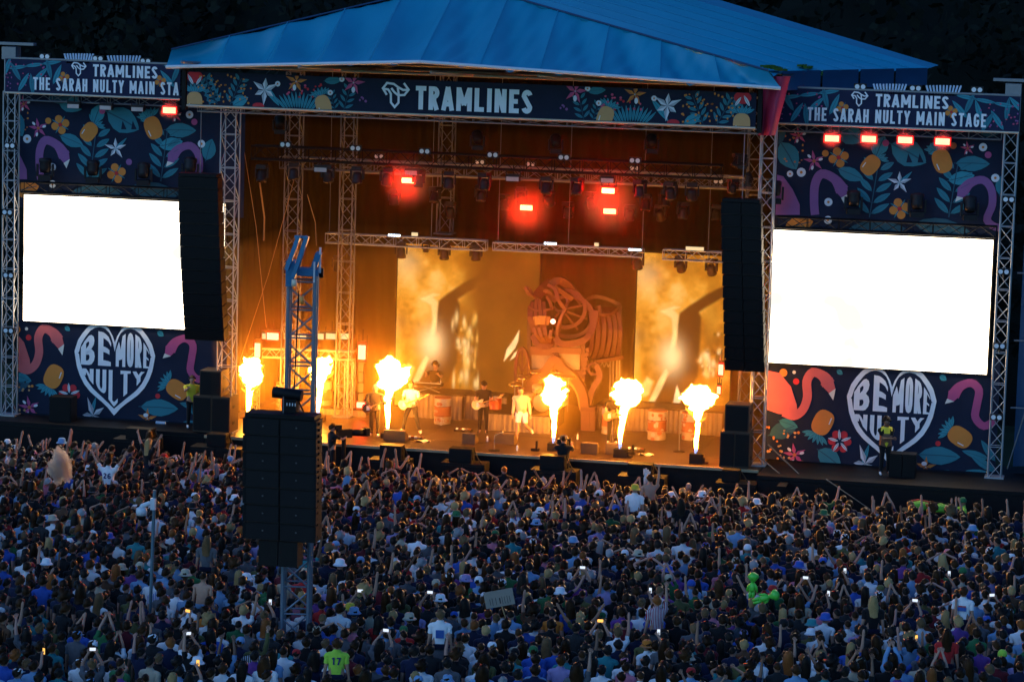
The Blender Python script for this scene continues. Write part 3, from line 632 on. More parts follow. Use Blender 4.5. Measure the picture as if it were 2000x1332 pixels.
scrim(-1, onY(38, 500, YS).x, -9.2, 1.85, 5.6, 'lower left scrim with flamingos and the BE MORE NULTY heart', 'printed_scrim')
scrim(1, 9.3, onY(1950, 800, YS).x, 1.85, 5.6, 'lower right scrim with flamingos and the BE MORE NULTY heart', 'printed_scrim')
scrim(-1, onY(38, 300, YS).x, -8.7, 9.0, 12.95, 'upper left scrim of tropical leaves and pineapples above the screen', 'printed_scrim')
scrim(1, 9.4, onY(1962, 300, YS).x, 9.0, 12.95, 'upper right scrim of tropical leaves and pineapples above the screen', 'printed_scrim')

SCRM = bpy.data.materials.new('lit screen'); SCRM.use_nodes = True; n = SCRM.node_tree; b = n.nodes['Principled BSDF']
tc = n.nodes.new('ShaderNodeNewGeometry'); nz = n.nodes.new('ShaderNodeTexNoise'); nz.inputs['Scale'].default_value = .22; nz.inputs['Detail'].default_value = 4; cr = n.nodes.new('ShaderNodeValToRGB')
cr.color_ramp.elements[0].position = .36; cr.color_ramp.elements[0].color = (.094, .088, .078, 1); cr.color_ramp.elements[1].position = .55; cr.color_ramp.elements[1].color = (1, .80, .55, 1)
b.inputs['Specular IOR Level'].default_value = .03; n.links.new(tc.outputs['Position'], nz.inputs['Vector']); n.links.new(nz.outputs[0], cr.inputs[0]); n.links.new(cr.outputs[0], b.inputs['Emission Color']); b.inputs['Emission Strength'].default_value = 12.; b.inputs['Base Color'].default_value = (.02, .02, .02, 1)
def video(x0, x1, z0, z1, lab):
    t = thing('video_screen', lab, 'video screen', ((x0+x1)/2, .3, z0), 'video screens beside the stage')
    me = MB().box((0, .0, 0), (1, .05, 1)).mesh('screen tile', SCRM); nx, nz_ = 8, 5; dx, dz = (x1-x0)/nx, (z1-z0)/nz_
    for i in range(nx):
        for j in range(nz_): put('led_panel', me, Matrix.Translation((x0+dx*(i+.5), .3, z0+dz*(j+.5))) @ Matrix.Diagonal((dx-.004, 1, dz-.004, 1)), t)
    cbox('rear_frame', ((x0+x1)/2, .38, (z0+z1)/2), (x1-x0+.08, .08, z1-z0+.08), BLACK, t)
video(-16.5, -9.3, 5.1, 9.46, 'blank white glowing video screen on the left wing partly behind a speaker hang')
video(9.36, 16.5, 5.1, 9.46, 'blank white glowing video screen on the right wing fully in view')
# ================================================================ stage screens with burning-figure footage
def emitmat(name, col, st): return mat(name, (.02, .02, .02), .5, 0, 0, emit=col, strength=st)
AMB = bpy.data.materials.new('amber footage'); AMB.use_nodes = True; n = AMB.node_tree; b = n.nodes['Principled BSDF']; b.inputs['Base Color'].default_value = (.02, .02, .02, 1)
tc = n.nodes.new('ShaderNodeNewGeometry'); mp = n.nodes.new('ShaderNodeMapping'); mp.inputs['Scale'].default_value = (.75, .75, .5); nz = n.nodes.new('ShaderNodeTexNoise'); nz.inputs['Scale'].default_value = .8; nz.inputs['Detail'].default_value = 3; nz.inputs['Distortion'].default_value = 1.2
cr = n.nodes.new('ShaderNodeValToRGB'); e_ = cr.color_ramp.elements
e_[0].position = .30; e_[0].color = (.2, .06, .006, 1); e_[1].position = .68; e_[1].color = (1, .55, .12, 1); k_ = e_.new(.47); k_.color = (.75, .28, .02, 1)
n.links.new(tc.outputs['Position'], mp.inputs[0]); n.links.new(mp.outputs[0], nz.inputs[0]); n.links.new(nz.outputs[0], cr.inputs[0]); n.links.new(cr.outputs[0], b.inputs['Emission Color']); b.inputs['Emission Strength'].default_value = .95
INKE = dict(dk=emitmat('footage dark', (.08, .025, .002), .9), br=emitmat('footage bright', (1, .58, .13), 1.0), md=emitmat('footage brown', (.34, .11, .006), .9), hot=emitmat('footage glow', (1, .68, .24), 1.3))
YL = 7.0
FOOT = bpy.data.materials.new('screen footage'); FOOT.use_nodes = True; n = FOOT.node_tree; b = n.nodes['Principled BSDF']; b.inputs['Base Color'].default_value = (.02, .02, .02, 1)
a_ = n.nodes.new('ShaderNodeAttribute'); a_.attribute_name = 'picture'; b.inputs['Specular IOR Level'].default_value = .03; n.links.new(a_.outputs['Color'], b.inputs['Emission Color']); b.inputs['Emission Strength'].default_value = 1.2
def sdist(P_, poly):
    """signed distance of points to a polygon, negative inside"""
    poly = np.array(poly, float); a = poly; c = np.roll(poly, -1, 0); d = np.full(len(P_), 1e9); ins = np.zeros(len(P_), bool)
    for p, q in zip(a, c):
        e = q-p; w_ = P_-p; t = np.clip((w_ @ e)/(e @ e), 0, 1); d = np.minimum(d, np.linalg.norm(w_-t[:, None]*e, axis=1))
        ins ^= ((p[1] > P_[:, 1]) != (q[1] > P_[:, 1])) & (P_[:, 0] < (q[0]-p[0])*(P_[:, 1]-p[1])/(q[1]-p[1]+1e-12)+p[0])
    return np.where(ins, -d, d)
def vnoise(x, z, f, seed):
    R = np.random.default_rng(seed); g = R.random((64, 64)); u, v = x*f+20, z*f+20; i, j_ = np.floor(u).astype(int), np.floor(v).astype(int); a, c = u-i, v-j_; a = a*a*(3-2*a); c = c*c*(3-2*c)
    G_ = lambda p, q: g[p % 64, q % 64]
    return (G_(i, j_)*(1-a)+G_(i+1, j_)*a)*(1-c)+(G_(i, j_+1)*(1-a)+G_(i+1, j_+1)*a)*c
def led(x0, x1, z0, z1, lab, x_off, cut):
    t = thing('stage_screen', lab, 'stage screen', ((x0+x1)/2, YL, z0), 'screens at the back of the stage')
    cbox('rear_frame', ((x0+x1)/2, YL+.1, (z0+z1)/2), (x1-x0+.1, .12, z1-z0+.1), BLACK, t)
    nu, nv = int((x1-x0)*26), int((z1-z0)*26); X, Z = np.meshgrid(np.linspace(x0, x1, nu+1), np.linspace(z0, z1, nv+1)); x, z = X.ravel(), Z.ravel(); P_ = np.stack([x-x_off, z], 1)
    Q = lambda *l: [(onY(px, py, YL).x, onY(px, py, YL).z) for px, py in l]
    xs_ = x-x_off; f = .5*vnoise(xs_, z*.7, .9, 1)+.28*vnoise(xs_, z*.8, 2.1, 2)+.14*vnoise(xs_, z, 4.5, 3)+.08*vnoise(xs_, z, 9, 4)
    ramp = lambda v: np.stack([np.interp(v, [.25, .45, .6, .78], [.20, .55, .85, 1.0]), np.interp(v, [.25, .45, .6, .78], [.050, .19, .37, .56]), np.interp(v, [.25, .45, .6, .78], [.002, .008, .035, .13])], 1)
    col = ramp(f+.02)
    def lay(poly, c, soft, k=1.): 
        global _d; m = np.clip(.5-sdist(P_, Q(*poly))/soft, 0, 1)*k; m = (m*m*(3-2*m))[:, None]; return col*(1-m)+np.array(c)*m*(.75+.5*vnoise(xs_, z, 3., 9))[:, None]
    def glow(px, py, rx, rz, c, k=1.):
        cx_, cz_ = Q((px, py))[0]; m = (np.exp(-((P_[:, 0]-cx_)/rx)**2-((P_[:, 1]-cz_)/rz)**2)*k)[:, None]; return col*(1-m)+np.array(c)*m
    col = glow(1252, 655, .25, .4, (.3, .1, .01), .8); col = glow(1262, 540, .5, .5, (1, .72, .3), .5); col = glow(1388, 620, .3, 1.3, (.5, .22, .02), .6); col = glow(1340, 520, .5, .35, (.55, .22, .02), .7)
    col = lay([(1440, 545), (1380, 575), (1345, 598), (1327, 612), (1322, 640), (1318, 680), (1330, 690), (1318, 720), (1300, 740), (1262, 810), (1300, 810), (1345, 770), (1362, 735), (1366, 690), (1370, 620), (1366, 610), (1380, 600), (1440, 565)], (.055, .016, .001), .13)
    col = lay([(1290, 608), (1312, 622), (1314, 650), (1308, 680), (1303, 694), (1316, 694), (1322, 660), (1325, 615), (1315, 605), (1330, 600), (1315, 598)], (1.1, .72, .24), .10)
    col = lay([(1300, 720), (1285, 745), (1262, 795), (1270, 800), (1292, 760), (1306, 727)], (1.1, .74, .26), .10); col = glow(1312, 697, .42, .60, (1.25, .9, .42), 1.); col = lay([(1318, 770), (1322, 752), (1330, 775), (1326, 800), (1312, 800)], (1.15, .85, .42), .06); col = lay([(1250, 758), (1264, 736), (1276, 745), (1268, 770), (1256, 775)], (1., .66, .2), .14)
    R = random.Random(5)
    for k in range(34): col = glow(1366+R.uniform(0, 42), 702+R.uniform(-18, 32), R.uniform(.03, .10), R.uniform(.05, .16), R.choice([(1.1, .8, .35), (1, .6, .15), (.15, .05, .004)]), .9)
    for i in range(3):
        for k in range(2): col = glow(1396+i*7, 653+k*36, .04, .06, (1, .7, .3) if i % 2 else (.05, .02, .002), .9)
    if cut:
        P_ = np.stack([x, z], 1); m = np.clip((x-(x0+2.15+.35*(vnoise(x, z, .8, 12)-.5)))/.9, 0, 1)[:, None]; col = col*(1-m)+(np.array((.20, .062, .003))*(.35+1.2*f)[:, None])*m
        for k in range(44): col = glow(885+R.uniform(0, 55)**.97, 690+R.uniform(-70, 60), R.uniform(.025, .09), R.uniform(.06, .3), R.choice([(1.1, .8, .3), (1, .55, .1), (.12, .04, .003)]), .8)
        for poly in ([(984, 706), (990, 682), (1003, 664), (1014, 645), (1012, 666), (1006, 680), (996, 692)], [(996, 704), (1004, 690), (1019, 678), (1010, 694)]): col = lay(poly, (1.25, .85, .35), .05)
    me = bpy.data.meshes.new('screen_surface'); k = nu+1; me.from_pydata([(a, YL, c) for a, c in zip(x.tolist(), z.tolist())], [], [(j_*k+i, j_*k+i+1, (j_+1)*k+i+1, (j_+1)*k+i) for j_ in range(nv) for i in range(nu)])
    at = me.attributes.new('picture', 'FLOAT_COLOR', 'POINT'); at.data.foreach_set('color', np.concatenate([np.clip(col, 0, 2), np.ones((len(col), 1))], 1).ravel()); me.materials.append(FOOT); put('screen_surface', me, Matrix(), t)
xr0, xr1 = onY(1243, 600, YL).x, onY(1409, 600, YL).x+.4; xl0, xl1 = onY(775, 600, YL).x, onY(1052, 600, YL).x
led(xl0, xl1, 1.9, 7.75, 'wide amber stage screen showing a burning figure left of the sculpture', xl0-xr0, True)
led(xr0, xr1, 1.9, 7.85, 'narrow amber stage screen showing a burning figure right of the sculpture', 0, False)

# ================================================================ risers, corrugated fronts, oil drums
def riser(px0, py0, px1, py1, y, dep, lab, z0=1.8):
    a, c = onY(px0, py0, y), onY(px1, py0, y); zt = (a.z+c.z)/2
    t = thing('riser', lab, 'riser', ((a.x+c.x)/2, y, z0), 'corrugated risers on the stage')
    W = c.x-a.x; n = max(4, int(W/.17)); mb = MB()
    mb.grid(lambda u, v: (a.x+W*u, y+.045*math.sin(u*n*6.283), z0+(zt-z0-.06)*v), n*4, 1); mb.obj('corrugated_front', CORR, t, True)
    cbox('top_board', ((a.x+c.x)/2, y+dep/2, zt-.03), (W+.06, dep, .05), mat('riser top', (.04, .028, .018), .6), t)
    cbox('inner_box', ((a.x+c.x)/2, y+dep/2+.05, (z0+zt-.08)/2), (W, dep-.1, zt-z0-.12), BLACK, t)
    return zt
zr1 = riser(615, 797, 715, 830, 4.4, 1.2, 'low corrugated riser behind the left dark guitarist')
zr2 = riser(790, 768, 903, 835, 5.0, 1.4, 'tall corrugated riser carrying the keyboard player')
zr3 = riser(948, 808, 1075, 850, 3.2, 2.6, 'low corrugated drum riser behind the singer')
zr4 = riser(905, 772, 990, 812, 5.3, 1., 'corrugated riser behind the guitarist in a black cap')
zr5 = riser(1165, 797, 1412, 870, 5.0, 1.5, 'long corrugated riser on the right of the stage')
zr6 = riser(500, 806, 610, 830, 4.6, 1.4, 'flat left riser carrying two oil drums')
def oildrum(px, py, y, z, lab, r=.29, h=.95):
    p = onY(px, py, y); t = thing('oil_drum', lab, 'oil drum', (p.x, y, z), 'painted oil drums on the stage')
    cols = [mat('drum cream', (.36, .28, .17), .5), mat('drum rust', (.35, .09, .03), .6), mat('drum pale', (.42, .38, .3), .5)]
    for k in range(3):
        z0, z1 = z+h*k/3, z+h*(k+1)/3
        MB().lathe([(r, z0+.02), (r*1.0, z0+.03), (r, z1-.03), (r, z1-.02)], (p.x, y, 0), 20).obj('drum_band', cols[k % 3], t, True)
        MB().lathe([(r*1.0, z1-.03), (r*1.05, z1-.02), (r*1.05, z1+.005), (r*.98, z1+.012)], (p.x, y, 0), 20).obj('drum_hoop', cols[1], t, True)
    pr = Print(); pr.dots(p.x-r*.8, p.x+r*.8, z+.05, z+h-.05, 14, .07, ['rust', 'white', 'orange'], int(px))
    mb = MB()
    for i, (pts, c, l) in enumerate(pr.p):
        mb.add([(x, y-math.sqrt(max(.0004, r*r-(x-p.x)**2))-.006-.001*(i % 5), zz) for x, zz in pts], [tuple(range(len(pts)))], i % 2)
    kind(mb.obj('painted_patch', [cols[1], cols[2]], t), 'stuff')
oildrum(555, 800, 5.0, zr6+.002, 'cream and rust oil drum behind the delay mast, left one of two', .3, 1.0); oildrum(632, 800, 5.0, zr6*.5+zr1*.5+.03, 'cream and rust oil drum right of the delay mast', .28, 1.0)
oildrum(864, 820, 3.9, 1.8, 'oil drum standing in front of the keyboard riser'); oildrum(1283, 840, 3.4, 1.8, 'oil drum standing before the long right riser', .32, 1.02); oildrum(1348, 835, 3.8, 1.8, 'oil drum half hidden behind the rightmost flame'); oildrum(1190, 830, 4.0, 1.8, 'oil drum behind the guitarist on the right', .27)

# ================================================================ ribbed animal sculpture over the drum arch
sy = 5.6
sc_ = thing('animal_sculpture', 'giant ribbed wooden horse head and body sculpture in rusty red above an arch', 'sculpture', (1.9, sy, 1.8))
def sp(px, py, y=sy): return onY(px, py, y)
def strip(name, pts, wd, m, th=.05, par=sc_):
    """flat plank following points (px, py, y)"""
    P_ = [onY(*p) for p in pts]; fine = []
    for i in range(len(P_)-1):
        for t in (0, .34, .67):
            a, b, c, d = [P_[max(0, min(len(P_)-1, i+k))] for k in (-1, 0, 1, 2)]
            fine.append(.5*(2*b+(c-a)*t+(2*a-5*b+4*c-d)*t*t+(3*b-a-3*c+d)*t**3))
    fine.append(P_[-1]); mb = MB(); vs = []; m_ = len(fine)
    for i, p in enumerate(fine):
        t = (fine[min(i+1, m_-1)]-fine[max(0, i-1)]).normalized(); s = Vector((t.z, 0, -t.x)); s = s.normalized() if s.length > .01 else Vector((1, 0, 0)); nn = t.cross(s).normalized()
        w_ = wd if not hasattr(wd, '__len__') else wd[0]+(wd[1]-wd[0])*i/(m_-1)
        for a, b in ((-1, -1), (1, -1), (1, 1), (-1, 1)): vs.append(p+s*a*w_/2+nn*b*th/2)
    fs = [(i*4+k, i*4+(k+1) % 4, (i+1)*4+(k+1) % 4, (i+1)*4+k) for i in range(m_-1) for k in range(4)]+[(3, 2, 1, 0), tuple((m_-1)*4+k for k in range(4))]
    mb.add(vs, fs); return mb.obj(name, m, par)
F0 = sy-1.0
# face: vertical slats from brow to jaw
for a, b, c in (((1040, 590), (1037, 620), (1046, 652)), ((1048, 584), (1046, 618), (1052, 655)), ((1054, 586), (1056, 618), (1058, 655)), ((1062, 590), (1064, 618), (1064, 655)), ((1036, 600), (1034, 618), (1042, 650))):
    strip('face_slat', [(*a, F0+.25), (*b, F0), (*c, F0+.1)], .12, RUST)
strip('face_slat', [(1068, 580, F0+.3), (1074, 590, F0+.15), (1078, 605, F0+.2)], .1, RUST); strip('face_slat', [(1082, 600, F0+.3), (1074, 604, F0+.1), (1062, 606, F0)], .08, RUST); strip('face_slat', [(1033, 598, F0+.3), (1040, 604, F0+.05), (1052, 607, F0)], .08, RUST)
for a, b, c in (((1042, 640), (1048, 655), (1062, 672)), ((1052, 640), (1058, 658), (1068, 673)), ((1064, 640), (1066, 655), (1072, 670)), ((1076, 645), (1074, 660), (1074, 670))): strip('jaw_slat', [(*a, F0), (*b, F0-.05), (*c, F0+.15)], .11, WOODORANGE)
strip('muzzle_band', [(1038, 628, F0+.1), (1055, 625, F0-.08), (1073, 627, F0+.1)], .3, mat('ribbed muzzle', (.4, .2, .06), .6, 0, .4, 14, stretch=(8, 1, .4)), .04)
strip('chin_band', [(1040, 655, F0+.2), (1052, 675, F0+.05), (1072, 676, F0+.1), (1083, 660, F0+.4)], .2, RUST)
for e in ([(1042, 578, F0+.5), (1030, 562, F0+.45), (1028, 566, F0+.4), (1036, 578, F0+.45)], [(1062, 575, F0+.5), (1066, 568, F0+.4), (1076, 574, F0+.45), (1072, 580, F0+.5)]): strip('ear', e, .13, RUST, .05)
strip('forelock', [(1048, 582, F0+.45), (1060, 565, F0+.6), (1075, 552, F0+.8)], (.35, .3), mat('dark red hair', (.09, .015, .012), .8, 0, .5, 6), .3)
MB().lathe([(.02, -.75), (.35, -.6), (.5, 0), (.42, .5), (.05, .75)], sp(1058, 618, F0+.62)+Vector((0, .0, 0)), 16).obj('head_shade_core', mat('inside shade', (.012, .004, .003), .9), sc_, True)  # dark cores added inside, standing in for shade between the slats
MB().lathe([(.02, -1.0), (.6, -.8), (.75, 0), (.6, .8), (.02, 1.0)], sp(1108, 625, sy+.55), 16).obj('neck_shade_core', MATS['inside shade'], sc_, True)
# mane and neck hoops
for k, (cx_, cz_, rx, rz, m) in enumerate(((1105, 603, 38, 36, RUST), (1112, 618, 46, 40, RUST), (1094, 590, 14, 18, mat('dim purple rim', (.15, .05, .06), .5)))):
    strip('neck_hoop', [(cx_+rx*math.cos(a), cz_+rz*math.sin(a), sy-.35-.3*math.cos(a)*.3) for a in np.linspace(-2.7, 3.55, 15)], .13 if k < 2 else .08, m, .09)
for a in (-1.2, -.45, .3, 1.0, 1.9, 2.6): strip('spoke', [(1100+8*math.cos(a), 606+8*math.sin(a), sy-.6), (1106+42*math.cos(a), 612+38*math.sin(a), sy-.3)], .07, RUST)
strip('mane_ridge', [(1075, 556, sy-.6), (1092, 548, sy-.5), (1108, 556, sy-.3), (1122, 572, sy-.1), (1138, 590, sy)], .26, RUST, .16)
strip('mane_ridge', [(1083, 560, sy-.75), (1100, 572, sy-.6), (1118, 584, sy-.4)], .16, RUST, .1); strip('mane_ridge', [(1070, 556, sy-.8), (1086, 566, sy-.85), (1090, 585, sy-.9), (1104, 604, sy-.8)], .12, RUST, .1)
strip('cheek_strut', [(1104, 602, F0+.2), (1094, 625, F0+.1), (1088, 650, F0+.1), (1086, 700, F0+.2)], .1, WOODORANGE, .08)
# barrel body with vertical ribs
for k, px in enumerate((1152, 1163, 1174, 1185, 1196, 1206)):
    strip('body_rib', [(px+2, 610, sy-.3+.1*k), (px+8-abs(k-3), 645, sy-.5+.1*k), (px+3, 680, sy-.4+.1*k), (px-6+k, 700, sy-.2+.1*k)], .14, RUST, .09)
strip('body_rim', [(1140, 592, sy-.1), (1158, 580, sy+.3), (1186, 584, sy+.5), (1211, 596, sy+.6)], .12, WOODORANGE, .08); strip('body_rim', [(1142, 600, sy-.3), (1170, 614, sy-.4), (1196, 612, sy-.1), (1211, 598, sy+.4)], .1, RUST, .08)
strip('body_post', [(1211, 596, sy+.55), (1212, 650, sy+.55), (1209, 702, sy+.5)], .1, RUST, .08); strip('body_post', [(1170, 596, sy-.45), (1172, 610, sy-.45)], .1, RUST, .1)
strip('shoulder_band', [(1163, 606, sy-.5), (1158, 640, sy-.6), (1140, 665, sy-.8), (1100, 672, sy-1), (1086, 660, sy-1)], .22, RUST, .1)
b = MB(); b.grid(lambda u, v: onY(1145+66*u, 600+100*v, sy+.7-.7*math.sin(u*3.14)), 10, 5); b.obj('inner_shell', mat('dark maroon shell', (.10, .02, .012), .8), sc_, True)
strip('body_shelf', [(1160, 706, sy-.4), (1215, 698, sy+.2)], .12, WOODORANGE, .3)
# front plate: corrugated sheet, beams and posts
for k in range(26):
    px = 1040+k*3.62
    strip('sheet_rib', [(px, 676, sy-.72), (px, 722, sy-.72)], .065, CORR, .04)
for a, bq, w_ in (((1036, 682), (1136, 686), .22), ((1036, 690), (1088, 692), .1)): strip('cross_beam', [(*a, sy-.85), (*bq, sy-.85)], w_, WOODORANGE, .1)
strip('post', [(1034, 600, sy-.6), (1034, 720, sy-.6), (1032, 790, sy-.6)], .14, mat('dark timber', (.12, .05, .02), .7, 0, .4), .14); strip('post', [(1139, 660, sy-.7), (1139, 745, sy-.7)], .14, WOODORANGE, .14)
strip('keystone', [(1084, 690, sy-1), (1084, 735, sy-1)], .22, WOODORANGE, .16)
for k in range(7): strip('rope_coil', [(1144-k*1.4, 684+k*9, sy-.8), (1151-k*1.2, 682+k*9, sy-.8)], .13, WOODORANGE, .14)
arch = [(1024, 868), (1026, 800), (1032, 765), (1050, 735), (1068, 722), (1084, 700), (1100, 720), (1122, 738), (1138, 765), (1144, 800), (1146, 868)]
strip('arch', [(px, py, sy-1.05) for px, py in arch], .30, WOODORANGE, .35)
arch2 = [(1036, 800), (1042, 768), (1056, 745), (1084, 737), (1112, 745), (1130, 768), (1136, 800)]
strip('arch_rim', [(px, py, sy-1.12) for px, py in arch2], .14, mat('gilt timber', (.55, .26, .04), .5), .2)
b = MB(); b.add([onY(px, py, sy-.86) for px, py in [(1036, 800), (1036, 724), (1136, 724), (1136, 800), (1130, 768), (1112, 745), (1084, 737), (1056, 745), (1042, 768)]], [(0, 1, 8), (1, 7, 8), (1, 6, 7), (1, 2, 6), (2, 5, 6), (2, 4, 5), (2, 3, 4)]); b.obj('arch_board', WOODORANGE, sc_)
for px, w_ in ((1028, .3), (1150, .5)):
    strip('pillar', [(px, 800, sy-1.), (px, 868, sy-1.)], w_, WOODORANGE, .4); strip('pillar_cap', [(px-14, 797, sy-1.), (px+14, 798, sy-1.)], .14, RUST, .5)
b = MB(); 
strip('side_wheel', [(1020+13*math.cos(a), 728+48*math.sin(a), sy-.9) for a in np.linspace(0, 6.2, 17)], .1, RUST, .12)
for a in (.5, 1.57, 2.6, 3.7, 4.71, 5.8): strip('spoke', [(1020, 728, sy-.9), (1020+12*math.cos(a), 728+45*math.sin(a), sy-.9)], .05, RUST, .06)
strip('scroll', [(1160+11*math.cos(a), 720+11*math.sin(a), sy-.8) for a in np.linspace(0, 6.2, 11)], .08, RUST, .1); strip('bracket', [(1150, 790, sy-.9), (1158, 760, sy-.9), (1172, 735, sy-.8), (1165, 712, sy-.8)], .2, WOODORANGE, .2)
for px in (1192, 1198, 1205, 1210): strip('shelf_leg', [(px, 704, sy+.3), (px-1, 780, sy+.3)], .05, CORR, .05)
for k in range(6): strip('shelf_brace', [(1168+k*4, 708+(k % 2)*9, sy), (1172+k*4, 717-(k % 2)*9, sy)], .03, CORR, .03)
p = onY(1080, 628, F0-.25); MB().lathe([(.01, -.03), (.07, -.03), (.09, .0), (.07, .03), (.01, .03)], p, 14, R=Matrix.Rotation(1.57, 3, 'X')).obj('glowing_eye', emitmat('red eye lamp', (1, .22, .14), 14), sc_)

# ================================================================ flames
FLM = bpy.data.materials.new('flame'); FLM.use_nodes = True; n = FLM.node_tree; n.nodes.remove(n.nodes['Principled BSDF'])
lw = n.nodes.new('ShaderNodeLayerWeight'); lw.inputs[0].default_value = .35; rp = n.nodes.new('ShaderNodeValToRGB'); rp.color_ramp.elements[0].position = .28; rp.color_ramp.elements[0].color = (1, 1, 1, 1); rp.color_ramp.elements[1].position = .72; rp.color_ramp.elements[1].color = (0, 0, 0, 1)
e1 = n.nodes.new('ShaderNodeEmission'); e1.inputs[0].default_value = (1, .37, .042, 1); e1.inputs[1].default_value = 128; e2 = n.nodes.new('ShaderNodeEmission'); e2.inputs[0].default_value = (1, .36, .03, 1); e2.inputs[1].default_value = 2.0; mx = n.nodes.new('ShaderNodeMixShader')
n.links.new(lw.outputs['Facing'], rp.inputs[0]); n.links.new(rp.outputs[0], mx.inputs[0]); n.links.new(e2.outputs[0], mx.inputs[1]); n.links.new(e1.outputs[0], mx.inputs[2]); n.links.new(mx.outputs[0], n.nodes['Material Output'].inputs['Surface'])
FLB = emitmat('flame blue foot', (.32, .45, 1), 1.6); FLR = emitmat('flame edge', (1, .36, .03), 2.0)
from mathutils import noise as mnoise
def flame(px, pyb, pyt, y, seed, lean, lab, hw, prof=None):
    a, t_ = onY(px, pyb, y), onY(px+lean, pyt, y); R = random.Random(seed); H = t_.z-a.z; z0 = a.z
    t = thing('flame', lab, 'flame', (a.x, y, z0), 'flame jets along the stage front')
    n1, n2 = 90, 56; ph = [R.uniform(0, 6.28) for _ in range(9)]; mb = MB(); vs = []; off = Vector((seed*7.3, seed*3.1, seed*1.7)); split = R.uniform(.48, .60)
    for i in range(n1+1):
        u = i/n1
        r = .05+.17*u if u < split else .05+.17*split+(hw-.14)*math.sin(math.pi*min(1, (u-split)/(1-split)*.95))**.75
        if u > .985: r = .02
        cx_ = a.x+(t_.x-a.x)*u**1.4+.07*math.sin(u*9+ph[0])*u+.06*math.sin(u*5+ph[1])*u; cyy = y+.06*math.sin(u*7+ph[2])*u
        for k in range(n2):
            an = 6.2832*k/n2; d = Vector((math.cos(an), math.sin(an), 0)); z = z0+.1*H+.9*H*u
            q = Vector((d.x*r*1.0, d.y*r, z-z0)); big = mnoise.noise(q*2.6+off)*.55+mnoise.noise(q*6.5+off)*.34+mnoise.turbulence(q*13+off, 3, True)*.26-.12
            fade = min(1, .35+u*1.2)*(1 if u < .94 else (1-u)/.06); rr = r*(1+big*fade*1.18)
            vs.append((cx_+d.x*rr, cyy+d.y*rr, z+.10*H*u*mnoise.noise(q*3.3+off*2)*(1 if u < .97 else .3)))
    fs = [(i*n2+k, i*n2+(k+1) % n2, (i+1)*n2+(k+1) % n2, (i+1)*n2+k) for i in range(n1) for k in range(n2)]+[tuple(range(n2))[::-1], tuple(n1*n2+k for k in range(n2))]
    mb.add(vs, fs); mb.obj('fire_plume', FLM, t, True)
    MB().lathe([(.035, z0), (.05, z0+.05*H), (.06, z0+.09*H), (.05, z0+.1*H)], (a.x, y, 0), 10).obj('blue_foot', FLB, t, True)
    for k in range(9):   # torn licks at the rim of the plume
        u = R.uniform(.45, .9); sd = R.choice((-1, 1)); w_ = hw*(.9 if u > .6 else .5); cx_ = a.x+(t_.x-a.x)*u
        c = Vector((cx_+sd*w_*R.uniform(.8, 1.08), y+R.uniform(-.15, .1), z0+H*u)); s = R.uniform(.03, .075)
        MB().path([c+Vector((-sd*s*2.5, 0, -s)), c+Vector((-sd*s, 0, 0)), c+Vector((sd*s, 0, s*1.2)), c+Vector((sd*s*1.8, 0, s*2.6))], [s*.5, s, s*.7, s*.15], 6).obj('flame_lick', FLR, t, True)
    return a
def machine(px, py0, py1, y, lab):
    a, c = onY(px-13, py1, y), onY(px+13, py0, y); t = thing('flame_machine', lab, 'flame machine', ((a.x+c.x)/2, y, a.z), 'flame machines at the stage edge'); zc = (a.z+c.z)/2
    zb = 1.8 if abs(a.z-1.8) < .25 else a.z
    cbox('case', ((a.x+c.x)/2, y+.02, (zb+c.z)/2), (c.x-a.x, .36, c.z-zb), BLACKCAB, t); bar('nozzle', ((a.x+c.x)/2, y, c.z), ((a.x+c.x)/2, y, c.z+.07), .045, GREYTUBE, t, 10)
    cbox('side_handle', (c.x+.05, y-.1, zb+.12), (.06, .12, .16), BLACK, t); cbox('clamp_foot', (c.x+.1, y-.1, zb+.05), (.2, .1, .05), BLACK, t)
flame(484, 818, 699, 2.6, 1, 8, 'leftmost flame jet with a broad white head left of the blue mast', .40); flame(621, 815, 698, 2.9, 2, 8, 'flame jet half hidden behind the blue mast', .36)
flame(757, 850, 700, .3, 3, 8, 'tall flame jet beside the guitarist in a white tee', .44); flame(1081, 866, 735, -.15, 4, 5, 'flame jet in front of the drum arch leaning left at its head', .38)
flame(1211, 879, 740, -.65, 5, 16, 'flame jet covering the right guitarist and leaning right', .40); flame(1359, 890, 751, -.9, 6, 6, 'rightmost flame jet beside the right speaker stack', .44)
machine(484, 815, 840, 2.6, 'flame machine under the leftmost flame'); machine(621, 813, 838, 2.9, 'flame machine under the flame behind the blue mast'); machine(758, 846, 868, .3, 'flame machine under the flame by the white tee guitarist')
machine(1083, 866, 890, -.15, 'flame machine under the flame before the drum arch'); machine(1212, 877, 900, -.65, 'flame machine under the flame over the right guitarist'); machine(1360, 886, 910, -.9, 'flame machine under the rightmost flame')

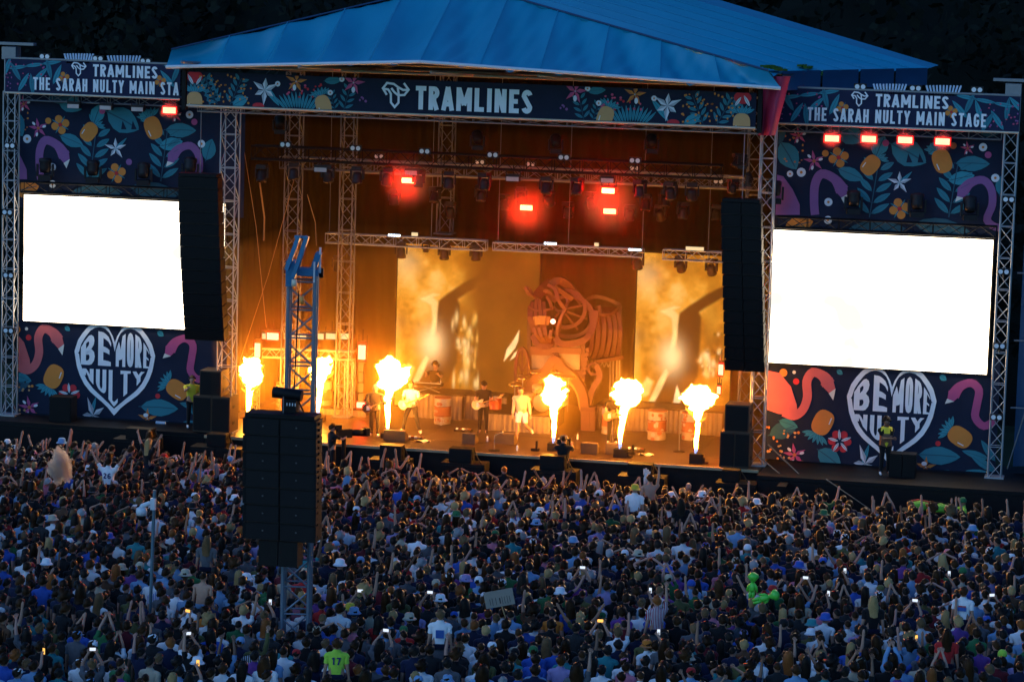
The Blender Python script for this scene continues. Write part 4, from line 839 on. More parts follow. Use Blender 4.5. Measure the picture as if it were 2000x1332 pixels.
# ================================================================ speaker hangs
def cabinet_mesh(w, h, d):
    mb = MB(); mb.box((0, 0, 0), (w, d, h)); return mb.mesh('cabinet', BLACKCAB)
def line_array(name, px0, px1, pyt, pyb, y, n, cols, lab, lean, group, gmat=GRILLE, curve=.35):
    A, B = onY((px0+px1)/2, pyt, y), onY((px0+px1)/2+lean, pyb, y); Wt = onY(px1, pyt, y).x-onY(px0, pyt, y).x; H = A.z-B.z
    t = thing(name, lab, 'speaker hang', (A.x, y, B.z), group); h = H/n; w = Wt/cols
    cm = cabinet_mesh(w-.015, h-.018, .55); gm = MB().box((0, 0, 0), (w*.94, .03, h*.86)).mesh('grille', gmat); tr = MB().box((0, 0, 0), (.06, .03, h*.9)).mesh('rig', BLACK)
    fm = MB().box((0, 0, 0), (w*.96, .012, .014)).mesh('edge', mat('cabinet edge', (.022, .02, .019), .4))
    for i in range(n):
        u = (i+.5)/n; c = A+(B-A)*u; yy = y+curve*u*u; tilt = Matrix.Rotation(.28*u*u*(1 if curve else 0), 4, 'X')
        for k in range(cols):
            x = c.x+(k-(cols-1)/2)*w; M = Matrix.Translation((x, yy, c.z)) @ tilt; cb = put('speaker_cabinet', cm, M, t)
            put('grille', gm, M @ Matrix.Translation((0, -.285, 0)), cb); put('edge_strip', fm, M @ Matrix.Translation((0, -.288, -h*.47)), cb)
            put('rigging_link', tr, M @ Matrix.Translation(((w/2-.02) if k == cols-1 else -(w/2-.02), -.3, 0)), cb)
    cbox('fly_frame', (A.x, y, A.z+.06), (Wt*.95, .6, .1), BLACK, t)
    bar('motor_chain', (A.x, y, A.z+.1), (A.x, y, 13.9 if y > -10 else A.z+.5), .015, GREYTUBE, t)
    return t, A, B
line_array('speaker_hang', 352, 430, 345, 662, -2.2, 14, 1, 'curved black speaker hang in front of the left video screen', 7, 'main speaker hangs')
line_array('speaker_hang', 1411, 1488, 395, 722, -2.2, 14, 2, 'curved black speaker hang at the right edge of the stage', 5, 'main speaker hangs')
DG = mat('delay grille', (.010, .010, .012), .5, .1, .4, 40)
dl, A_, B_ = line_array('delay_speakers', 482, 624, 815, 1052, -28.0, 7, 2, 'near black double speaker hang on the delay mast', -1, None, DG, 0)
sm = thing('delay_subwoofer', 'small black speaker pair hanging under the delay speakers', 'speaker', (B_.x, -28, B_.z-.7))
for k in range(2): cbox('speaker_cabinet', (B_.x+(k-.5)*.5-.04, -28, B_.z-.33), (.48, .5, .62), BLACKCAB, sm)
for i in range(7):   # small badges on the delay grilles
    u = (i+.5)/7; c = A_+(B_-A_)*u
    for k in (-1, 1): cbox('maker_badge', (c.x+k*.42, -28.31, c.z+.02), (.035, .012, .03), mat('badge', (.12, .12, .12), .3), dl)
b = MB()
for i in range(20): b.box((A_.x+.93+.01*math.sin(i*3), -28.05, A_.z-.1-i*.145), (.05, .12, .06))
kind(b.obj('rigging_plate', BLACKCAB, dl), 'stuff')
def boxspk(name, lab, cat, x0, x1, z0, z1, y, d, parts=1, group=None, m=BLACKCAB, slots=True):
    t = thing(name, lab, cat, ((x0+x1)/2, y, z0), group); w = (x1-x0)/parts
    for k in range(parts):
        c = cbox('speaker_cabinet', (x0+w*(k+.5), y, (z0+z1)/2), (w-.012, d, z1-z0), m, t); cbox('grille', (x0+w*(k+.5), y-d/2-.012, (z0+z1)/2), (w*.9, .02, (z1-z0)*.9), GRILLE, c)
        if slots:
            for s_ in (.25, .7): cbox('side_handle', (x0+w*(k+1)+.002, y-.05, z0+(z1-z0)*s_), (.012, .22, .1), BLACK, c)
    return t
# stage-edge fills: subs on the ground with a fill speaker on top
for px0, px1, py0, pyb, qx0, qx1, qy0, lab in ((725, 803, 893, 945, 745, 788, 868, 'below the tall flame near the white tee guitarist'), (866, 952, 899, 950, 880, 925, 874, 'below the black cap guitarist'), (1040, 1130, 913, 965, 1057, 1106, 888, 'in front of the stage camera operator'),
        (1210, 1302, 925, 975, 1228, 1276, 904, 'below the right guitarist'), (1400, 1480, 938, 980, 1412, 1446, 916, 'at the right end of the stage front'), (378, 478, 868, 905, 408, 446, 846, 'left of the near delay speakers'), (228, 312, 853, 900, 250, 300, 835, 'in the left pit beside the blond person')):
    y = -2.3; a, c = onY(px0, py0, y), onY(px1, py0, y)
    boxspk('subwoofer', f'black floor subwoofer {lab}', 'subwoofer', a.x, c.x, 0.0, a.z, y, .8, 2, 'stage edge subwoofers')
    a2, c2 = onY(qx0, qy0, y), onY(qx1, qy0, y)
    boxspk('fill_speaker', f'small black fill speaker on the subwoofer {lab}', 'speaker', a2.x, c2.x, a.z+.002, a2.z+.02, y, .5, 1, 'stage edge fill speakers')
    bb = MB(); bb.path([(c2.x, y+.1, a2.z-.05), (c2.x+.15, y-.05, a.z+.16), (c2.x+.3, y-.2, a.z+.02), (c2.x+.42, y-.1, a.z-.5)], .022, 5); tag(bb.obj('speaker_cable', BLACKCAB), f'cable trailing from the fill speaker {lab}', 'cable')
for lab, px0, px1, pyb, pym, pyt, qx0, qx1, y, sd in (('left', 386, 458, 834, 768, 720, 398, 440, -.6, 1), ('right', 1411, 1469, 905, 838, 786, 1420, 1468, -1.0, 1)):
    a, c = onY(px0, pym, y), onY(px1, pym, y)
    boxspk('stacked_speaker', f'big speaker stack base with brown side at the {lab} of the stage', 'speaker', a.x, c.x, 1.83, a.z, y, 1.0, 2, 'side speaker stacks', mat('brown cabinet', (.07, .045, .03), .6))
    a2, c2 = onY(qx0, pyt, y), onY(qx1, pyt, y); boxspk('stacked_speaker', f'upper speaker box on the {lab} stage stack', 'speaker', a2.x, c2.x, a.z+.002, a2.z, y, .9, 1, 'side speaker stacks', MATS['brown cabinet'])
boxspk('equipment_case', 'black case standing on the left wing before the scrim', 'case', onY(102, 800, -.4).x, onY(145, 800, -.4).x, 1.802, onY(120, 773, -.4).z, -.4, .6, 1, None, BLACK, False)
boxspk('equipment_case', 'black double case on the right wing beside the hi-vis guard', 'case', onY(1738, 900, -.9).x, onY(1790, 900, -.9).x, 1.802, onY(1760, 884, -.9).z, -.9, .6, 2, None, BLACK, False)
# monitor wedges
def wedge(px, py, wpx, lab, y=None):
    p = onZ(px, py, 1.8); w = wpx/59; t = thing('stage_monitor', lab, 'monitor wedge', (p.x, p.y, 1.8), 'monitor wedges on the stage')
    Mx = Matrix.Translation((p.x-w/2, p.y, 1.805)) @ Matrix.Rotation(1.5708, 4, 'Z') @ Matrix.Diagonal((1, -1, 1, 1))
    mb = MB(); mb.prism([(-.0, 0), (.5, 0), (.5, .12), (.16, .36), (0, .36)], w, Mx); mb.obj('cabinet', mat('tan wedge', (.10, .065, .035), .6), t)
    q = Mx @ Vector((.345, w/2, .255)); cbox('grille', q, (w*.9, .36, .02), mat('tan grille', (.16, .11, .06), .6), t, Matrix.Rotation(-.615+3.1416, 3, 'X'))
for px, py, w_, lab in ((770, 862, 44, 'monitor wedge just right of the tall left flame'), (915, 868, 26, 'monitor wedge at the feet of the black cap guitarist'), (985, 868, 40, 'monitor wedge below the singer'), (1150, 887, 33, 'monitor wedge left of the right guitarist'), (1196, 888, 28, 'monitor wedge behind the fifth flame machine')): wedge(px, py, w_, lab)
# small stage clutter
def clutter(px, py, kind_, lab):
    p = onZ(px, py, 1.805)
    if kind_ == 'pedal':
        t = thing('pedal_board', lab, 'pedal board', p, None); cbox('board', p+Vector((0, 0, .03)), (.6, .3, .05), BLACK, t)
        for k in range(5): cbox('pedal', p+Vector((-.22+k*.11, 0, .08)), (.08, .13, .05), [WHITE, RUST, PALE, CORR, WOODORANGE][k], t)
    elif kind_ == 'clamp':
        t = thing('small_lamp', lab, 'lamp', p, None); cbox('foot', p+Vector((0, 0, .04)), (.26, .16, .07), BLACK, t); cbox('head', p+Vector((.05, 0, .2)), (.06, .12, .26), BLACK, t)
    elif kind_ == 'towel':
        b = MB(); b.grid(lambda u, v: p+Vector(((u-.5)*.5, (v-.5)*.3, .03+.05*math.sin(u*7)*math.sin(v*5+1))), 8, 5); tag(b.obj('towel', mat('cream towel', (.6, .5, .35), .9), None, True), lab, 'towel')
    elif kind_ == 'bottle':
        t = thing('water_bottle', lab, 'bottle', p); MB().lathe([(.035, 0), (.035, .14), (.015, .19)], p, 8).obj('bottle_body', PALE, t); MB().lathe([(.017, .19), (.017, .22)], p, 8).obj('cap', RUST, t)
for a in ((905, 842, 'pedal', 'colourful effects pedal board behind the black cap guitarist'), (812, 858, 'pedal', 'effects pedal board before the white tee guitarist'), (1045, 880, 'clamp', 'small floor lamp on the stage lip left of the arch flame'), (1233, 888, 'clamp', 'small floor lamp right of the fifth flame machine'), (1262, 889, 'towel', 'cream towel lying on the stage right of the leaning flame'),
          (1242, 880, 'pedal', 'effects pedal board before the right guitarist'), (825, 862, 'towel', 'cream towel by the white tee guitarist pedal board'), (1010, 880, 'bottle', 'water bottle on the stage lip below the singer'), (1128, 858, 'bottle', 'water bottle near the right pillar of the arch'), (952, 862, 'bottle', 'water bottle beside the black cap guitarist')): clutter(*a)
def micstand(px, py, h, lab):
    p = onZ(px, py, 1.8); t = thing('microphone_stand', lab, 'microphone stand', p); MB().lathe([(.0, 0), (.2, 0), (.19, .02), (.02, .035)], p, 16).obj('round_base', BLACK, t)
    bar('pole', p+Vector((0, 0, .03)), p+Vector((0, 0, h)), .012, GREYTUBE, t); bar('boom', p+Vector((0, 0, h)), p+Vector((.22, -.12, h+.12)), .009, GREYTUBE, t); MB().path([p+Vector((.22, -.12, h+.12)), p+Vector((.32, -.18, h+.16))], [.018, .03], 8).obj('microphone', GREYTUBE, t)
micstand(1326, 882, 1.35, 'microphone stand on a round base between two right flames'); micstand(965, 880, .5, 'short microphone stand at the stage lip beside the singer'); micstand(1196, 868, 1.4, 'microphone stand in front of the right guitarist')
# drum kit under the arch
dk = thing('drum_kit', 'drum kit glinting under the arch on the centre riser', 'drum kit', (1.0, 4.2, zr3))
kx, ky = onY(1062, 790, 4.3).x, 4.3
def drum(c, r, h, tilt, m, nm): 
    M3 = Matrix.Rotation(tilt, 3, 'X'); MB().lathe([(r, -h/2), (r*1.03, -h/2+.02), (r, -h/2+.03), (r, h/2-.03), (r*1.03, h/2-.02), (r, h/2)], c, 20, R=M3).obj(nm, m, dk, True)
SH = mat('cream drum shell', (.5, .36, .18), .35); BR_ = mat('brass', (.7, .45, .15), .25, .8, .1)
drum((kx, ky-.2, zr3+.32), .31, .42, 1.5708, SH, 'bass_drum'); drum((kx-.5, ky-.3, zr3+.5), .19, .2, .25, SH, 'snare_drum'); drum((kx-.2, ky-.3, zr3+.8), .17, .18, .5, SH, 'tom_drum'); drum((kx+.22, ky-.3, zr3+.8), .18, .2, .5, SH, 'tom_drum'); drum((kx+.6, ky-.1, zr3+.42), .23, .36, .15, SH, 'floor_tom')
for dx_, dy_, z_ in ((-.75, -.1, 1.15), (.85, .0, 1.25), (-.35, .1, 1.35), (.45, .15, 1.4), (-1.0, -.2, .9)):
    MB().lathe([(.02, .02), (.1, .012), (.24, -.012), (.02, 0)], (kx+dx_, ky+dy_, zr3+z_), 18, R=Matrix.Rotation(.3, 3, 'X')).obj('cymbal', BR_, dk, True); bar('cymbal_stand', (kx+dx_, ky+dy_, zr3), (kx+dx_, ky+dy_, zr3+z_), .012, ALU, dk)
p = onY(966, 790, 3.7); td = thing('side_drum', 'red floor drum on the riser left of the singer', 'drum', (p.x, 3.7, zr3)); MB().lathe([(.24, 0), (.25, .02), (.24, .04), (.24, .36), (.25, .38), (.24, .4)], (p.x, 3.7, zr3+.04), 20).obj('shell', mat('red drum shell', (.35, .05, .02), .4), td, True); MB().lathe([(.235, 0), (.235, .015)], (p.x, 3.7, zr3+.445), 20).obj('drum_skin', WHITE, td)
pk = onY(838, 762, 5.3); kb = thing('keyboard', 'dark keyboard on the tall corrugated riser', 'keyboard', (pk.x, 5.3, zr2)); cbox('keyboard_body', (pk.x, 5.2, zr2+.28), (1.0, .35, .1), BLACK, kb); bar('stand_leg', (pk.x-.4, 5.2, zr2), (pk.x+.3, 5.2, zr2+.24), .02, GREYTUBE, kb); bar('stand_leg', (pk.x+.4, 5.25, zr2), (pk.x-.3, 5.25, zr2+.24), .02, GREYTUBE, kb); cbox('key_row', (pk.x, 5.1, zr2+.335), (.92, .12, .01), WHITE, kb)
# ================================================================ lanterns
REDL = emitmat('red strobe face', (1, .022, .012), 60); REDH = emitmat('hot red strobe face', (1, .005, .0016), 640); HALO = emitmat('red reflector', (1, .006, .008), .9); UNLIT = mat('unlit strobe face', (.55, .42, .38), .4); CREAMF = emitmat('cream lamp face', (1, .74, .38), 1.0); BLUEW = emitmat('cool white lamp face', (.62, .8, 1), 6)
HOUS = mat('lamp housing', (.022, .02, .022), .4, .2, .2)
def strobe(p, w, h, lab, lit, vertical=False, face=None):
    t = thing('strobe_light', lab, 'strobe light', p, 'strobe lights'); w2, h2 = (h, w) if vertical else (w, h)
    cbox('housing', Vector(p)+Vector((0, .1, .04)), (w2*1.12, .18, h2*1.25+.06), HOUS, t); lit and cbox('reflector', Vector(p)+Vector((0, .006, 0)), (w2*1.2, .02, h2*1.4), HALO, t); cbox('lamp_face', Vector(p)+Vector((0, -.012, 0)), (w2, .03, h2), face or ((REDH if p[2] > 9.5 and p[1] > .3 else REDL) if lit else UNLIT), t)  # glowing plate added behind lit faces for their red halo
    bar('yoke', Vector(p)+Vector((-w2*.58, .1, .02)), Vector(p)+Vector((-w2*.58, .1, h2*.9+.15)), .014, HOUS, t); bar('yoke', Vector(p)+Vector((w2*.58, .1, .02)), Vector(p)+Vector((w2*.58, .1, h2*.9+.15)), .014, HOUS, t)
    bar('hanging_arm', Vector(p)+Vector((0, .1, h2*.6)), Vector(p)+Vector((0, .1, h2*.9+.35)), .02, HOUS, t)
for i, (px, py) in enumerate(((1625, 271), (1697, 272), (1768, 274), (1841, 277))): strobe(onY(px, py, -.2), .45, .2, f'glowing red strobe light under the right wing banner, {ORD[i]} from the stage', True)
for i, (px, py) in enumerate(((143, 208), (206, 211), (268, 214))): strobe(onY(px, py, -.2), .4, .13, f'unlit strobe light under the left wing banner, {ORD[i]} from the outer edge', False)
strobe(onY(331, 216, -.2), .44, .2, 'single glowing red strobe light under the left wing banner', True)
for px, py, y, lab in ((797, 353, .6, 'glowing red strobe light left on the front lighting truss'), (1028, 406, 3.2, 'glowing red strobe light lower in the middle of the stage'), (1188, 373, .6, 'upper of two glowing red strobe lights on the right of the front truss'), (1191, 413, 3.2, 'lower of two glowing red strobe lights on the right side')): strobe(onY(px, py, y), .42, .17, lab, True)
for px, py, lab in ((626, 332, 'left'), (1001, 350, 'middle'), (803, 338, 'left of middle'), (1186, 353, 'right')): strobe(onY(px, py, .35), .42, .14, f'unlit strobe light on the front lighting truss, the {lab} one', False)
strobe(onY(533, 657, 4.4), .42, .24, 'glowing red strobe light on top of the goalpost truss', True); strobe(onY(503, 684, 4.1), .5, .2, 'upright glowing red strobe light on the left goalpost leg', True, True); strobe(onY(707, 688, 4.1), .5, .26, 'upright glowing red strobe light beside the right goalpost leg', True, True); strobe(onY(705, 791, 4.1), .3, .2, 'low red strobe light at the foot of the right goalpost leg', True)
strobe(onY(1408, 722, 3.6), .36, .16, 'upright red strobe light behind the right speaker hang', True, True); strobe(onY(1404, 762, 3.6), .25, .12, 'small red strobe light behind the right speaker stack', True, True)
for i, px in enumerate((521, 565, 588, 622, 647, 673)): strobe(onY(px, 657, 4.5), .38, .2, f'cream lamp panel on top of the goalpost truss, {ORD[i]} from the left', False, False, CREAMF)
lb = thing('lamp_column', 'column of small amber panels below the right goalpost strobe', 'lamp column', onY(705, 800, 4.1))
for k in range(4): p = onY(705, 717+k*20, 4.1); cbox('amber_panel', p, (.17, .06, .3), emitmat('amber panel face', (1, .38, .06), .55), lb)
lb2 = thing('lamp_column', 'column of small amber panels on the left goalpost leg', 'lamp column', onY(500, 800, 4.1))
for k in range(4): p = onY(500, 712+k*21, 4.1); cbox('amber_panel', p, (.17, .06, .3), MATS['amber panel face'], lb2)
# moving heads: base, yoke arms, head with lens
def head_meshes():
    a = MB().box((0, 0, -.07), (.34, .34, .14)).mesh('mover base', HOUS)
    b = MB().box((0, 0, -.27), (.05, .14, .34)).mesh('mover arm', HOUS)
    c = MB().lathe([(.05, .17), (.13, .15), (.16, .05), (.16, -.1), (.18, -.14), (.18, -.22), (.02, -.22)], n=14).mesh('mover head', HOUS, True)
    d = MB().lathe([(.0, 0), (.15, 0), (.14, .012)], n=14).mesh('mover lens', mat('dark lens', (.08, .05, .05), .08, .2, 0)); return a, b, c, d
HA, HB, HC, HD = head_meshes()
def mover(p, lab, pan=0., tilt=.3, s=1., up=False, group='moving lights'):
    t = thing('moving_light', lab, 'moving light', p, group)
    M0 = Matrix.Translation(p) @ Matrix.Rotation(pan, 4, 'Z') @ (Matrix.Rotation(math.pi, 4, 'Y') if up else Matrix()) @ Matrix.Scale(s, 4)
    put('base', HA, M0, t)
    for k in (-1, 1): put('yoke_arm', HB, M0 @ Matrix.Translation((k*.21, 0, 0)), t)
    h = put('lamp_head', HC, M0 @ Matrix.Translation((0, 0, -.36)) @ Matrix.Rotation(tilt, 4, 'X'), t); put('lens', HD, M0 @ Matrix.Translation((0, 0, -.36)) @ Matrix.Rotation(tilt, 4, 'X') @ Matrix.Translation((0, 0, -.235)), h)
for i, (px, py) in enumerate(((512, 322), (574, 318), (641, 322), (698, 325), (756, 328), (818, 332), (877, 335), (947, 338), (1068, 345), (1128, 347), (1250, 352), (1310, 355), (1352, 357))): mover(onY(px, py, .5), f'dark moving light under the front lighting truss, {ORD[i]} from the left', RNG.uniform(-.5, .5), RNG.uniform(-.3, .5), 1.0, group='moving lights on the front truss')
for i, (px, py) in enumerate(((850, 365), (940, 362), (1018, 366), (1072, 372), (1155, 375), (1262, 380), (1300, 372), (1335, 395))): mover(onY(px, py, 3.2), f'dark moving light under the second lighting truss, {ORD[i]} from the left', RNG.uniform(-.6, .6), RNG.uniform(-.4, .6), .95, group='moving lights on the second truss')
for i, (px, py) in enumerate(((770, 370), (880, 395), (985, 380), (1110, 395), (1230, 400), (1290, 400), (1400, 400))): mover(onY(px, py, 6), f'dim moving light under the rear lighting truss, {ORD[i]} from the left', RNG.uniform(-.6, .6), RNG.uniform(-.4, .6), .95, group='moving lights on the rear truss')
for i, (px, py, tl) in enumerate(((784, 473, .1), (868, 476, .1), (832, 473, 0), (1246, 495, .2), (1330, 500, .7), (1390, 506, .5), (930, 478, .1))): mover(onY(px, py, 5), f'moving light hanging from the screen trusses, {["left corner","larger left middle","small left middle","at the right screen corner","tilted on the right screen","tilted near the right hang","right end of left screen"][i]}', RNG.uniform(-.3, .3), tl, .95 if i != 2 else .6, group='moving lights on the screen trusses')
for i, (px, py) in enumerate(((932, 293), (546, 262), (1272, 300), (1085, 300))): mover(onY(px, py, .7), f'moving light standing on top of the front lighting truss, {ORD[i]} of four', .3, .9, 1.05, True, group='moving lights standing on the front truss')
for sd, l in (('left', ((88, 352), (181, 357), (280, 362), (371, 352))), ('right', ((1500+12, 398), (1666, 418), (1790, 424), (1893, 430)))):
    for i, (px, py) in enumerate(l): mover(onY(px, py, .0), f'dark moving light standing above the {sd} video screen, {ORD[i]} from the left', .2, .15+.1*i, 1.25, True, group='moving lights above the screens')
for i, (px, py) in enumerate(((1450, 330), (1432, 350), (1462, 365), (1440, 300))): mover(onY(px, py, 1.0), f'glinting moving light clustered beside the right truss tower, {ORD[i]} of four', i*.7, .5, .8, i % 2 == 0, group='moving lights beside the right tower')
mover(onY(660, 500, 5), 'moving light hanging on the second orange tower', .2, .4, .9); mover(onY(560, 505, 3), 'moving light hanging behind the blue mast head', .4, .2, .9)
# audience blinders (pairs of pale round lamps)
def blinder(px, py, y, lab, s=1., vert=False):
    p = onY(px, py, y); t = thing('audience_blinder', lab, 'audience light', p, 'pairs of round audience lights')
    cbox('housing', p+Vector((0, .08, 0)), (.40*s, .12, .2*s), HOUS, t)
    for k in (-1, 1): MB().lathe([(.0, 0), (.07*s, .0), (.075*s, .02)], p+Vector((k*.095*s, .015, 0)), 12, R=Matrix.Rotation(1.5708, 3, 'X')).obj('round_lamp', PALE, t)
    bar('clamp', p+Vector((0, .1, -.1*s)), p+Vector((0, .14, -.25*s)), .02, HOUS, t)
for i, (px, py) in enumerate(((557, 283), (694, 290), (829, 296), (962, 303), (1101, 308), (1240, 314))): blinder(px, py, .2, f'pair of round pale lamps on the front lighting truss, {ORD[i]} from the left')
for i, (px, py) in enumerate(((740, 306), (937, 317), (1036, 321), (1239, 329), (1403, 355))): blinder(px, py, 2.9, f'dimmer pair of round lamps on the second truss, {ORD[i]} from the left', .9)
for i, (px, py) in enumerate(((19, 285), (14, 415), (16, 538), (16, 646))): blinder(px, py, -.2, f'pair of round lamps on the outer left tower, {ORD[i]} from the top')
for i, (px, py) in enumerate(((1970, 390), (1960, 531), (1952, 676), (1946, 815))): blinder(px, py, -.3, f'pair of round lamps on the outer right tower, {ORD[i]} from the top')
for i, (px, py) in enumerate(((87, 111), (191, 115), (284, 120))): blinder(px, py, -.3, f'pair of round lamps on top of the left wing banner, {ORD[i]} from the outer edge')
for i, (px, py) in enumerate(((1680, 170), (1788, 173), (1908, 176))): blinder(px, py, -.3, f'pair of round lamps on top of the right wing banner, {ORD[i]} from the stage')
def fan(px0, px1, py, lab):
    a, c = onY(px0, py, -.25), onY(px1, py, -.25); t = thing('slat_lamp', lab, 'slat lamp', (a+c)/2, 'slat lamps on the wing banners'); n_ = 11
    for k in (0, 1): cbox('base_tray', lerp(a, c, .25+.5*k)+Vector((0, 0, -.03)), ((c.x-a.x)*.46, .2, .05), WHITE, t)
    SL = mat('pale blue slat', (.45, .58, .75), .3)
    for k in range(n_):
        u = (k+.5)/n_; p = lerp(a, c, u); cbox('slat', p+Vector(((u-.5)*.16, 0, .14)), (.055, .05, .27), SL, t, Matrix.Rotation((u-.5)*.7, 3, 'Y'))
fan(130, 178, 121, 'pale comb of slats on the left wing banner, outer of two'); fan(214, 270, 125, 'pale comb of slats on the left wing banner, inner of two'); fan(1710, 1765, 181, 'pale comb of slats on the right wing banner, inner of two'); fan(1813, 1872, 184, 'pale comb of slats on the right wing banner, outer of two')
for i, (px, py, nm) in enumerate(((770, 460, 'left'), (1075, 476, 'centre'), (1240, 488, 'right'))):
    p = onY(px, py, 4.75); t = thing('spot_bar', f'cool white glowing lamp bar on the {nm} screen truss', 'lamp bar', p); cbox('bar_housing', p+Vector((0, .05, 0)), (.46, .08, .12), HOUS, t)
    for k in range(5): cbox('lamp_cell', p+Vector((-.18+k*.09, -.0, 0)), (.07, .03, .07), BLUEW, t)
for i, (px, py, y) in enumerate(((810, 458, 4.75), (1165, 478, 4.75), (1357, 486, 4.75))):
    p = onY(px, py, y); w_ = (.22, .15, .62)[i]; t = thing('lamp_panel', f'small cream glowing lamp panel on the {("left","centre","right")[i]} screen truss', 'lamp panel', p); cbox('lamp_face', p, (w_, .04, .12), CREAMF, t); cbox('housing', p+Vector((0, .06, 0)), (w_+.04, .06, .15), HOUS, t)
# the two cool spot beams slanting through the smoke
for px, py, tx, ty, nm in ((1072, 478, 985, 530, 'centre'), (1238, 490, 1165, 540, 'right')):
    a, c = onY(px, py, 4.6), onY(tx, ty, 4.0); L_ = bpy.data.lights.new('spot beam', 'SPOT'); L_.energy = 260; L_.color = (.6, .75, 1); L_.spot_size = rad(13); L_.spot_blend = .6; L_.shadow_soft_size = .05
    o = bpy.data.objects.new('spot_beam', L_); COL.objects.link(o); o.matrix_world = Matrix.Translation(a) @ (c-a).to_track_quat('-Z', 'Y').to_matrix().to_4x4()
# ================================================================ CCTV pole in the crowd
p0, p1 = onY(296, 1150, -25), onY(302, 957, -25)
pt = thing('camera_pole', 'thin steel pole with a white dome camera rising from the crowd', 'camera pole', (p0.x, -25, 0))
bar('pole', (p0.x-.05, -25, 0), p1, .045, mat('blue grey pole', (.12, .2, .25), .4, .4, .1), pt, 10)
q = onY(279, 990, -25); q0 = onY(300, 985, -25)
WC = mat('white plastic', (.62, .66, .7), .35)
MB().path([q0, q0+Vector((-.1, -.05, .03)), q+Vector((.02, -.1, .05)), q+Vector((0, -.1, -.02))], [.06, .06, .065, .08], 10).obj('camera_arm', WC, pt, True)
MB().lathe([(.06, .05), (.13, .02), (.145, -.06), (.14, -.16)], q+Vector((0, -.1, -.03)), 16).obj('camera_housing', WC, pt, True); MB().lathe([(.13, 0), (.12, -.07), (.06, -.13), (.01, -.14)], q+Vector((0, -.1, -.19)), 16).obj('camera_dome', BLACK, pt, True)
cbox('junction_box', q0+Vector((0, -.03, .02)), (.12, .12, .3), WC, pt)
# ================================================================ pit: barrier, stairs, medic bags, side sheet
bar_ = thing('crowd_barrier', 'grey crowd barrier between the pit and the front row', 'barrier', (2, -3.7, 0))
for i in range(30):
    x = -15+i*1.15; cbox('barrier_panel', (x, -3.75-.02*(x+15)*.6, .55), (1.1, .05, 1.1), GREYTUBE, bar_)
st = thing('stair_rail', 'dark stair handrails going down from the right stage corner', 'handrail', onZ(1600, 960, 0.2))
for a, c, ya, yb_ in (((1500, 868), (1560, 925), -1.3, -2.), ((1478, 888), (1535, 935), -1.3, -2.), ((1612, 935), (1700, 995), -2.6, -2.8)): bar('handrail', onY(*a, ya), onY(*c, yb_), .022, mat('worn rail', (.12, .11, .09), .4, .4, .1), st)
for k in range(5): cbox('tread', (10.4+.28*k, -2.9, 1.62-.32*k), (.28, .9, .04), BLACK, st)
for i, (px, py) in enumerate(((1797, 986), (1838, 991))):
    p = onY(px, py, -3.5); t = thing('medic_bag', f'bright green medic bag in the pit, {("left with an orange top", "right beside the medics")[i]}', 'bag', p, 'medic bags'); 
    mb = MB(); mb.lathe([(.02, -.12), (.3, -.12), (.34, -.06), (.34, .06), (.29, .12), (.02, .13)], p, 16); o = mb.obj('bag_body', mat('lime fabric', (.12, .42, .03), .7), t, True)
    MB().path([p+Vector((-.28, -.1, .13)), p+Vector((0, -.12, .19)), p+Vector((.28, -.1, .13))], .03, 6).obj('strap', mat('red strap', (.5, .05, .03), .7) if i == 0 else BLACK, t)
tb = thing('pit_table', 'dark trolley under the green medic bags', 'trolley', onY(1815, 1010, -3.5)); p = onY(1815, 997, -3.5); cbox('table_top', p+Vector((0, 0, -.02)), (1.7, .6, .06), BLACK, tb)
for k in (-.7, .7): bar('leg', p+Vector((k, 0, -.05)), (p.x+k, p.y, 0), .03, BLACK, tb)
b = MB(); b.grid(lambda u, v: (17.45+1.6*u, 1.2+.12*math.sin(u*9+v*2), 2.0+9.5*v), 16, 8); tag(b.obj('side_sheet', mat('navy side sheet', (.02, .07, .16), .6, 0, .4, .7), None, True), 'dark blue sheet hanging beyond the outer right tower', 'sheet')
sf = thing('scaffold_frame', 'dim blue scaffold frame beyond the outer right tower', 'scaffold', (18, .6, 1.8))
for z in (4., 6.2, 8.4): bar('scaffold_tube', (17.3, .7, z), (19.5, .7, z+.05), .03, GREYTUBE, sf)
for x in (17.9, 18.9): bar('scaffold_tube', (x, .7, 1.8), (x, .7, 11), .03, GREYTUBE, sf)
bar('scaffold_tube', (17.3, .65, 2.), (18.9, .65, 8.4), .025, GREYTUBE, sf)
cbox('case', (18.5, -.6, 2.3), (1.2, .8, .95), BLACK, sf)
hs = tag(MB().path([onZ(313, 827, 1.81)+Vector((-.15, 0, .02)), onZ(313, 827, 1.81)+Vector((.2, 0, .02))], .06, 8).obj('rolled_sheet', mat('pale blue roll', (.3, .45, .6), .5)), 'small pale blue roll lying on the left wing platform', 'roll')
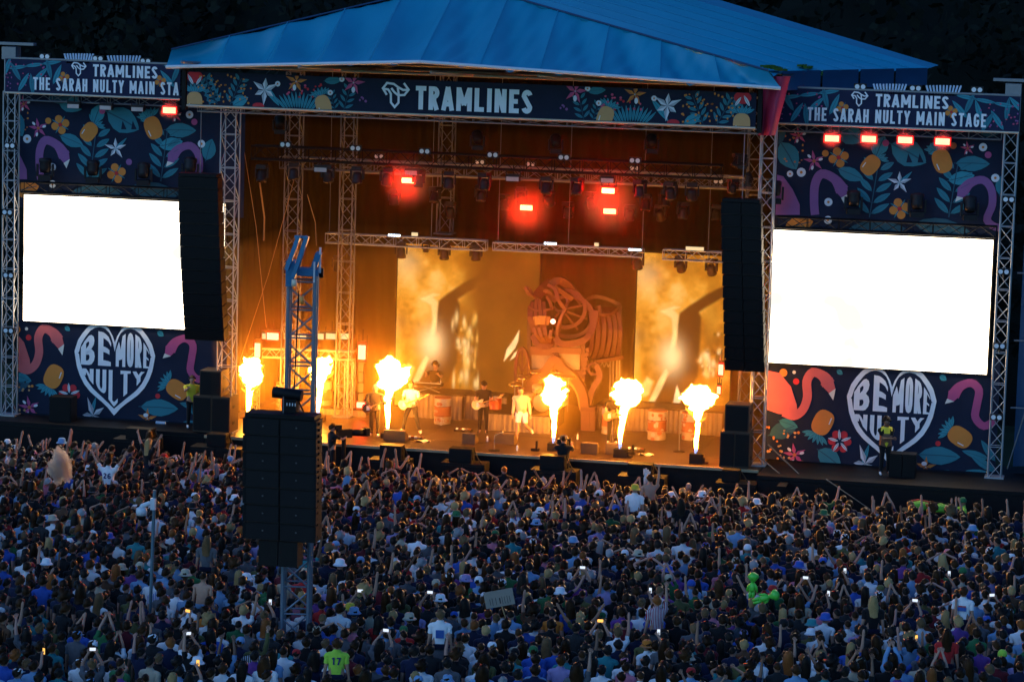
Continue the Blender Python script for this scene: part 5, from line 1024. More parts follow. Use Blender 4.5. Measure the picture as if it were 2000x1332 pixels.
# cream smoke puff over the crowd
bm = bmesh.new(); bmesh.ops.create_icosphere(bm, subdivisions=4, radius=1)
p = onZ(120, 912, 2.35); 
for v in bm.verts:
    c = v.co.copy(); k = 1+.2*math.sin(c.x*5+c.z*3)+.16*math.sin(c.z*7-c.y*5+1)+.1*math.sin(c.x*13+c.y*9+c.z*11); v.co = Vector((c.x*.33*k*(1+.25*c.z), c.y*.3*k, c.z*.48*k))+p
me = bpy.data.meshes.new('smoke_puff'); bm.to_mesh(me); bm.free(); sp_m = bpy.data.materials.new('puff'); sp_m.use_nodes = True; n = sp_m.node_tree; n.nodes.remove(n.nodes['Principled BSDF']); v_ = n.nodes.new('ShaderNodeVolumePrincipled'); v_.inputs['Density'].default_value = 9; v_.inputs['Anisotropy'].default_value = .5; v_.inputs['Color'].default_value = (1, .97, .88, 1); n.links.new(v_.outputs[0], n.nodes['Material Output'].inputs['Volume']); me.materials.append(sp_m)
o = reg(bpy.data.objects.new('smoke_puff', me), Matrix()); kind(o, 'stuff'); o['label'] = 'small cream smoke puff above the left of the crowd'
# stage smoke: one even volume filling the stage house
for z0, z1, dn, lab in ((1.83, 8.15, .040, 'theatrical smoke tinted with amber light filling the lower stage house'), (8.152, 12.3, .009, 'thinner smoke under the stage roof among the lighting trusses')):
    o = MB().box((.07, 4.2, (z0+z1)/2), (18.6, 11.0, z1-z0)).obj('stage_haze', [bpy.data.materials.new('stage haze')]); m = o.data.materials[0]; m.use_nodes = True; n = m.node_tree; n.nodes.remove(n.nodes['Principled BSDF'])
    v_ = n.nodes.new('ShaderNodeVolumePrincipled'); v_.inputs['Density'].default_value = dn; v_.inputs['Color'].default_value = (.95, .62, .20, 1); v_.inputs['Anisotropy'].default_value = .6; n.links.new(v_.outputs[0], n.nodes['Material Output'].inputs['Volume']); kind(o, 'stuff'); o['label'] = lab  # warm stage light is put into the smoke colour
# volumes added round the red lamps to give them a red halo
for i, (px, py, y, r, dn, lab) in enumerate(((797, 356, .35, .85, .16, 'added halo volume round the left red strobe light'), (1028, 408, 2.95, .9, .16, 'added halo volume round the lower middle red strobe light'), (1189, 394, .9, 1.0, .16, 'added halo volume round the two right red strobe lights'),
        (1625, 271, -.35, .34, .5, 'added halo volume round the innermost right wing strobe'), (1697, 272, -.35, .34, .5, 'added halo volume round the second right wing strobe'), (1768, 274, -.35, .3, .45, 'added halo volume round the third right wing strobe'), (1841, 277, -.35, .3, .45, 'added halo volume round the outermost right wing strobe'), (331, 216, -.35, .32, .5, 'added halo volume round the left wing strobe'))):
    p = onY(px, py, y); r *= 1.25; b = MB(); b.lathe([(r*math.sin(math.pi*k/10)+.001, -r*math.cos(math.pi*k/10)) for k in range(11)], (0, 0, 0), 18)
    m = bpy.data.materials.new('halo volume'); m.use_nodes = True; n = m.node_tree; n.nodes.remove(n.nodes['Principled BSDF']); v_ = n.nodes.new('ShaderNodeVolumePrincipled'); v_.inputs['Color'].default_value = (.95, .8, .6, 1); n.links.new(v_.outputs[0], n.nodes['Material Output'].inputs['Volume'])
    tc = n.nodes.new('ShaderNodeTexCoord'); ln = n.nodes.new('ShaderNodeVectorMath'); ln.operation = 'LENGTH'; mr = n.nodes.new('ShaderNodeMapRange'); mr.interpolation_type = 'SMOOTHSTEP'; mr.inputs['From Min'].default_value = 0; mr.inputs['From Max'].default_value = r*.98; mr.inputs['To Min'].default_value = dn*2.4; mr.inputs['To Max'].default_value = 0
    n.links.new(tc.outputs['Object'], ln.inputs[0]); n.links.new(ln.outputs['Value'], mr.inputs['Value']); n.links.new(mr.outputs[0], v_.inputs['Density'])
    o = b.obj('halo_volume', [m], None, False, Matrix.Translation(p)); kind(o, 'stuff'); o['label'] = lab
# ================================================================ people
SKJ = dict(pel=(0, 0, .95), sp=(0, -.005, 1.13), ch=(0, 0, 1.33), nb=(0, -.005, 1.47), nk=(0, .01, 1.53), hd=(0, .02, 1.62), ht=(0, .015, 1.70))
def limb_ik(a, c, l1, l2, hint):
    a, c = Vector(a), Vector(c); d = c-a; L = min(d.length, (l1+l2)*.995); d.normalize(); c = a+d*L
    x = (l1*l1-l2*l2+L*L)/(2*L); h = math.sqrt(max(0, l1*l1-x*x)); hv = Vector(hint); hv = (hv-d*hv.dot(d)).normalized(); return a+d*x+hv*h, c
ARM = dict(down=((.27, .02, .86), (0, -1, 0)), up=((.26, .10, 2.02), (1, -.3, 0)), high=((.14, .12, 2.06), (1, 0, 0)), out=((.5, .22, 1.78), (0, -.4, -1)), phone=((.10, .34, 1.80), (1, 0, -.6)), head=((.16, .10, 1.74), (1, -.2, 0)), clap=((.03, .24, 1.95), (1, 0, -.2)), fwd=((.2, .45, 1.42), (.6, 0, -1)), fold=((-.12, .2, 1.16), (1, -.4, -.4)), hold=((.10, .27, 1.05), (1, -.5, 0)), neckh=((.42, .30, 1.2), (.3, 0, -1)), wide=((.55, .02, 1.95), (0, -.3, -1)))
def skeleton(L='down', R='down', legs='stand', lean=0., fingers=True):
    """joints of one standing or seated figure facing +y -> vertices, edges, radii, bone labels"""
    V, E, Rr, root = [], [], [], []
    def j(p, r): V.append(Vector(p)); Rr.append(r); return len(V)-1
    def e(a, b): E.append((a, b))
    pel = j(SKJ['pel'], .135); sp_ = j(SKJ['sp'], .12); ch = j(SKJ['ch'], .135); nb = j(SKJ['nb'], .075); nk = j(SKJ['nk'], .052); hd_ = j(SKJ['hd'], .088); ht = j(SKJ['ht'], .07)
    for a, b in ((pel, sp_), (sp_, ch), (ch, nb), (nb, nk), (nk, hd_), (hd_, ht)): e(a, b)
    for s, nm in ((-1, L), (1, R)):
        tgt, hint = ARM[nm] if isinstance(nm, str) else nm
        sh = (s*.185, -.005, 1.415); el, wr = limb_ik(sh, (s*tgt[0], tgt[1], tgt[2]), .29, .26, (s*hint[0], hint[1], hint[2]))
        a = j(sh, .062); b = j(el, .043); c = j(wr, .028); e(ch, a); e(a, b); e(b, c)
        d = (wr-el).normalized(); pm = wr+d*.075; k = j(pm, .036 if fingers else .04); e(c, k)
        if fingers:
            sd = d.cross(Vector((0, 1, 0))); sd = sd.normalized() if sd.length > .1 else Vector((1, 0, 0)); nn = sd.cross(d)
            for q, ln in ((-1.5, .065), (-.5, .08), (.5, .075), (1.5, .055)):
                f0 = pm+sd*q*.019-d*.01; i0 = j(f0, .010); i1 = j(f0+d*ln*.65+sd*q*.006+nn*.006, .0095); i2 = j(f0+d*ln*1.1+nn*.03+sd*q*.008, .007); e(i0, i1); e(i1, i2); root.append(i0)
            t0 = j(pm-d*.05-sd*s*.02, .012); t1 = j(pm-d*.005-sd*s*.052, .011); t2 = j(pm+d*.03-sd*s*.058, .008); e(t0, t1); e(t1, t2); root.append(t0)
        else: tp = j(pm+d*.08, .02); e(k, tp)
    for s in (-1, 1):
        hp = (s*.085, 0, .91)
        if legs == 'stand': kn, an, toe = (s*.1, .02, .50), (s*.105, -.02, .09), (s*.13, .14, .05)
        elif legs == 'wide': kn, an, toe = (s*.2, .05, .50), (s*.28, -.02, .09), (s*.34, .13, .05)
        elif legs == 'sit': kn, an, toe = (s*.17, .36, .86), (s*.14, .34, .44), (s*.14, .46, .38)
        elif legs == 'run': kn, an, toe = ((.1, .06, .5), (.12, 0, .09), (.14, .15, .05)) if s > 0 else ((-.14, .02, .50), (-.26, -.30, .32), (-.30, -.28, .20))
        h = j(hp, .088); k = j(kn, .06); a = j(an, .042); t = j(toe, .035); e(pel, h); e(h, k); e(k, a); e(a, t)
    if lean:
        for i, v in enumerate(V):
            if v.z > .98: dz = v.z-.98; V[i] = Vector((v.x+lean*dz*.5, v.y+abs(lean)*dz*.35, v.z-abs(lean)*dz*.06))
    return V, E, Rr, [0]+root
def body_arrays(sub=1, **kw):
    V, E, Rr, roots = skeleton(**kw)
    me = bpy.data.meshes.new('sk'); me.from_pydata([tuple(v) for v in V], E, []); o = bpy.data.objects.new('sk', me); COL.objects.link(o)
    o.modifiers.new('s', 'SKIN').use_smooth_shade = True
    sv = me.skin_vertices[0].data
    for i, r in enumerate(Rr): sv[i].radius = (r, r); sv[i].use_root = i in roots
    if sub: m = o.modifiers.new('u', 'SUBSURF'); m.levels = m.render_levels = sub
    dg = bpy.context.evaluated_depsgraph_get(); ev = bpy.data.meshes.new_from_object(o.evaluated_get(dg))
    n = len(ev.vertices); co = np.empty(n*3); ev.vertices.foreach_get('co', co); co = co.reshape(-1, 3); fs = [tuple(p.vertices) for p in ev.polygons]
    bpy.data.objects.remove(o); bpy.data.meshes.remove(me); bpy.data.meshes.remove(ev)
    # nearest bone -> region
    P0 = np.array([V[a] for a, b in E]); P1 = np.array([V[b] for a, b in E]); d = P1-P0; l2 = (d*d).sum(1)
    t = np.clip(((co[:, None]-P0)*d).sum(2)/l2, 0, 1); ds = np.linalg.norm(co[:, None]-(P0+t[..., None]*d), axis=2); rr = np.array([(Rr[a]+Rr[b])/2 for a, b in E]); k = (ds-rr*.9).argmin(1); tt = t[np.arange(n), k]
    nf = (15+6 if kw.get('fingers', True) else 0)
    lab = np.array(['?']*n, dtype='<U8'); per = (n and 0)
    names = ['torso', 'torso', 'torso', 'neck', 'head', 'head']
    arm = ['shld', 'uarm', 'farm', 'hand']; extra = 10 if kw.get('fingers', True) else 1
    allb = names+(arm+['hand']*extra)*2+['hip', 'thigh', 'shin', 'foot']*2
    lab = np.array(allb)[k]
    # shape the trunk (wider than deep) and the head
    hdp = np.array(V[5]); 
    tor = np.isin(lab, ['torso', 'shld', 'hip']); c0 = np.array([0, 0.]);
    w = tor & (np.abs(co[:, 0]-0) < .34) & (co[:, 2] < 1.5)
    cy_ = np.interp(co[:, 2], [.9, 1.5], [V[0].y, V[3].y]); cx_ = np.interp(co[:, 2], [.9, 1.5], [V[0].x, V[3].x])
    co[w, 1] = cy_[w]+(co[w, 1]-cy_[w])*.80; co[w, 0] = cx_[w]+(co[w, 0]-cx_[w])*1.16
    h = lab == 'head'; q = co[h]-hdp-np.array([0, 0, .01]); q2 = q/np.array([.078, .098, .118]); nn = np.linalg.norm(q2, axis=1)[:, None]; u = q2/np.maximum(nn, 1e-6)
    tgt = u*np.array([.078, .098, .118]); front = np.clip(u[:, 1], 0, 1)
    tgt[:, 1] += .022*np.exp(-((u[:, 0]/.22)**2+((u[:, 2]+.12)/.22)**2))*(u[:, 1] > .3)       # nose
    tgt[:, 0] += np.sign(u[:, 0])*.014*np.exp(-(((np.abs(u[:, 0])-1)/.18)**2+(u[:, 2]/.3)**2+((u[:, 1]+.05)/.3)**2))  # ears
    tgt[:, 0] *= 1-.22*np.clip(-u[:, 2]-.3, 0, 1)*front; wgt = np.clip((u[:, 2]+.95)/.35, 0, 1)[:, None]
    co[h] = co[h]*(1-wgt)+(hdp+np.array([0, 0, .01])+tgt)*wgt
    return co, fs, lab, tt, hdp
def garment(co, fs, lab, tt, which, off):
    if which == 'shirt': m = np.isin(lab, ['torso', 'shld']) | ((lab == 'uarm') & (tt < .72)) | ((lab == 'neck') & (tt < .15)) | ((lab == 'hip') & (tt < .25))
    elif which == 'long': m = np.isin(lab, ['torso', 'shld', 'uarm']) | ((lab == 'farm') & (tt < .93)) | ((lab == 'neck') & (tt < .25)) | ((lab == 'hip') & (tt < .25))
    elif which == 'shorts': m = np.isin(lab, ['hip', 'thigh']) & ~((lab == 'thigh') & (tt > .85)) | ((lab == 'torso') & (co[:, 2] < 1.0))
    else: m = np.isin(lab, ['hip', 'thigh', 'shin']) | ((lab == 'torso') & (co[:, 2] < 1.0))
    F_ = [f for f in fs if all(m[i] for i in f)]
    ids = sorted({i for f in F_ for i in f}); mp = {a: b for b, a in enumerate(ids)}
    nrm = np.zeros_like(co)
    for f in fs:
        n = np.cross(co[f[1]]-co[f[0]], co[f[2]]-co[f[0]])
        for i in f: nrm[i] += n
    nrm /= np.linalg.norm(nrm, axis=1)[:, None]+1e-9
    vv = co[ids]+nrm[ids]*off
    return vv, [tuple(mp[i] for i in f) for f in F_]
def hair_arrays(style, hd, nu=16, nv=9):
    """hair shell over the head centre hd"""
    R = random.Random(style); vs = []; lng = style in ('long', 'wavy')
    for j_ in range(nv+1):
        for i in range(nu):
            an = 2*math.pi*i/nu; v = j_/nv; back = -math.sin(an)   # +1 at the back of the head
            low = (1.15+.55*max(-.6, back)) if not lng else (1.2+.35*max(-.9, back))
            if style == 'buzz': low *= .92
            th = v*low*1.15; r = {'short': .034, 'curly': .058, 'long': .034, 'wavy': .046, 'buzz': .016, 'bun': .028, 'afro': .085, 'quiff': .040}[style]
            n = r*(1+.35*math.sin(an*3+j_*1.3)+.3*math.sin(an*7+j_*2.1)*(1.5 if style in ('curly', 'afro') else .6))
            x, y, z = (.078+n)*math.sin(th)*math.cos(an), (.098+n)*math.sin(th)*math.sin(an), (.118+n)*math.cos(th)
            if style == 'quiff' and back < 0 and v < .5: z += .03*(1-v*2)
            if lng and back > -.35 and v > .62:
                k = (v-.62)/.38; z -= k*(.34 if style == 'long' else .27); y -= .015*k; x *= 1+.25*k*(1 if style == 'wavy' else .6); y = y*(1-.25*k)-.035*k
            vs.append((x+hd[0], y+hd[1]-.006, z+hd[2]+.012))
    fs = [(j_*nu+i, (j_+1)*nu+i, (j_+1)*nu+(i+1) % nu, j_*nu+(i+1) % nu) for j_ in range(nv) for i in range(nu)]
    fs.append(tuple((nv)*nu+i for i in range(nu)))
    if style == 'bun':
        mb = MB(); mb.lathe([(.005, -.05), (.04, -.035), (.052, 0), (.04, .035), (.005, .05)], (hd[0], hd[1]-.08, hd[2]+.10), 8); k = len(vs); vs += mb.v; fs += [tuple(q+k for q in f) for f in mb.f]
    return np.array(vs), fs
def hat_arrays(style, hd):
    mb = MB(); c = Vector(hd)+Vector((0, 0, .0))
    if style == 'bucket': mb.lathe([(.165, .005), (.168, .0), (.115, .055), (.105, .13), (.08, .155), (.01, .16)], c+Vector((0, -.005, .01)), 14)
    elif style == 'cap':
        mb.lathe([(.104, .03), (.106, .04), (.10, .09), (.07, .135), (.01, .15)], c, 14); mb.add([c+Vector(p) for p in ((-.07, .08, .045), (.07, .08, .045), (.06, .18, .025), (-.06, .18, .025), (-.07, .08, .035), (.07, .08, .035), (.06, .18, .017), (-.06, .18, .017))], [(0, 1, 2, 3), (7, 6, 5, 4), (3, 2, 6, 7), (0, 3, 7, 4), (2, 1, 5, 6)])
    elif style == 'beanie': mb.lathe([(.106, .0), (.108, .035), (.10, .1), (.06, .15), (.01, .16)], c, 14)
    return np.array([tuple(v) for v in mb.v]), mb.f
def np_mesh(name, co, fs, m, smooth=True):
    me = bpy.data.meshes.new(name); me.from_pydata([tuple(v) for v in co], [], fs); me.materials.append(m); me.polygons.foreach_set('use_smooth', [smooth]*len(fs)); me.update(); return me
POSES = dict(stand=dict(), lean=dict(lean=.18), right_up=dict(R='up'), left_up=dict(L='up'), both_up=dict(L='wide', R='wide'), high=dict(L='high', R='high'), clap=dict(L='clap', R='clap'), phone=dict(L='phone', R='phone'), phone_one=dict(R='phone'), hands_head=dict(L='head', R='head'), right_out=dict(R='out'), sit=dict(legs='sit'), sit_up=dict(legs='sit', R='up'), sit_both=dict(legs='sit', L='wide', R='wide'))
TPL = {}
def template(pose):
    if pose in TPL: return TPL[pose]
    co, fs, lab, tt, hd = body_arrays(1, **POSES[pose]); d = dict(hd=hd, body=np_mesh('body', co, fs, SKIN[0]), raw=(co, fs, lab, tt))
    for g_, off in (('shirt', .014), ('long', .016), ('trousers', .012), ('shorts', .018)): d[g_] = np_mesh(g_, *garment(co, fs, lab, tt, g_, off), SKIN[0])
    TPL[pose] = d; return d
_acc = {}
def acc(kind_, style, hd):
    k = (kind_, style, tuple(np.round(hd, 3)))
    if k not in _acc: _acc[k] = np_mesh(style, *(hair_arrays if kind_ == 'hair' else hat_arrays)(style, hd), SKIN[0])
    return _acc[k]
SHIRTS = {'white': (.78, .78, .79), 'black': (.006, .006, .007), 'navy': (.009, .014, .045), 'pale blue': (.17, .32, .52), 'royal blue': (.03, .09, .40), 'grey': (.10, .10, .11), 'charcoal': (.02, .021, .023), 'red': (.42, .02, .02), 'maroon': (.13, .012, .02), 'green': (.03, .14, .05), 'olive': (.10, .10, .035), 'cream': (.46, .39, .28), 'pink': (.55, .18, .25), 'purple': (.15, .05, .25), 'teal': (.03, .22, .24), 'orange': (.55, .16, .02), 'yellow': (.6, .45, .04), 'lime': (.36, .62, .06), 'lilac': (.30, .24, .46), 'brown': (.11, .05, .025)}
HAIRC = {'black': (.012, .01, .009), 'dark brown': (.020, .009, .004), 'brown': (.045, .019, .007), 'light brown': (.13, .075, .035), 'blond': (.34, .22, .09), 'ginger': (.22, .07, .018), 'grey': (.26, .26, .26)}
def fuzz(m, w_, r, spec, tint):
    b = m.node_tree.nodes['Principled BSDF']; b.inputs['Sheen Weight'].default_value = w_; b.inputs['Sheen Roughness'].default_value = r; b.inputs['Sheen Tint'].default_value = (*tint, 1); b.inputs['Specular Tint'].default_value = (*tint, 1); b.inputs['Specular IOR Level'].default_value = spec; return m
def cloth(c): return fuzz(mat('cloth '+c, SHIRTS[c], .85, 0, .22, 5), .12, .5, .2, (1, 1, 1))
def hairm(c): return fuzz(mat('hair '+c, HAIRC[c], .37, 0, .35, 40), .0, .25, .9, (.12, .08, .05))
def stripes(name, a, b, sc_=9.):
    if name in MATS: return MATS[name]
    m = mat(name, a, .85, 0, 0); n = m.node_tree; w_ = n.nodes.new('ShaderNodeTexWave'); w_.bands_direction = 'X'; w_.inputs['Scale'].default_value = sc_*.5; tc = n.nodes.new('ShaderNodeTexCoord'); r = n.nodes.new('ShaderNodeValToRGB'); r.color_ramp.interpolation = 'CONSTANT'; r.color_ramp.elements[0].color = (*a, 1); r.color_ramp.elements[1].position = .5; r.color_ramp.elements[1].color = (*b, 1)
    n.links.new(tc.outputs['Object'], w_.inputs[0]); n.links.new(w_.outputs[0], r.inputs[0]); n.links.new(r.outputs[0], n.nodes['Principled BSDF'].inputs['Base Color']); return m
def own(o, m):
    o.material_slots[0].link = 'OBJECT'; o.material_slots[0].material = m; return o
def person(loc, rz, s, pose, shirt, hair=None, hat=None, skin=0, label='', group='crowd watching the stage', top='shirt', legs='trousers', legc='navy', shirt_mat=None, tilt=0.):
    T = template(pose); M = Matrix.Translation(loc) @ Matrix.Rotation(rz, 4, 'Z') @ Matrix.Rotation(tilt, 4, 'Y') @ Matrix.Diagonal((s*1.08, s*1.08, s*1.02, 1))
    o = own(put('person', T['body'], M), SKIN[skin]); tag(o, label, 'person', group)
    if top: own(put('shirt', T[top], M, o), shirt_mat or cloth(shirt))
    own(put('trousers' if legs == 'trousers' else 'shorts', T[legs], M, o), cloth(legc))
    if hat: own(put('hat', acc('hat', hat[0], T['hd']), M, o), cloth(hat[1]))
    if hair and not (hat and hair[0] in ('curly', 'afro', 'quiff', 'bun')): own(put('hair', acc('hair', hair[0], T['hd']), M, o), hairm(hair[1]))
    elif hair: own(put('hair', acc('hair', 'buzz', T['hd']), M, o), hairm(hair[1]))
    return o, M
PH_ON = emitmat('phone screen lit', (.75, .85, 1), 1.1); PH_OR = emitmat('phone screen amber', (1, .5, .1), 1.6)
def phone(M, one, land, i, lab):
    p = M @ Vector((.10 if one else 0, .39 if land else .40, 1.90)); t = thing('phone', lab, 'phone', p, 'phones held up in the crowd')
    w_, h = (.155, .078) if land else (.078, .155); R3 = M.to_3x3().normalized()
    cbox('phone_case', p, (w_, .009, h), BLACK, t, R3); cbox('phone_display', p+R3 @ Vector((0, -.0065, 0)), (w_*.92, .003, h*.92), PH_OR if i % 4 == 0 else PH_ON, t, R3)

# ---- performers and crew (about 57 px per metre, faces towards the crowd)
def hero(px, py, yaw, s, pose_kw, shirt, lab, grp, hair=None, hat=None, top='shirt', legs='trousers', legc='charcoal', skin=0, z=1.805, eyes=True, pt=None, legm=None, shoes='white'):
    key = 'hero'+str(px)+str(py); POSES[key] = pose_kw; p = pt or onZ(px, py, z); p = Vector((p.x, p.y, z))
    o, M = person(p, yaw, s, key, shirt, hair, hat, skin, lab, grp, top, legs, legc)
    hd = TPL[key]['hd']
    for k in (-1, 1):
        own(put('eye', _eye, M @ Matrix.Translation((hd[0]+k*.032, hd[1]+.088, hd[2]+.022)), o), BLACK)
    own(put('mouth', _mouth, M @ Matrix.Translation((hd[0], hd[1]+.088, hd[2]-.052)), o), mat('lips', (.25, .07, .06), .5))
    co, fs, lb, tt = TPL[key]['raw']; m = (lb == 'foot') | ((lb == 'shin') & (tt > .9)); F_ = [f for f in fs if all(m[i] for i in f)]; ids = sorted({i for f in F_ for i in f}); mp = {a: b for b, a in enumerate(ids)}
    if F_:
        vv = co[ids].copy(); vv = vv+(vv-vv.mean(0))*.10; vv[:, 2] = np.maximum(vv[:, 2], .0); own(put('shoes', np_mesh('shoes', vv, [tuple(mp[i] for i in f) for f in F_], SKIN[0]), M, o), cloth(shoes))
    return o, M
_eye = MB().lathe([(.002, -.008), (.011, -.004), (.012, 0), (.011, .004), (.002, .008)], n=8).mesh('eye', SKIN[0], True); _mouth = MB().box((0, 0, 0), (.045, .012, .012)).mesh('mouth', SKIN[0])
PI = math.pi
BAND = 'musicians on the stage'; CREW = 'crew and guards round the stage'
sing, _ = hero(1017, 862, PI+.1, 1.04, dict(L='down', R='down', legs='run', lean=.12), 'cream', 'person running barelegged in a cream shirt and shorts at the front of the stage', BAND, ('short', 'light brown'), None, 'long', 'shorts', 'white', shoes='white')
g1, M1 = hero(943, 846, PI+.1, 1.0, dict(L='neckh', R='hold'), 'black', 'person in black clothes and black cap playing a cream guitar', BAND, ('short', 'dark brown'), ('cap', 'black'), 'shirt', 'trousers', 'black', shoes='charcoal')
g2, M2 = hero(803, 846, PI-.15, 1.0, dict(L='neckh', R='hold', legs='wide', lean=.1), 'white', 'person in a white tee with legs apart playing a pale guitar', BAND, ('short', 'brown'), None, 'shirt', 'trousers', 'charcoal')
g3, M3 = hero(731, 853, PI, 1.0, dict(L='neckh', R='hold'), 'charcoal', 'person in dark shirt in the gloom at the left playing a dark guitar', BAND, ('buzz', 'grey'), None, 'long', 'trousers', 'black')
g4, M4 = hero(1195, 868, PI+.35, 1.0, dict(L='neckh', R='hold', lean=-.1), 'black', 'person in black playing guitar half hidden by the leaning flame', BAND, ('short', 'dark brown'), None, 'shirt', 'trousers', 'black')
kp, _ = hero(834, 700, PI, 1.0, dict(L='fwd', R='fwd'), 'black', 'person behind the tall corrugated riser playing the keyboard', BAND, ('curly', 'dark brown'), None, pt=Vector((pk.x, 6.2, 0)), z=1.83)
dr, _ = hero(1062, 800, PI, 1.0, dict(L='fwd', R='fwd', legs='sit'), 'maroon', 'person seated behind the drum kit under the arch', BAND, ('short', 'brown'), None, pt=Vector((kx+.05, ky+.45, 0)), z=zr3-.3)
cbox('seat', (kx+.05, ky+.42, zr3+.25), (.36, .36, .5), BLACK, dk)
def guitar(M, body, lab, dark=False):
    t = thing('guitar', lab, 'guitar', M @ Vector((0, .2, 1.05)), 'guitars on the stage'); A = M @ Matrix.Translation((.12, .235, 1.02)) @ Matrix.Rotation(.42, 4, 'Y') 
    mb = MB(); out = [(-.24, -.02), (-.2, -.13), (-.1, -.165), (0, -.125), (.06, -.13), (.13, -.15), (.17, -.08), (.12, -.03), (.14, .03), (.2, .10), (.13, .13), (.03, .11), (-.05, .13), (-.14, .165), (-.22, .1)]
    mb.prism([(-x, z) for x, z in out][::-1], .045, A @ Matrix.Translation((0, -.02, 0))); mb.obj('guitar_body', body, t)
    q = lambda x, y, z: A @ Vector((-x, y, z))
    MB().path([q(.1, .03, 0), q(.72, .03, 0)], [.024, .02], 6).obj('neck', mat('maple', (.45, .25, .08), .4), t); MB().path([q(.72, .03, 0), q(.80, .03, .02), q(.9, .025, .03)], [.02, .036, .022], 6).obj('headstock', MATS['maple'], t)
    cv = MB(); cv.prism([(.02, -.09), (.12, -.06), (.06, .07), (-.05, .07)][::-1], .004, A @ Matrix.Translation((0, .03, 0))); cv.obj('scratch_plate', WHITE, t)
guitar(M1, mat('cream guitar', (.62, .48, .26), .3), 'cream electric guitar held by the person in the black cap'); guitar(M2, mat('pale guitar', (.6, .52, .38), .3), 'pale electric guitar held by the person in the white tee'); guitar(M3, mat('dark guitar', (.08, .03, .02), .3), 'dark guitar held by the person in the gloom'); guitar(M4, mat('brown guitar', (.25, .09, .03), .3), 'brown guitar held by the person behind the leaning flame')
SHIRTS['hi vis'] = (.62, .55, .04)
hero(380, 834, PI+.5, 1.0, dict(L='down', R='fwd'), 'hi vis', 'guard in a yellow green tee and headset leaning by the left speaker stack', CREW, ('short', 'dark brown'), None, 'shirt', 'trousers', 'black', pt=onZ(374, 836, 1.805))
gr, Mg = hero(1727, 928, PI+.35, 1.04, dict(L='fold', R='fold'), 'black', 'guard with folded arms in a yellow hi-vis vest before the right heart', CREW, ('curly', 'black'), None, 'shirt', 'trousers', 'black', 2)
HV = mat('hi-vis yellow', (.75, .60, .03), .7); T_ = TPL['hero1727928']; co, fs, lb, tt = T_['raw']; lb2 = np.where((lb == 'uarm'), 'no', lb); own(put('hi_vis_vest', np_mesh('vest', *garment(co, fs, np.where(np.abs(co[:, 0]) > .17, 'no', lb2), tt, 'shirt', .03), SKIN[0]), Mg, gr), HV)
cbox('orange_lining', Mg @ Vector((.2, .12, 1.1)), (.05, .05, .3), mat('hi-vis orange', (.8, .15, .02), .7), gr)
c1, Mc = hero(650, 905, -.9, 1.0, dict(L='fwd', R='fwd'), 'black', 'camera operator in black at the left end of the stage front working a big camera', CREW, ('short', 'brown'), None, 'shirt', 'trousers', 'black', pt=Vector((onY(648, 880, -2.0).x, -2.0, 0)), z=onY(646, 836, -2.0).z-1.66)
c2, Mc2 = hero(1101, 930, .1, 1.05, dict(L='fwd', R='fwd'), 'black', 'camera operator seen from behind with headphones in front of the arch flame', CREW, ('buzz', 'dark brown'), None, 'shirt', 'trousers', 'black', pt=Vector((onY(1101, 880, -2.0).x, -2.05, 0)), z=onY(1101, 862, -2.05).z-1.70)
bar('headphone_band', Mc2 @ Vector((-.1, .02, 1.66)), Mc2 @ Vector((.1, .02, 1.66)), .03, BLACK, c2); MB().path([Mc2 @ Vector((-.105, .02, 1.64)), Mc2 @ Vector((-.09, .02, 1.74)), Mc2 @ Vector((0, .02, 1.775)), Mc2 @ Vector((.09, .02, 1.74)), Mc2 @ Vector((.105, .02, 1.64))], .02, 6).obj('headphones', GREYTUBE, c2, True)
def vidcam(p, yaw, lab):
    R3 = Matrix.Rotation(yaw, 3, 'Z'); t = thing('video_camera', lab, 'video camera', p); q = lambda x, y, z: Vector(p)+R3 @ Vector((x, y, z))
    cbox('camera_body', q(0, 0, 0), (.22, .5, .28), BLACKCAB, t, R3); MB().path([q(0, .25, 0), q(0, .5, 0), q(0, .75, 0)], [.1, .12, .14], 12).obj('lens', BLACK, t, True); cbox('viewfinder', q(-.08, -.2, .2), (.2, .22, .16), BLACKCAB, t, R3); bar('pan_handle', q(.1, -.2, -.1), q(.18, -.6, -.25), .02, BLACK, t); cbox('lens_hood', q(0, .8, .02), (.34, .14, .26), BLACKCAB, t, R3)
    bar('pedestal', q(0, 0, -.14), (p[0], p[1], 0), .07, BLACKCAB, t, 10)
vidcam(onY(672, 846, -1.9), -.9, 'big studio camera at the left end of the stage front'); vidcam(onY(1100, 872, -1.7), .1, 'studio camera beyond the operator with headphones')
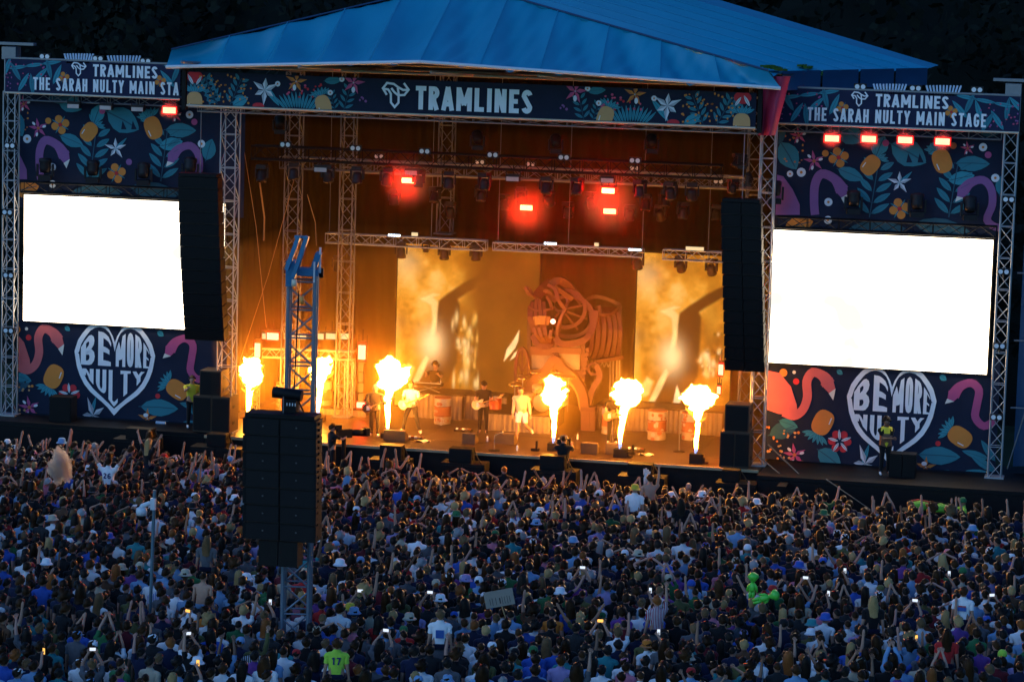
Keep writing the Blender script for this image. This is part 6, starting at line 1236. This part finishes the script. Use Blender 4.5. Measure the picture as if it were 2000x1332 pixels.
for px, py, yaw, kw, sh, hair, lab, skin, leg, y in ((985, 915, .3, dict(), 'black', ('buzz', 'ginger'), 'stocky ginger person in black in the pit before the stage', 3, 'black', -3.), (1602, 962, 2.2, dict(L='fwd'), 'black', ('curly', 'dark brown'), 'person with big curly dark hair in the dark pit on the right', 1, 'black', -3.2),
        (1345, 947, PI, dict(), 'charcoal', ('buzz', 'grey'), 'steward in a black and orange hi-vis tabard in the pit', 0, 'black', -3.3), (1882, 976, 1.8, dict(R='fwd'), 'lime', None, 'medic in a green helmet and lime jacket behind the green bags', 1, 'green', -3.2), (1910, 988, 1.2, dict(L='fwd', R='fwd', lean=.3), 'olive', ('short', 'brown'), 'person in a yellow olive jacket crouching beside the medic', 1, 'green', -3.3),
        (745-560, 870, 1.2, dict(), 'navy', ('short', 'grey'), 'grey haired person in navy standing above the front row on the left', 0, 'navy', -3.3), (292, 845, .2, dict(), 'charcoal', ('long', 'brown'), 'long haired steward facing the crowd by the left pit speaker', 0, 'black', -2.9)):
    zt = onY(px, py, y); key = f'pit{px}'; POSES[key] = kw; z = zt.z-1.73; ob, Mp = person((zt.x, y, z), yaw, 1., key, sh, hair, ('beanie', 'green') if px == 1882 else None, skin, lab, CREW, 'long' if px in (1882, 1910) else 'shirt', 'trousers', leg)
    if z > .15: tag(cbox('pit_step', (zt.x, y, z/2-.005), (.7, .5, z-.01), BLACK), 'black step under the '+' '.join(lab.split()[:7]), 'step')
    if px == 1345:
        for k in (-1, 1): cbox('orange_panel', Mp @ Vector((k*.11, .135, 1.25)), (.09, .03, .42), mat('hi-vis orange', (.8, .15, .02), .7), ob)
# ================================================================ the crowd
LM = [('delay mast', (586, 1200)), ('camera pole', (291, 1200)), ('cardboard sign', (975, 1168)), ('green inflatable', (1478, 1150)), ('red striped shirt', (1318, 1180)), ('lime 17 shirt', (655, 1280)), ('orange bucket hat', (1265, 1265)), ('red top on shoulders', (1852, 1270)), ('yellow bucket hat', (682, 1200)), ('white tee on shoulders', (855, 1225)), ('bare back on shoulders', (396, 1155)), ('black vest on shoulders', (1702, 1190)), ('printed tee on shoulders', (1880, 1190)), ('cream bucket hat', (1345, 1300)), ('white bucket hat by the pole', (385, 1300))]
placed = []
def place_ok(x, y, r):
    for q in placed:
        if (q[0]-x)**2+(q[1]-y)**2 < r*r: return False
    return True
def cpt(px, py, zh=1.66): p = onZ(px, py, zh); return p.x, p.y
def face(x, y): return math.atan2(-(2-x)*.6, 8-y)+RNG.normal(0, .22)
used = set(); SPECIAL = []
def special(px, py, pose, shirt, hair, hat, lab, skin=0, top='shirt', legs='trousers', legc='navy', s=1., on=False, sm=None, yaw=None, tilt=0.):
    """named member of the crowd with its head at photo point (px, py)"""
    hz_ = 1.63*s+(.62 if on else 0); x, y = cpt(px, py, hz_); rz = face(x, y) if yaw is None else yaw
    o, M = person((x, y, (.62 if on else 0)), rz, s, pose, shirt, hair, hat, skin, lab, 'crowd watching the stage', top, legs, legc, sm, tilt)
    placed.append((x, y)); used.add(lab); SPECIAL.append(o)
    if on:   # whoever carries them
        bs = dict(navy=('navy', 'brown'), red=('black', 'dark brown'))
        fx, fy = x-math.sin(rz)*.0, y+.03; lab2 = 'person underneath the '+lab; c = RNG.choice(['charcoal', 'navy', 'grey', 'black'])
        o2, _ = person((fx+.0, fy+.06, -.02), rz, 1.0, 'stand', c, ('short', 'dark brown'), None, 0, lab2); SPECIAL.append(o2)
    return o, M
RW = stripes('red white stripes', (.5, .5, .52), (.32, .02, .05), 16); BW = stripes('blue white stripes', (.55, .55, .57), (.03, .08, .35), 14); BKW = stripes('black white stripes', (.5, .5, .5), (.02, .02, .02), 14)
def back_print(M, text, z, h, w_, col, o, pose, layer=0):
    co = TPL[pose]['raw'][0]; pr = Print(); k = w_/2; word(pr, text, -k, k, z, z+h, t=.2)
    mb = MB(); tor = co[(co[:, 2] > z-.1) & (co[:, 2] < z+h+.1) & (np.abs(co[:, 0]) < .2)]; yb_ = tor[:, 1].min()-.022
    for i, (pts, c, l) in enumerate(pr.p):
        ar = sum(pts[k-1][0]*pts[k][1]-pts[k][0]*pts[k-1][1] for k in range(len(pts)))
        if ar < 0: pts = pts[::-1]
        mb.add([M @ Vector((x, yb_-.0015*(i % 5)+.5*x*x, zz)) for x, zz in pts], [tuple(range(len(pts)))])
    return kind(mb.obj('shirt_number', col, o), 'stuff')
NV = mat('navy number', (.02, .03, .12), .8); WN = mat('white number', (.7, .7, .72), .8)
o, M = special(658, 1262, 'sit', 'lime', ('short', 'brown'), None, 'person on shoulders in a lime football shirt numbered 17', on=True); back_print(M, '17', 1.2, .17, .2, NV, o, 'sit')
special(1850, 1243, 'sit', 'red', ('long', 'dark brown'), None, 'person on shoulders in a red top with long dark hair', on=True)
o, M = special(860, 1205, 'sit', 'white', ('short', 'light brown'), None, 'person on shoulders in a white tee with a blue back print', on=True); cbox('back_picture', M @ Vector((0, -.135, 1.22)), (.2, .006, .2), mat('blue print', (.03, .1, .35), .8), o, M.to_3x3().normalized())
special(397, 1130, 'sit', 'cream', ('buzz', 'dark brown'), None, 'bare backed person on shoulders with dark cropped hair', 0, None, 'shorts', 'pale blue', on=True)
special(1706, 1178, 'sit', 'black', ('long', 'blond'), None, 'person on shoulders in a black vest with blond hair', on=True); o, M = special(1882, 1160, 'sit', 'white', ('short', 'brown'), None, 'person on shoulders in a white tee with a red and blue print', on=True); cbox('back_picture', M @ Vector((0, -.135, 1.24)), (.22, .006, .1), mat('blue print', (.03, .1, .35), .8), o, M.to_3x3().normalized()); cbox('back_picture', M @ Vector((0, -.135, 1.31)), (.2, .007, .035), mat('red print', (.4, .03, .03), .8), o, M.to_3x3().normalized())
o, M = special(212, 905, 'sit_both', 'white', ('short', 'dark brown'), None, 'person on shoulders in a white shirt numbered 26', on=True); back_print(M, '26', 1.15, .17, .24, NV, o, 'sit_both')
special(290, 868, 'sit_both', 'black', ('long', 'blond'), None, 'blond person on shoulders in black with both arms raised', on=True); special(1270, 938, 'sit_up', 'cream', ('short', 'brown'), None, 'bare chested person on shoulders holding up a big foam hand', 0, None, 'shorts', 'navy', on=True)
special(1240, 958, 'sit', 'white', None, ('bucket', 'yellow'), 'person on shoulders in a yellow bucket hat and white tee', on=True); special(1330, 985, 'sit', 'black', ('long', 'black'), None, 'person on shoulders with very long black hair near the right pit', on=True); special(404, 1060, 'sit', 'grey', ('long', 'light brown'), None, 'person on shoulders with long light brown hair right of the pole', on=True)
special(1283, 1178, 'sit_up', 'white', ('short', 'ginger'), None, 'person on shoulders in a red and white striped shirt, arm up', sm=RW, on=True, s=1.0)
special(1350, 1145, 'stand', 'pale blue', None, ('beanie', 'royal blue'), 'person in pale blue with a bright blue hat beside the striped shirt')
special(683, 1192, 'stand', 'navy', None, ('bucket', 'yellow'), 'person in a yellow bucket hat right of the delay mast'); special(1264, 1265, 'stand', 'white', ('short', 'brown'), ('bucket', 'orange'), 'person in a white tee and orange bucket hat')
special(1345, 1290, 'stand', 'white', None, ('bucket', 'cream'), 'person in a cream bucket hat and white tee'); special(385, 1298, 'stand', 'black', None, ('bucket', 'white'), 'person in a white bucket hat and black top by the pole'); special(90, 1104, 'left_up', 'black', None, ('bucket', 'white'), 'person in a white bucket hat raising the left arm')
special(1958, 1283, 'stand', 'charcoal', None, ('beanie', 'lime'), 'person in a lime green hat at the far right'); special(1585, 1223, 'stand', 'grey', None, ('bucket', 'teal'), 'person in a pale teal bucket hat on the right'); special(1460, 1075, 'stand', 'teal', None, ('beanie', 'white'), 'person in teal with a white hat behind the striped shirt'); special(1880, 1120, 'stand', 'black', None, ('beanie', 'green'), 'person in a bright green beanie on the right')
special(1720, 1155, 'stand', 'white', None, ('cap', 'olive'), 'person in white with an olive cap on the right'); special(458, 978, 'stand', 'charcoal', None, ('bucket', 'white'), 'person in a white bucket hat left of the near speakers'); special(655, 1068, 'stand', 'white', None, ('cap', 'pale blue'), 'person in a pale blue cap just right of the near speakers')
o, M = special(1742, 1262, 'stand', 'navy', ('short', 'dark brown'), None, 'person in a navy shirt with a pale number 25'); back_print(M, '25', 1.12, .18, .26, WN, o, 'stand')
special(310, 1150, 'stand', 'white', ('short', 'brown'), None, 'person in blue and white stripes right of the pole', sm=BW); special(496, 1270, 'stand', 'white', ('short', 'dark brown'), None, 'person in black and white stripes left of the mast foot', sm=BKW); special(330, 1245, 'stand', 'white', ('short', 'dark brown'), None, 'broad person in a plain white tee right of the pole', s=1.05)
special(1095, 1010, 'stand', 'red', ('short', 'black'), ('cap', 'red'), 'person in a red cap and red top in mid crowd'); special(965, 1055, 'stand', 'pink', ('short', 'dark brown'), None, 'person in a hot pink top in mid crowd'); special(925, 1120, 'stand', 'red', ('long', 'dark brown'), None, 'person in a bright red top with long hair left of the cardboard sign')
for i, (px, py, pose, land) in enumerate(((345, 1196, 'phone', True), (697, 1157, 'phone', True), (742, 1236, 'phone', True), (373, 1243, 'phone', True), (1170, 1217, 'phone', True), (1640, 1116, 'phone_one', False), (1778, 1175, 'phone', True), (180, 1275, 'phone', True), (370, 1302, 'phone_one', False), (835, 1160, 'phone', True), (516, 1180, 'phone_one', False), (1598, 1160, 'phone_one', False), (1800, 1252, 'phone_one', False), (1253, 1155, 'phone_one', False), (1570, 1130, 'phone', True), (1950, 1165, 'phone', True), (52, 1275, 'phone_one', False), (1850, 1122, 'phone_one', False), (1280, 1240, 'phone_one', False), (1133, 1110, 'phone', True))):
    sh = ['black', 'navy', 'grey', 'white', 'charcoal'][i % 5]; side = LM[min(range(len(LM)), key=lambda k: abs(LM[k][1][0]-px)+abs(LM[k][1][1]-py))]; rel = 'left of' if px < side[1][0] else 'right of'
    lab = f'person in {sh} filming with {"both hands" if pose == "phone" else "one hand"} {rel} the {side[0]}'
    if lab in used: lab += (' nearby' if py > 1200 else ' farther')
    if lab in used: lab += ' one'
    o, M = special(px, py+26, pose, sh, (['short', 'bun', 'long'][i % 3], ['dark brown', 'light brown', 'black'][i % 3]), None, lab, i % 2)
    phone(M, pose == 'phone_one', land, i, ('amber' if i % 4 == 0 else 'pale')+' phone of the '+lab.replace('person in ', 'filmer in ').replace(' filming with both hands', '').replace(' filming with one hand', ''))
# fill the ground from the barrier back to the edge of the picture
cand = []
xy = RNG.uniform([-19, -36.5], [23, -4.3], (30000, 2))
pj = [proj((x, y, 1.64)) for x, y in xy]
for (x, y), (px, py) in zip(xy, pj):
    if not (-170 < px < 2170 and py < 1345) or y > -4.5-.035*(x+15): continue
    if abs(x-dx) < .55 and abs(y-dy) < .55: continue
    if abs(x-p0.x) < .3 and abs(y+25) < .35: continue
    rr = np.interp(y, [-34, -20, -5], [.53, .445, .375])*RNG.uniform(.88, 1.12)
    cand.append((x, y, px, py, rr))
cell = {}
def near_ok(x, y, r):
    i, j_ = int(x//.7), int(y//.7)
    for a in (-1, 0, 1):
        for b_ in (-1, 0, 1):
            for q in cell.get((i+a, j_+b_), ()):
                if (q[0]-x)**2+(q[1]-y)**2 < r*r: return False
    return True
for q in placed: cell.setdefault((int(q[0]//.7), int(q[1]//.7)), []).append(q)
crowd = []
for c in cand:
    if near_ok(c[0], c[1], c[4]): cell.setdefault((int(c[0]//.7), int(c[1]//.7)), []).append(c); crowd.append(c)
crowd.sort(key=lambda c: c[1]-.2*c[0])      # nearest to the camera first
SHW = [('white', 12), ('black', 30), ('navy', 14), ('pale blue', 9), ('royal blue', 4), ('grey', 8), ('charcoal', 10), ('red', 2.2), ('maroon', 2), ('green', 2.5), ('olive', 3), ('cream', 2.5), ('pink', 1.3), ('purple', 1.3), ('teal', 2.5), ('orange', .7), ('brown', 2), ('lilac', 1)]
HRW = [('short', 40), ('curly', 9), ('long', 9), ('wavy', 7), ('buzz', 11), ('bun', 5), ('quiff', 9), ('afro', 1.5)]
HCW = [('black', 34), ('dark brown', 42), ('brown', 14), ('light brown', 4.5), ('blond', 4), ('ginger', 1.5), ('grey', 1.2)]
def pick(ws): w_ = np.array([q[1] for q in ws], float); return ws[RNG.choice(len(ws), p=w_/w_.sum())][0]
POSEW = [('stand', 60), ('lean', 14), ('right_up', 1.7), ('left_up', 1.5), ('both_up', .5), ('high', .4), ('clap', .7), ('hands_head', .8), ('right_out', .9)]
PTXT = dict(stand='', lean=', leaning', right_up=', right arm up', left_up=', left arm up', both_up=', both arms spread high', high=', hands straight up', clap=', clapping overhead', hands_head=', hands on head', right_out=', right arm out')
HTXT = dict(short='short {} hair', curly='curly {} hair', long='long {} hair', wavy='wavy {} hair', buzz='cropped {} hair', bun='{} hair in a bun', quiff='brushed up {} hair', afro='round {} afro')
N_IND = 300-10-len(SPECIAL)-9
def looks(front):
    pw = [(n_, w_*(5.5 if front and n_ not in ('stand', 'lean') else 1)) for n_, w_ in POSEW]
    hat = None
    if RNG.random() < .10: hat = (['bucket', 'cap', 'cap', 'beanie'][RNG.integers(4)], pick([('white', 5), ('black', 3), ('navy', 2), ('pale blue', 3), ('red', .6), ('cream', 1.5), ('royal blue', 1), ('lilac', .6), ('green', .6), ('pink', .4)]))
    return pick(pw), pick(SHW), (pick(HRW), pick(HCW)), hat, int(RNG.choice(4, p=[.5, .2, .08, .22]))
ind = 0
vis = [c for c in crowd if c[3] < 1332 and 0 < c[2] < 2000]; visset = {id(c) for c in vis[:N_IND]}
for c in crowd:
    if id(c) not in visset: continue
    x, y, px, py, _ = c
    for tries in range(60):
        pose, sh, hr, hat, sk = looks(False)
        ht_ = HTXT[hr[0]].format(hr[1]) if not hat else f'{hat[1]} {dict(bucket="bucket hat", cap="cap", beanie="beanie")[hat[0]]}'
        lab = f'person in {sh} with {ht_}{PTXT[pose]}'
        k = min(range(len(LM)), key=lambda q: abs(LM[q][1][0]-px)+1.5*abs(LM[q][1][1]-py)); rx, ry = px-LM[k][1][0], py-LM[k][1][1]
        rel = ('left of' if rx < 0 else 'right of') if abs(rx) > abs(ry)*1.2 else ('in front of' if ry > 0 else 'beyond')
        l2 = f'{lab} {rel} the {LM[k][0]}'
        lab = l2 if len(l2.split()) <= 16 else lab
        if lab not in used: break
    used.add(lab); s = RNG.normal(.985, .045)
    person((x, y, 0), face(x, y), s, pose, sh, hr, hat, sk, lab, legc=['navy', 'black', 'charcoal', 'pale blue', 'olive'][RNG.integers(5)], top='long' if RNG.random() < .12 else 'shirt', tilt=RNG.normal(0, .03)); ind += 1
# everyone farther off: one mass of figures
LO = {}
for pz, kw in POSES.items():
    if pz.startswith(('hero', 'pit')): continue
    co, fs, lb, tt, hd = body_arrays(1, fingers=False, **kw)
    fl = np.array([f if len(f) == 4 else (*f, f[-1]) for f in fs]); lf = lb[fl[:, 0]]
    zc = co[fl].mean(1)[:, 2]; keep = np.array([not (l in ('shin', 'foot')) for l in lf]) & (zc > (.95 if 'sit' not in pz else .5)); fl = fl[keep]; lf = lf[keep]; tf = tt[fl[:, 0]]
    reg_ = np.where(np.isin(lf, ['torso', 'shld']) | ((lf == 'uarm') & (tf < .7)), 1, np.where(np.isin(lf, ['hip', 'thigh']), 2, 0)); LO[pz] = (co, fl, reg_, hd)
VV, FF, CC, MI = [], [], [], []; off = 0; nfar = 0
def addfar(co, fl, cols, M, mi=0):
    global off
    R3 = np.array(M.to_3x3()); VV.append(co @ R3.T+np.array(M.translation)); FF.append(fl+off); CC.append(cols); MI.append(np.full(len(fl), mi)); off += len(co)
skc = np.array([(.42, .225, .15), (.33, .165, .10), (.17, .08, .045), (.46, .23, .17)])
for c in crowd:
    if id(c) in visset: continue
    x, y, px, py, _ = c
    if py >= 1332: continue
    front = y > -7.0; pose, sh, hr, hat, sk = looks(front); co, fl, rg, hd = LO[pose]; s = RNG.normal(.985, .05)
    M = Matrix.Translation((x, y, 0)) @ Matrix.Rotation(face(x, y), 4, 'Z') @ Matrix.Rotation(RNG.normal(0, .04), 4, 'Y') @ Matrix.Diagonal((s*1.08, s*1.08, s*1.02, 1)); v = RNG.uniform(.75, 1.15)
    pal = np.array([skc[sk], np.array(SHIRTS[sh])*v, np.array(SHIRTS[['navy', 'black', 'charcoal'][RNG.integers(3)]])]); addfar(co, fl, pal[rg], M); nfar += 1
    st_ = hr[0] if not hat or hr[0] not in ('curly', 'afro', 'quiff', 'bun') else 'buzz'; hk = ('h', st_, tuple(np.round(hd, 3)))
    if hk not in LO: hv, hf = hair_arrays(st_, hd, 11, 6); LO[hk] = (hv, np.array([q for f in hf for q in ([f if len(f) == 4 else (*f, f[-1])] if len(f) <= 4 else [(f[0], f[i], f[i+1], f[i+1]) for i in range(1, len(f)-1)])]))
    q, f_ = LO[hk]; addfar(q, f_, np.repeat(np.array([HAIRC[hr[1]]])*RNG.uniform(.7, 1.3), len(f_), 0), M, 1)
    def arr(me, key):
        if key not in LO:
            n_ = len(me.vertices); q = np.empty(n_*3); me.vertices.foreach_get('co', q); f_ = [tuple(p.vertices) for p in me.polygons]; qq = []
            for f in f_:
                if len(f) <= 4: qq.append(f if len(f) == 4 else (*f, f[-1]))
                else: qq += [(f[0], f[i], f[i+1], f[i+1]) for i in range(1, len(f)-1)]
            LO[key] = (q.reshape(-1, 3), np.array(qq))
        return LO[key]
    if hat: q, f_ = arr(acc('hat', hat[0], hd), ('t', hat[0], tuple(np.round(hd, 3)))); addfar(q, f_, np.repeat(np.array([SHIRTS[hat[1]]]), len(f_), 0), M)
VV = np.concatenate(VV); FF = np.concatenate(FF); CC = np.concatenate(CC)
me = bpy.data.meshes.new('distant_crowd'); tri = FF[:, 2] == FF[:, 3]; nl = np.where(tri, 3, 4); me.vertices.add(len(VV)); me.vertices.foreach_set('co', VV.ravel()); me.loops.add(int(nl.sum())); me.polygons.add(len(FF))
mask = np.ones((len(FF), 4), bool); mask[tri, 3] = False; me.loops.foreach_set('vertex_index', FF[mask]); ls = np.concatenate([[0], np.cumsum(nl)[:-1]]); me.polygons.foreach_set('loop_start', ls); me.polygons.foreach_set('loop_total', nl); me.update(calc_edges=True)
at = me.attributes.new('cloth_colour', 'FLOAT_COLOR', 'FACE'); at.data.foreach_set('color', np.concatenate([np.clip(CC, 0, 1), np.ones((len(CC), 1))], 1).ravel()); me.polygons.foreach_set('use_smooth', np.ones(len(FF), bool))
cm_ = mat('crowd clothing', (.1, .1, .1), .75, 0, 0); n = cm_.node_tree; a_ = n.nodes.new('ShaderNodeAttribute'); a_.attribute_name = 'cloth_colour'; n.links.new(a_.outputs['Color'], n.nodes['Principled BSDF'].inputs['Base Color']); me.materials.append(fuzz(cm_, .12, .5, .2, (1, 1, 1))); ch_ = cm_.copy(); ch_.name = 'crowd hair'; ch_.node_tree.nodes['Principled BSDF'].inputs['Roughness'].default_value = .37; me.materials.append(fuzz(ch_, .0, .25, .9, (.12, .08, .05))); me.polygons.foreach_set('material_index', np.concatenate(MI).astype(np.int32)); me.validate()
o = reg(bpy.data.objects.new('distant_crowd', me), Matrix()); kind(o, 'stuff'); o['label'] = 'dense crowd packed between the nearer people and the stage barrier'
print('people', ind, len(SPECIAL), 'far', nfar, 'faces', len(FF))
# ---- things held up in the crowd
p = onZ(975, 1168, 2.12); R3 = Matrix.Rotation(.16, 3, 'Z') @ Matrix.Rotation(.22, 3, 'Y').transposed(); cs_ = thing('cardboard_sign', 'brown cardboard sign with faint strokes held up in mid crowd', 'sign', p)
cbox('board', p, (.74, .012, .42), mat('cardboard', (.30, .26, .21), .9, 0, .25, 3), cs_, R3); bar('stick', p+R3 @ Vector((.02, .02, -.2)), p+R3 @ Vector((.1, .02, -.85)), .016, MATS['tan rope'], cs_)
b = MB()
for x, w_, h in ((-.24, .012, .16), (-.18, .012, .2), (-.09, .012, .19), (.01, .03, .15), (.07, .012, .2), (.13, .012, .18), (.2, .012, .2), (.26, .012, .16)): b.box(p+R3 @ Vector((x, -.009, -.06)), (w_, .004, h), R3)
kind(b.obj('marker_strokes', mat('faded ink', (.07, .065, .06), .9), cs_), 'stuff')
def alien(px, py, y, tilt, lab):
    p = onZ(px, py, y); t = thing('inflatable_toy', lab, 'inflatable', p, 'inflatables in the crowd'); G = mat('neon green vinyl', (.10, .62, .06), .3, 0, .08); Rx = Matrix.Rotation(tilt, 3, 'Y'); q = lambda *v: p+Rx @ (Vector(v)*.72)
    MB().path([q(0, 0, .02), q(0, 0, .08), q(0, 0, .16), q(0, 0, .26), q(0, 0, .36), q(0, 0, .42)], [.05, .05, .10, .15, .13, .04], 12).obj('toy_head', G, t, True); MB().path([q(0, 0, .05), q(0, 0, -.05), q(0, 0, -.2), q(0, 0, -.3)], [.05, .08, .09, .06], 10).obj('toy_body', G, t, True)
    for k in (-1, 1):
        MB().path([q(k*.05, 0, 0), q(k*.14, 0, -.1), q(k*.18, 0, -.28)], [.04, .035, .03], 8).obj('toy_arm', G, t, True); MB().path([q(k*.04, 0, -.26), q(k*.06, 0, -.42), q(k*.05, 0, -.58)], [.055, .045, .03], 8).obj('toy_leg', G, t, True); MB().lathe([(.01, 0), (.05, .01), (.01, .03)], q(k*.06, .13, .27), 8, R=Matrix.Rotation(-1.57, 3, 'X')).obj('toy_eye', BLACK, t, True)
alien(1470, 1140, 2.15, .05, 'neon green inflatable alien toy held upright above the right crowd'); alien(1500, 1166, 1.95, 1.2, 'neon green inflatable toy tipped sideways beside the upright one')
p = onY(771, 915, -4.3); t = thing('balloon', 'red balloon floating over the front row by the tall flame', 'balloon', p); MB().path([p+Vector((0, 0, -.2)), p+Vector((0, 0, -.16)), p+Vector((0, 0, -.05)), p+Vector((0, 0, .07)), p+Vector((0, 0, .15)), p+Vector((0, 0, .18))], [.015, .06, .14, .15, .09, .02], 14).obj('balloon_skin', mat('red rubber', (.6, .03, .05), .3), t, True); bar('string', p+Vector((0, 0, -.2)), p+Vector((.05, 0, -.8)), .006, WHITE, t)
p = onY(1263, 905+35, -6.3); t = thing('foam_hand', 'big pale foam hand raised near the right guitarist', 'foam hand', p); MB().path([p+Vector((0, 0, -.1)), p+Vector((0, 0, .1)), p+Vector((.01, 0, .28))], [.11, .12, .08], 10, flat=.4).obj('palm', mat('pale foam', (.6, .6, .58), .8), t, True)
for k in range(4): MB().path([p+Vector((-.08+.05*k, 0, .2)), p+Vector((-.09+.06*k, 0, .36+.05*math.sin(k*1.2+.5)))], [.032, .026], 8).obj('foam_finger', MATS['pale foam'], t, True)
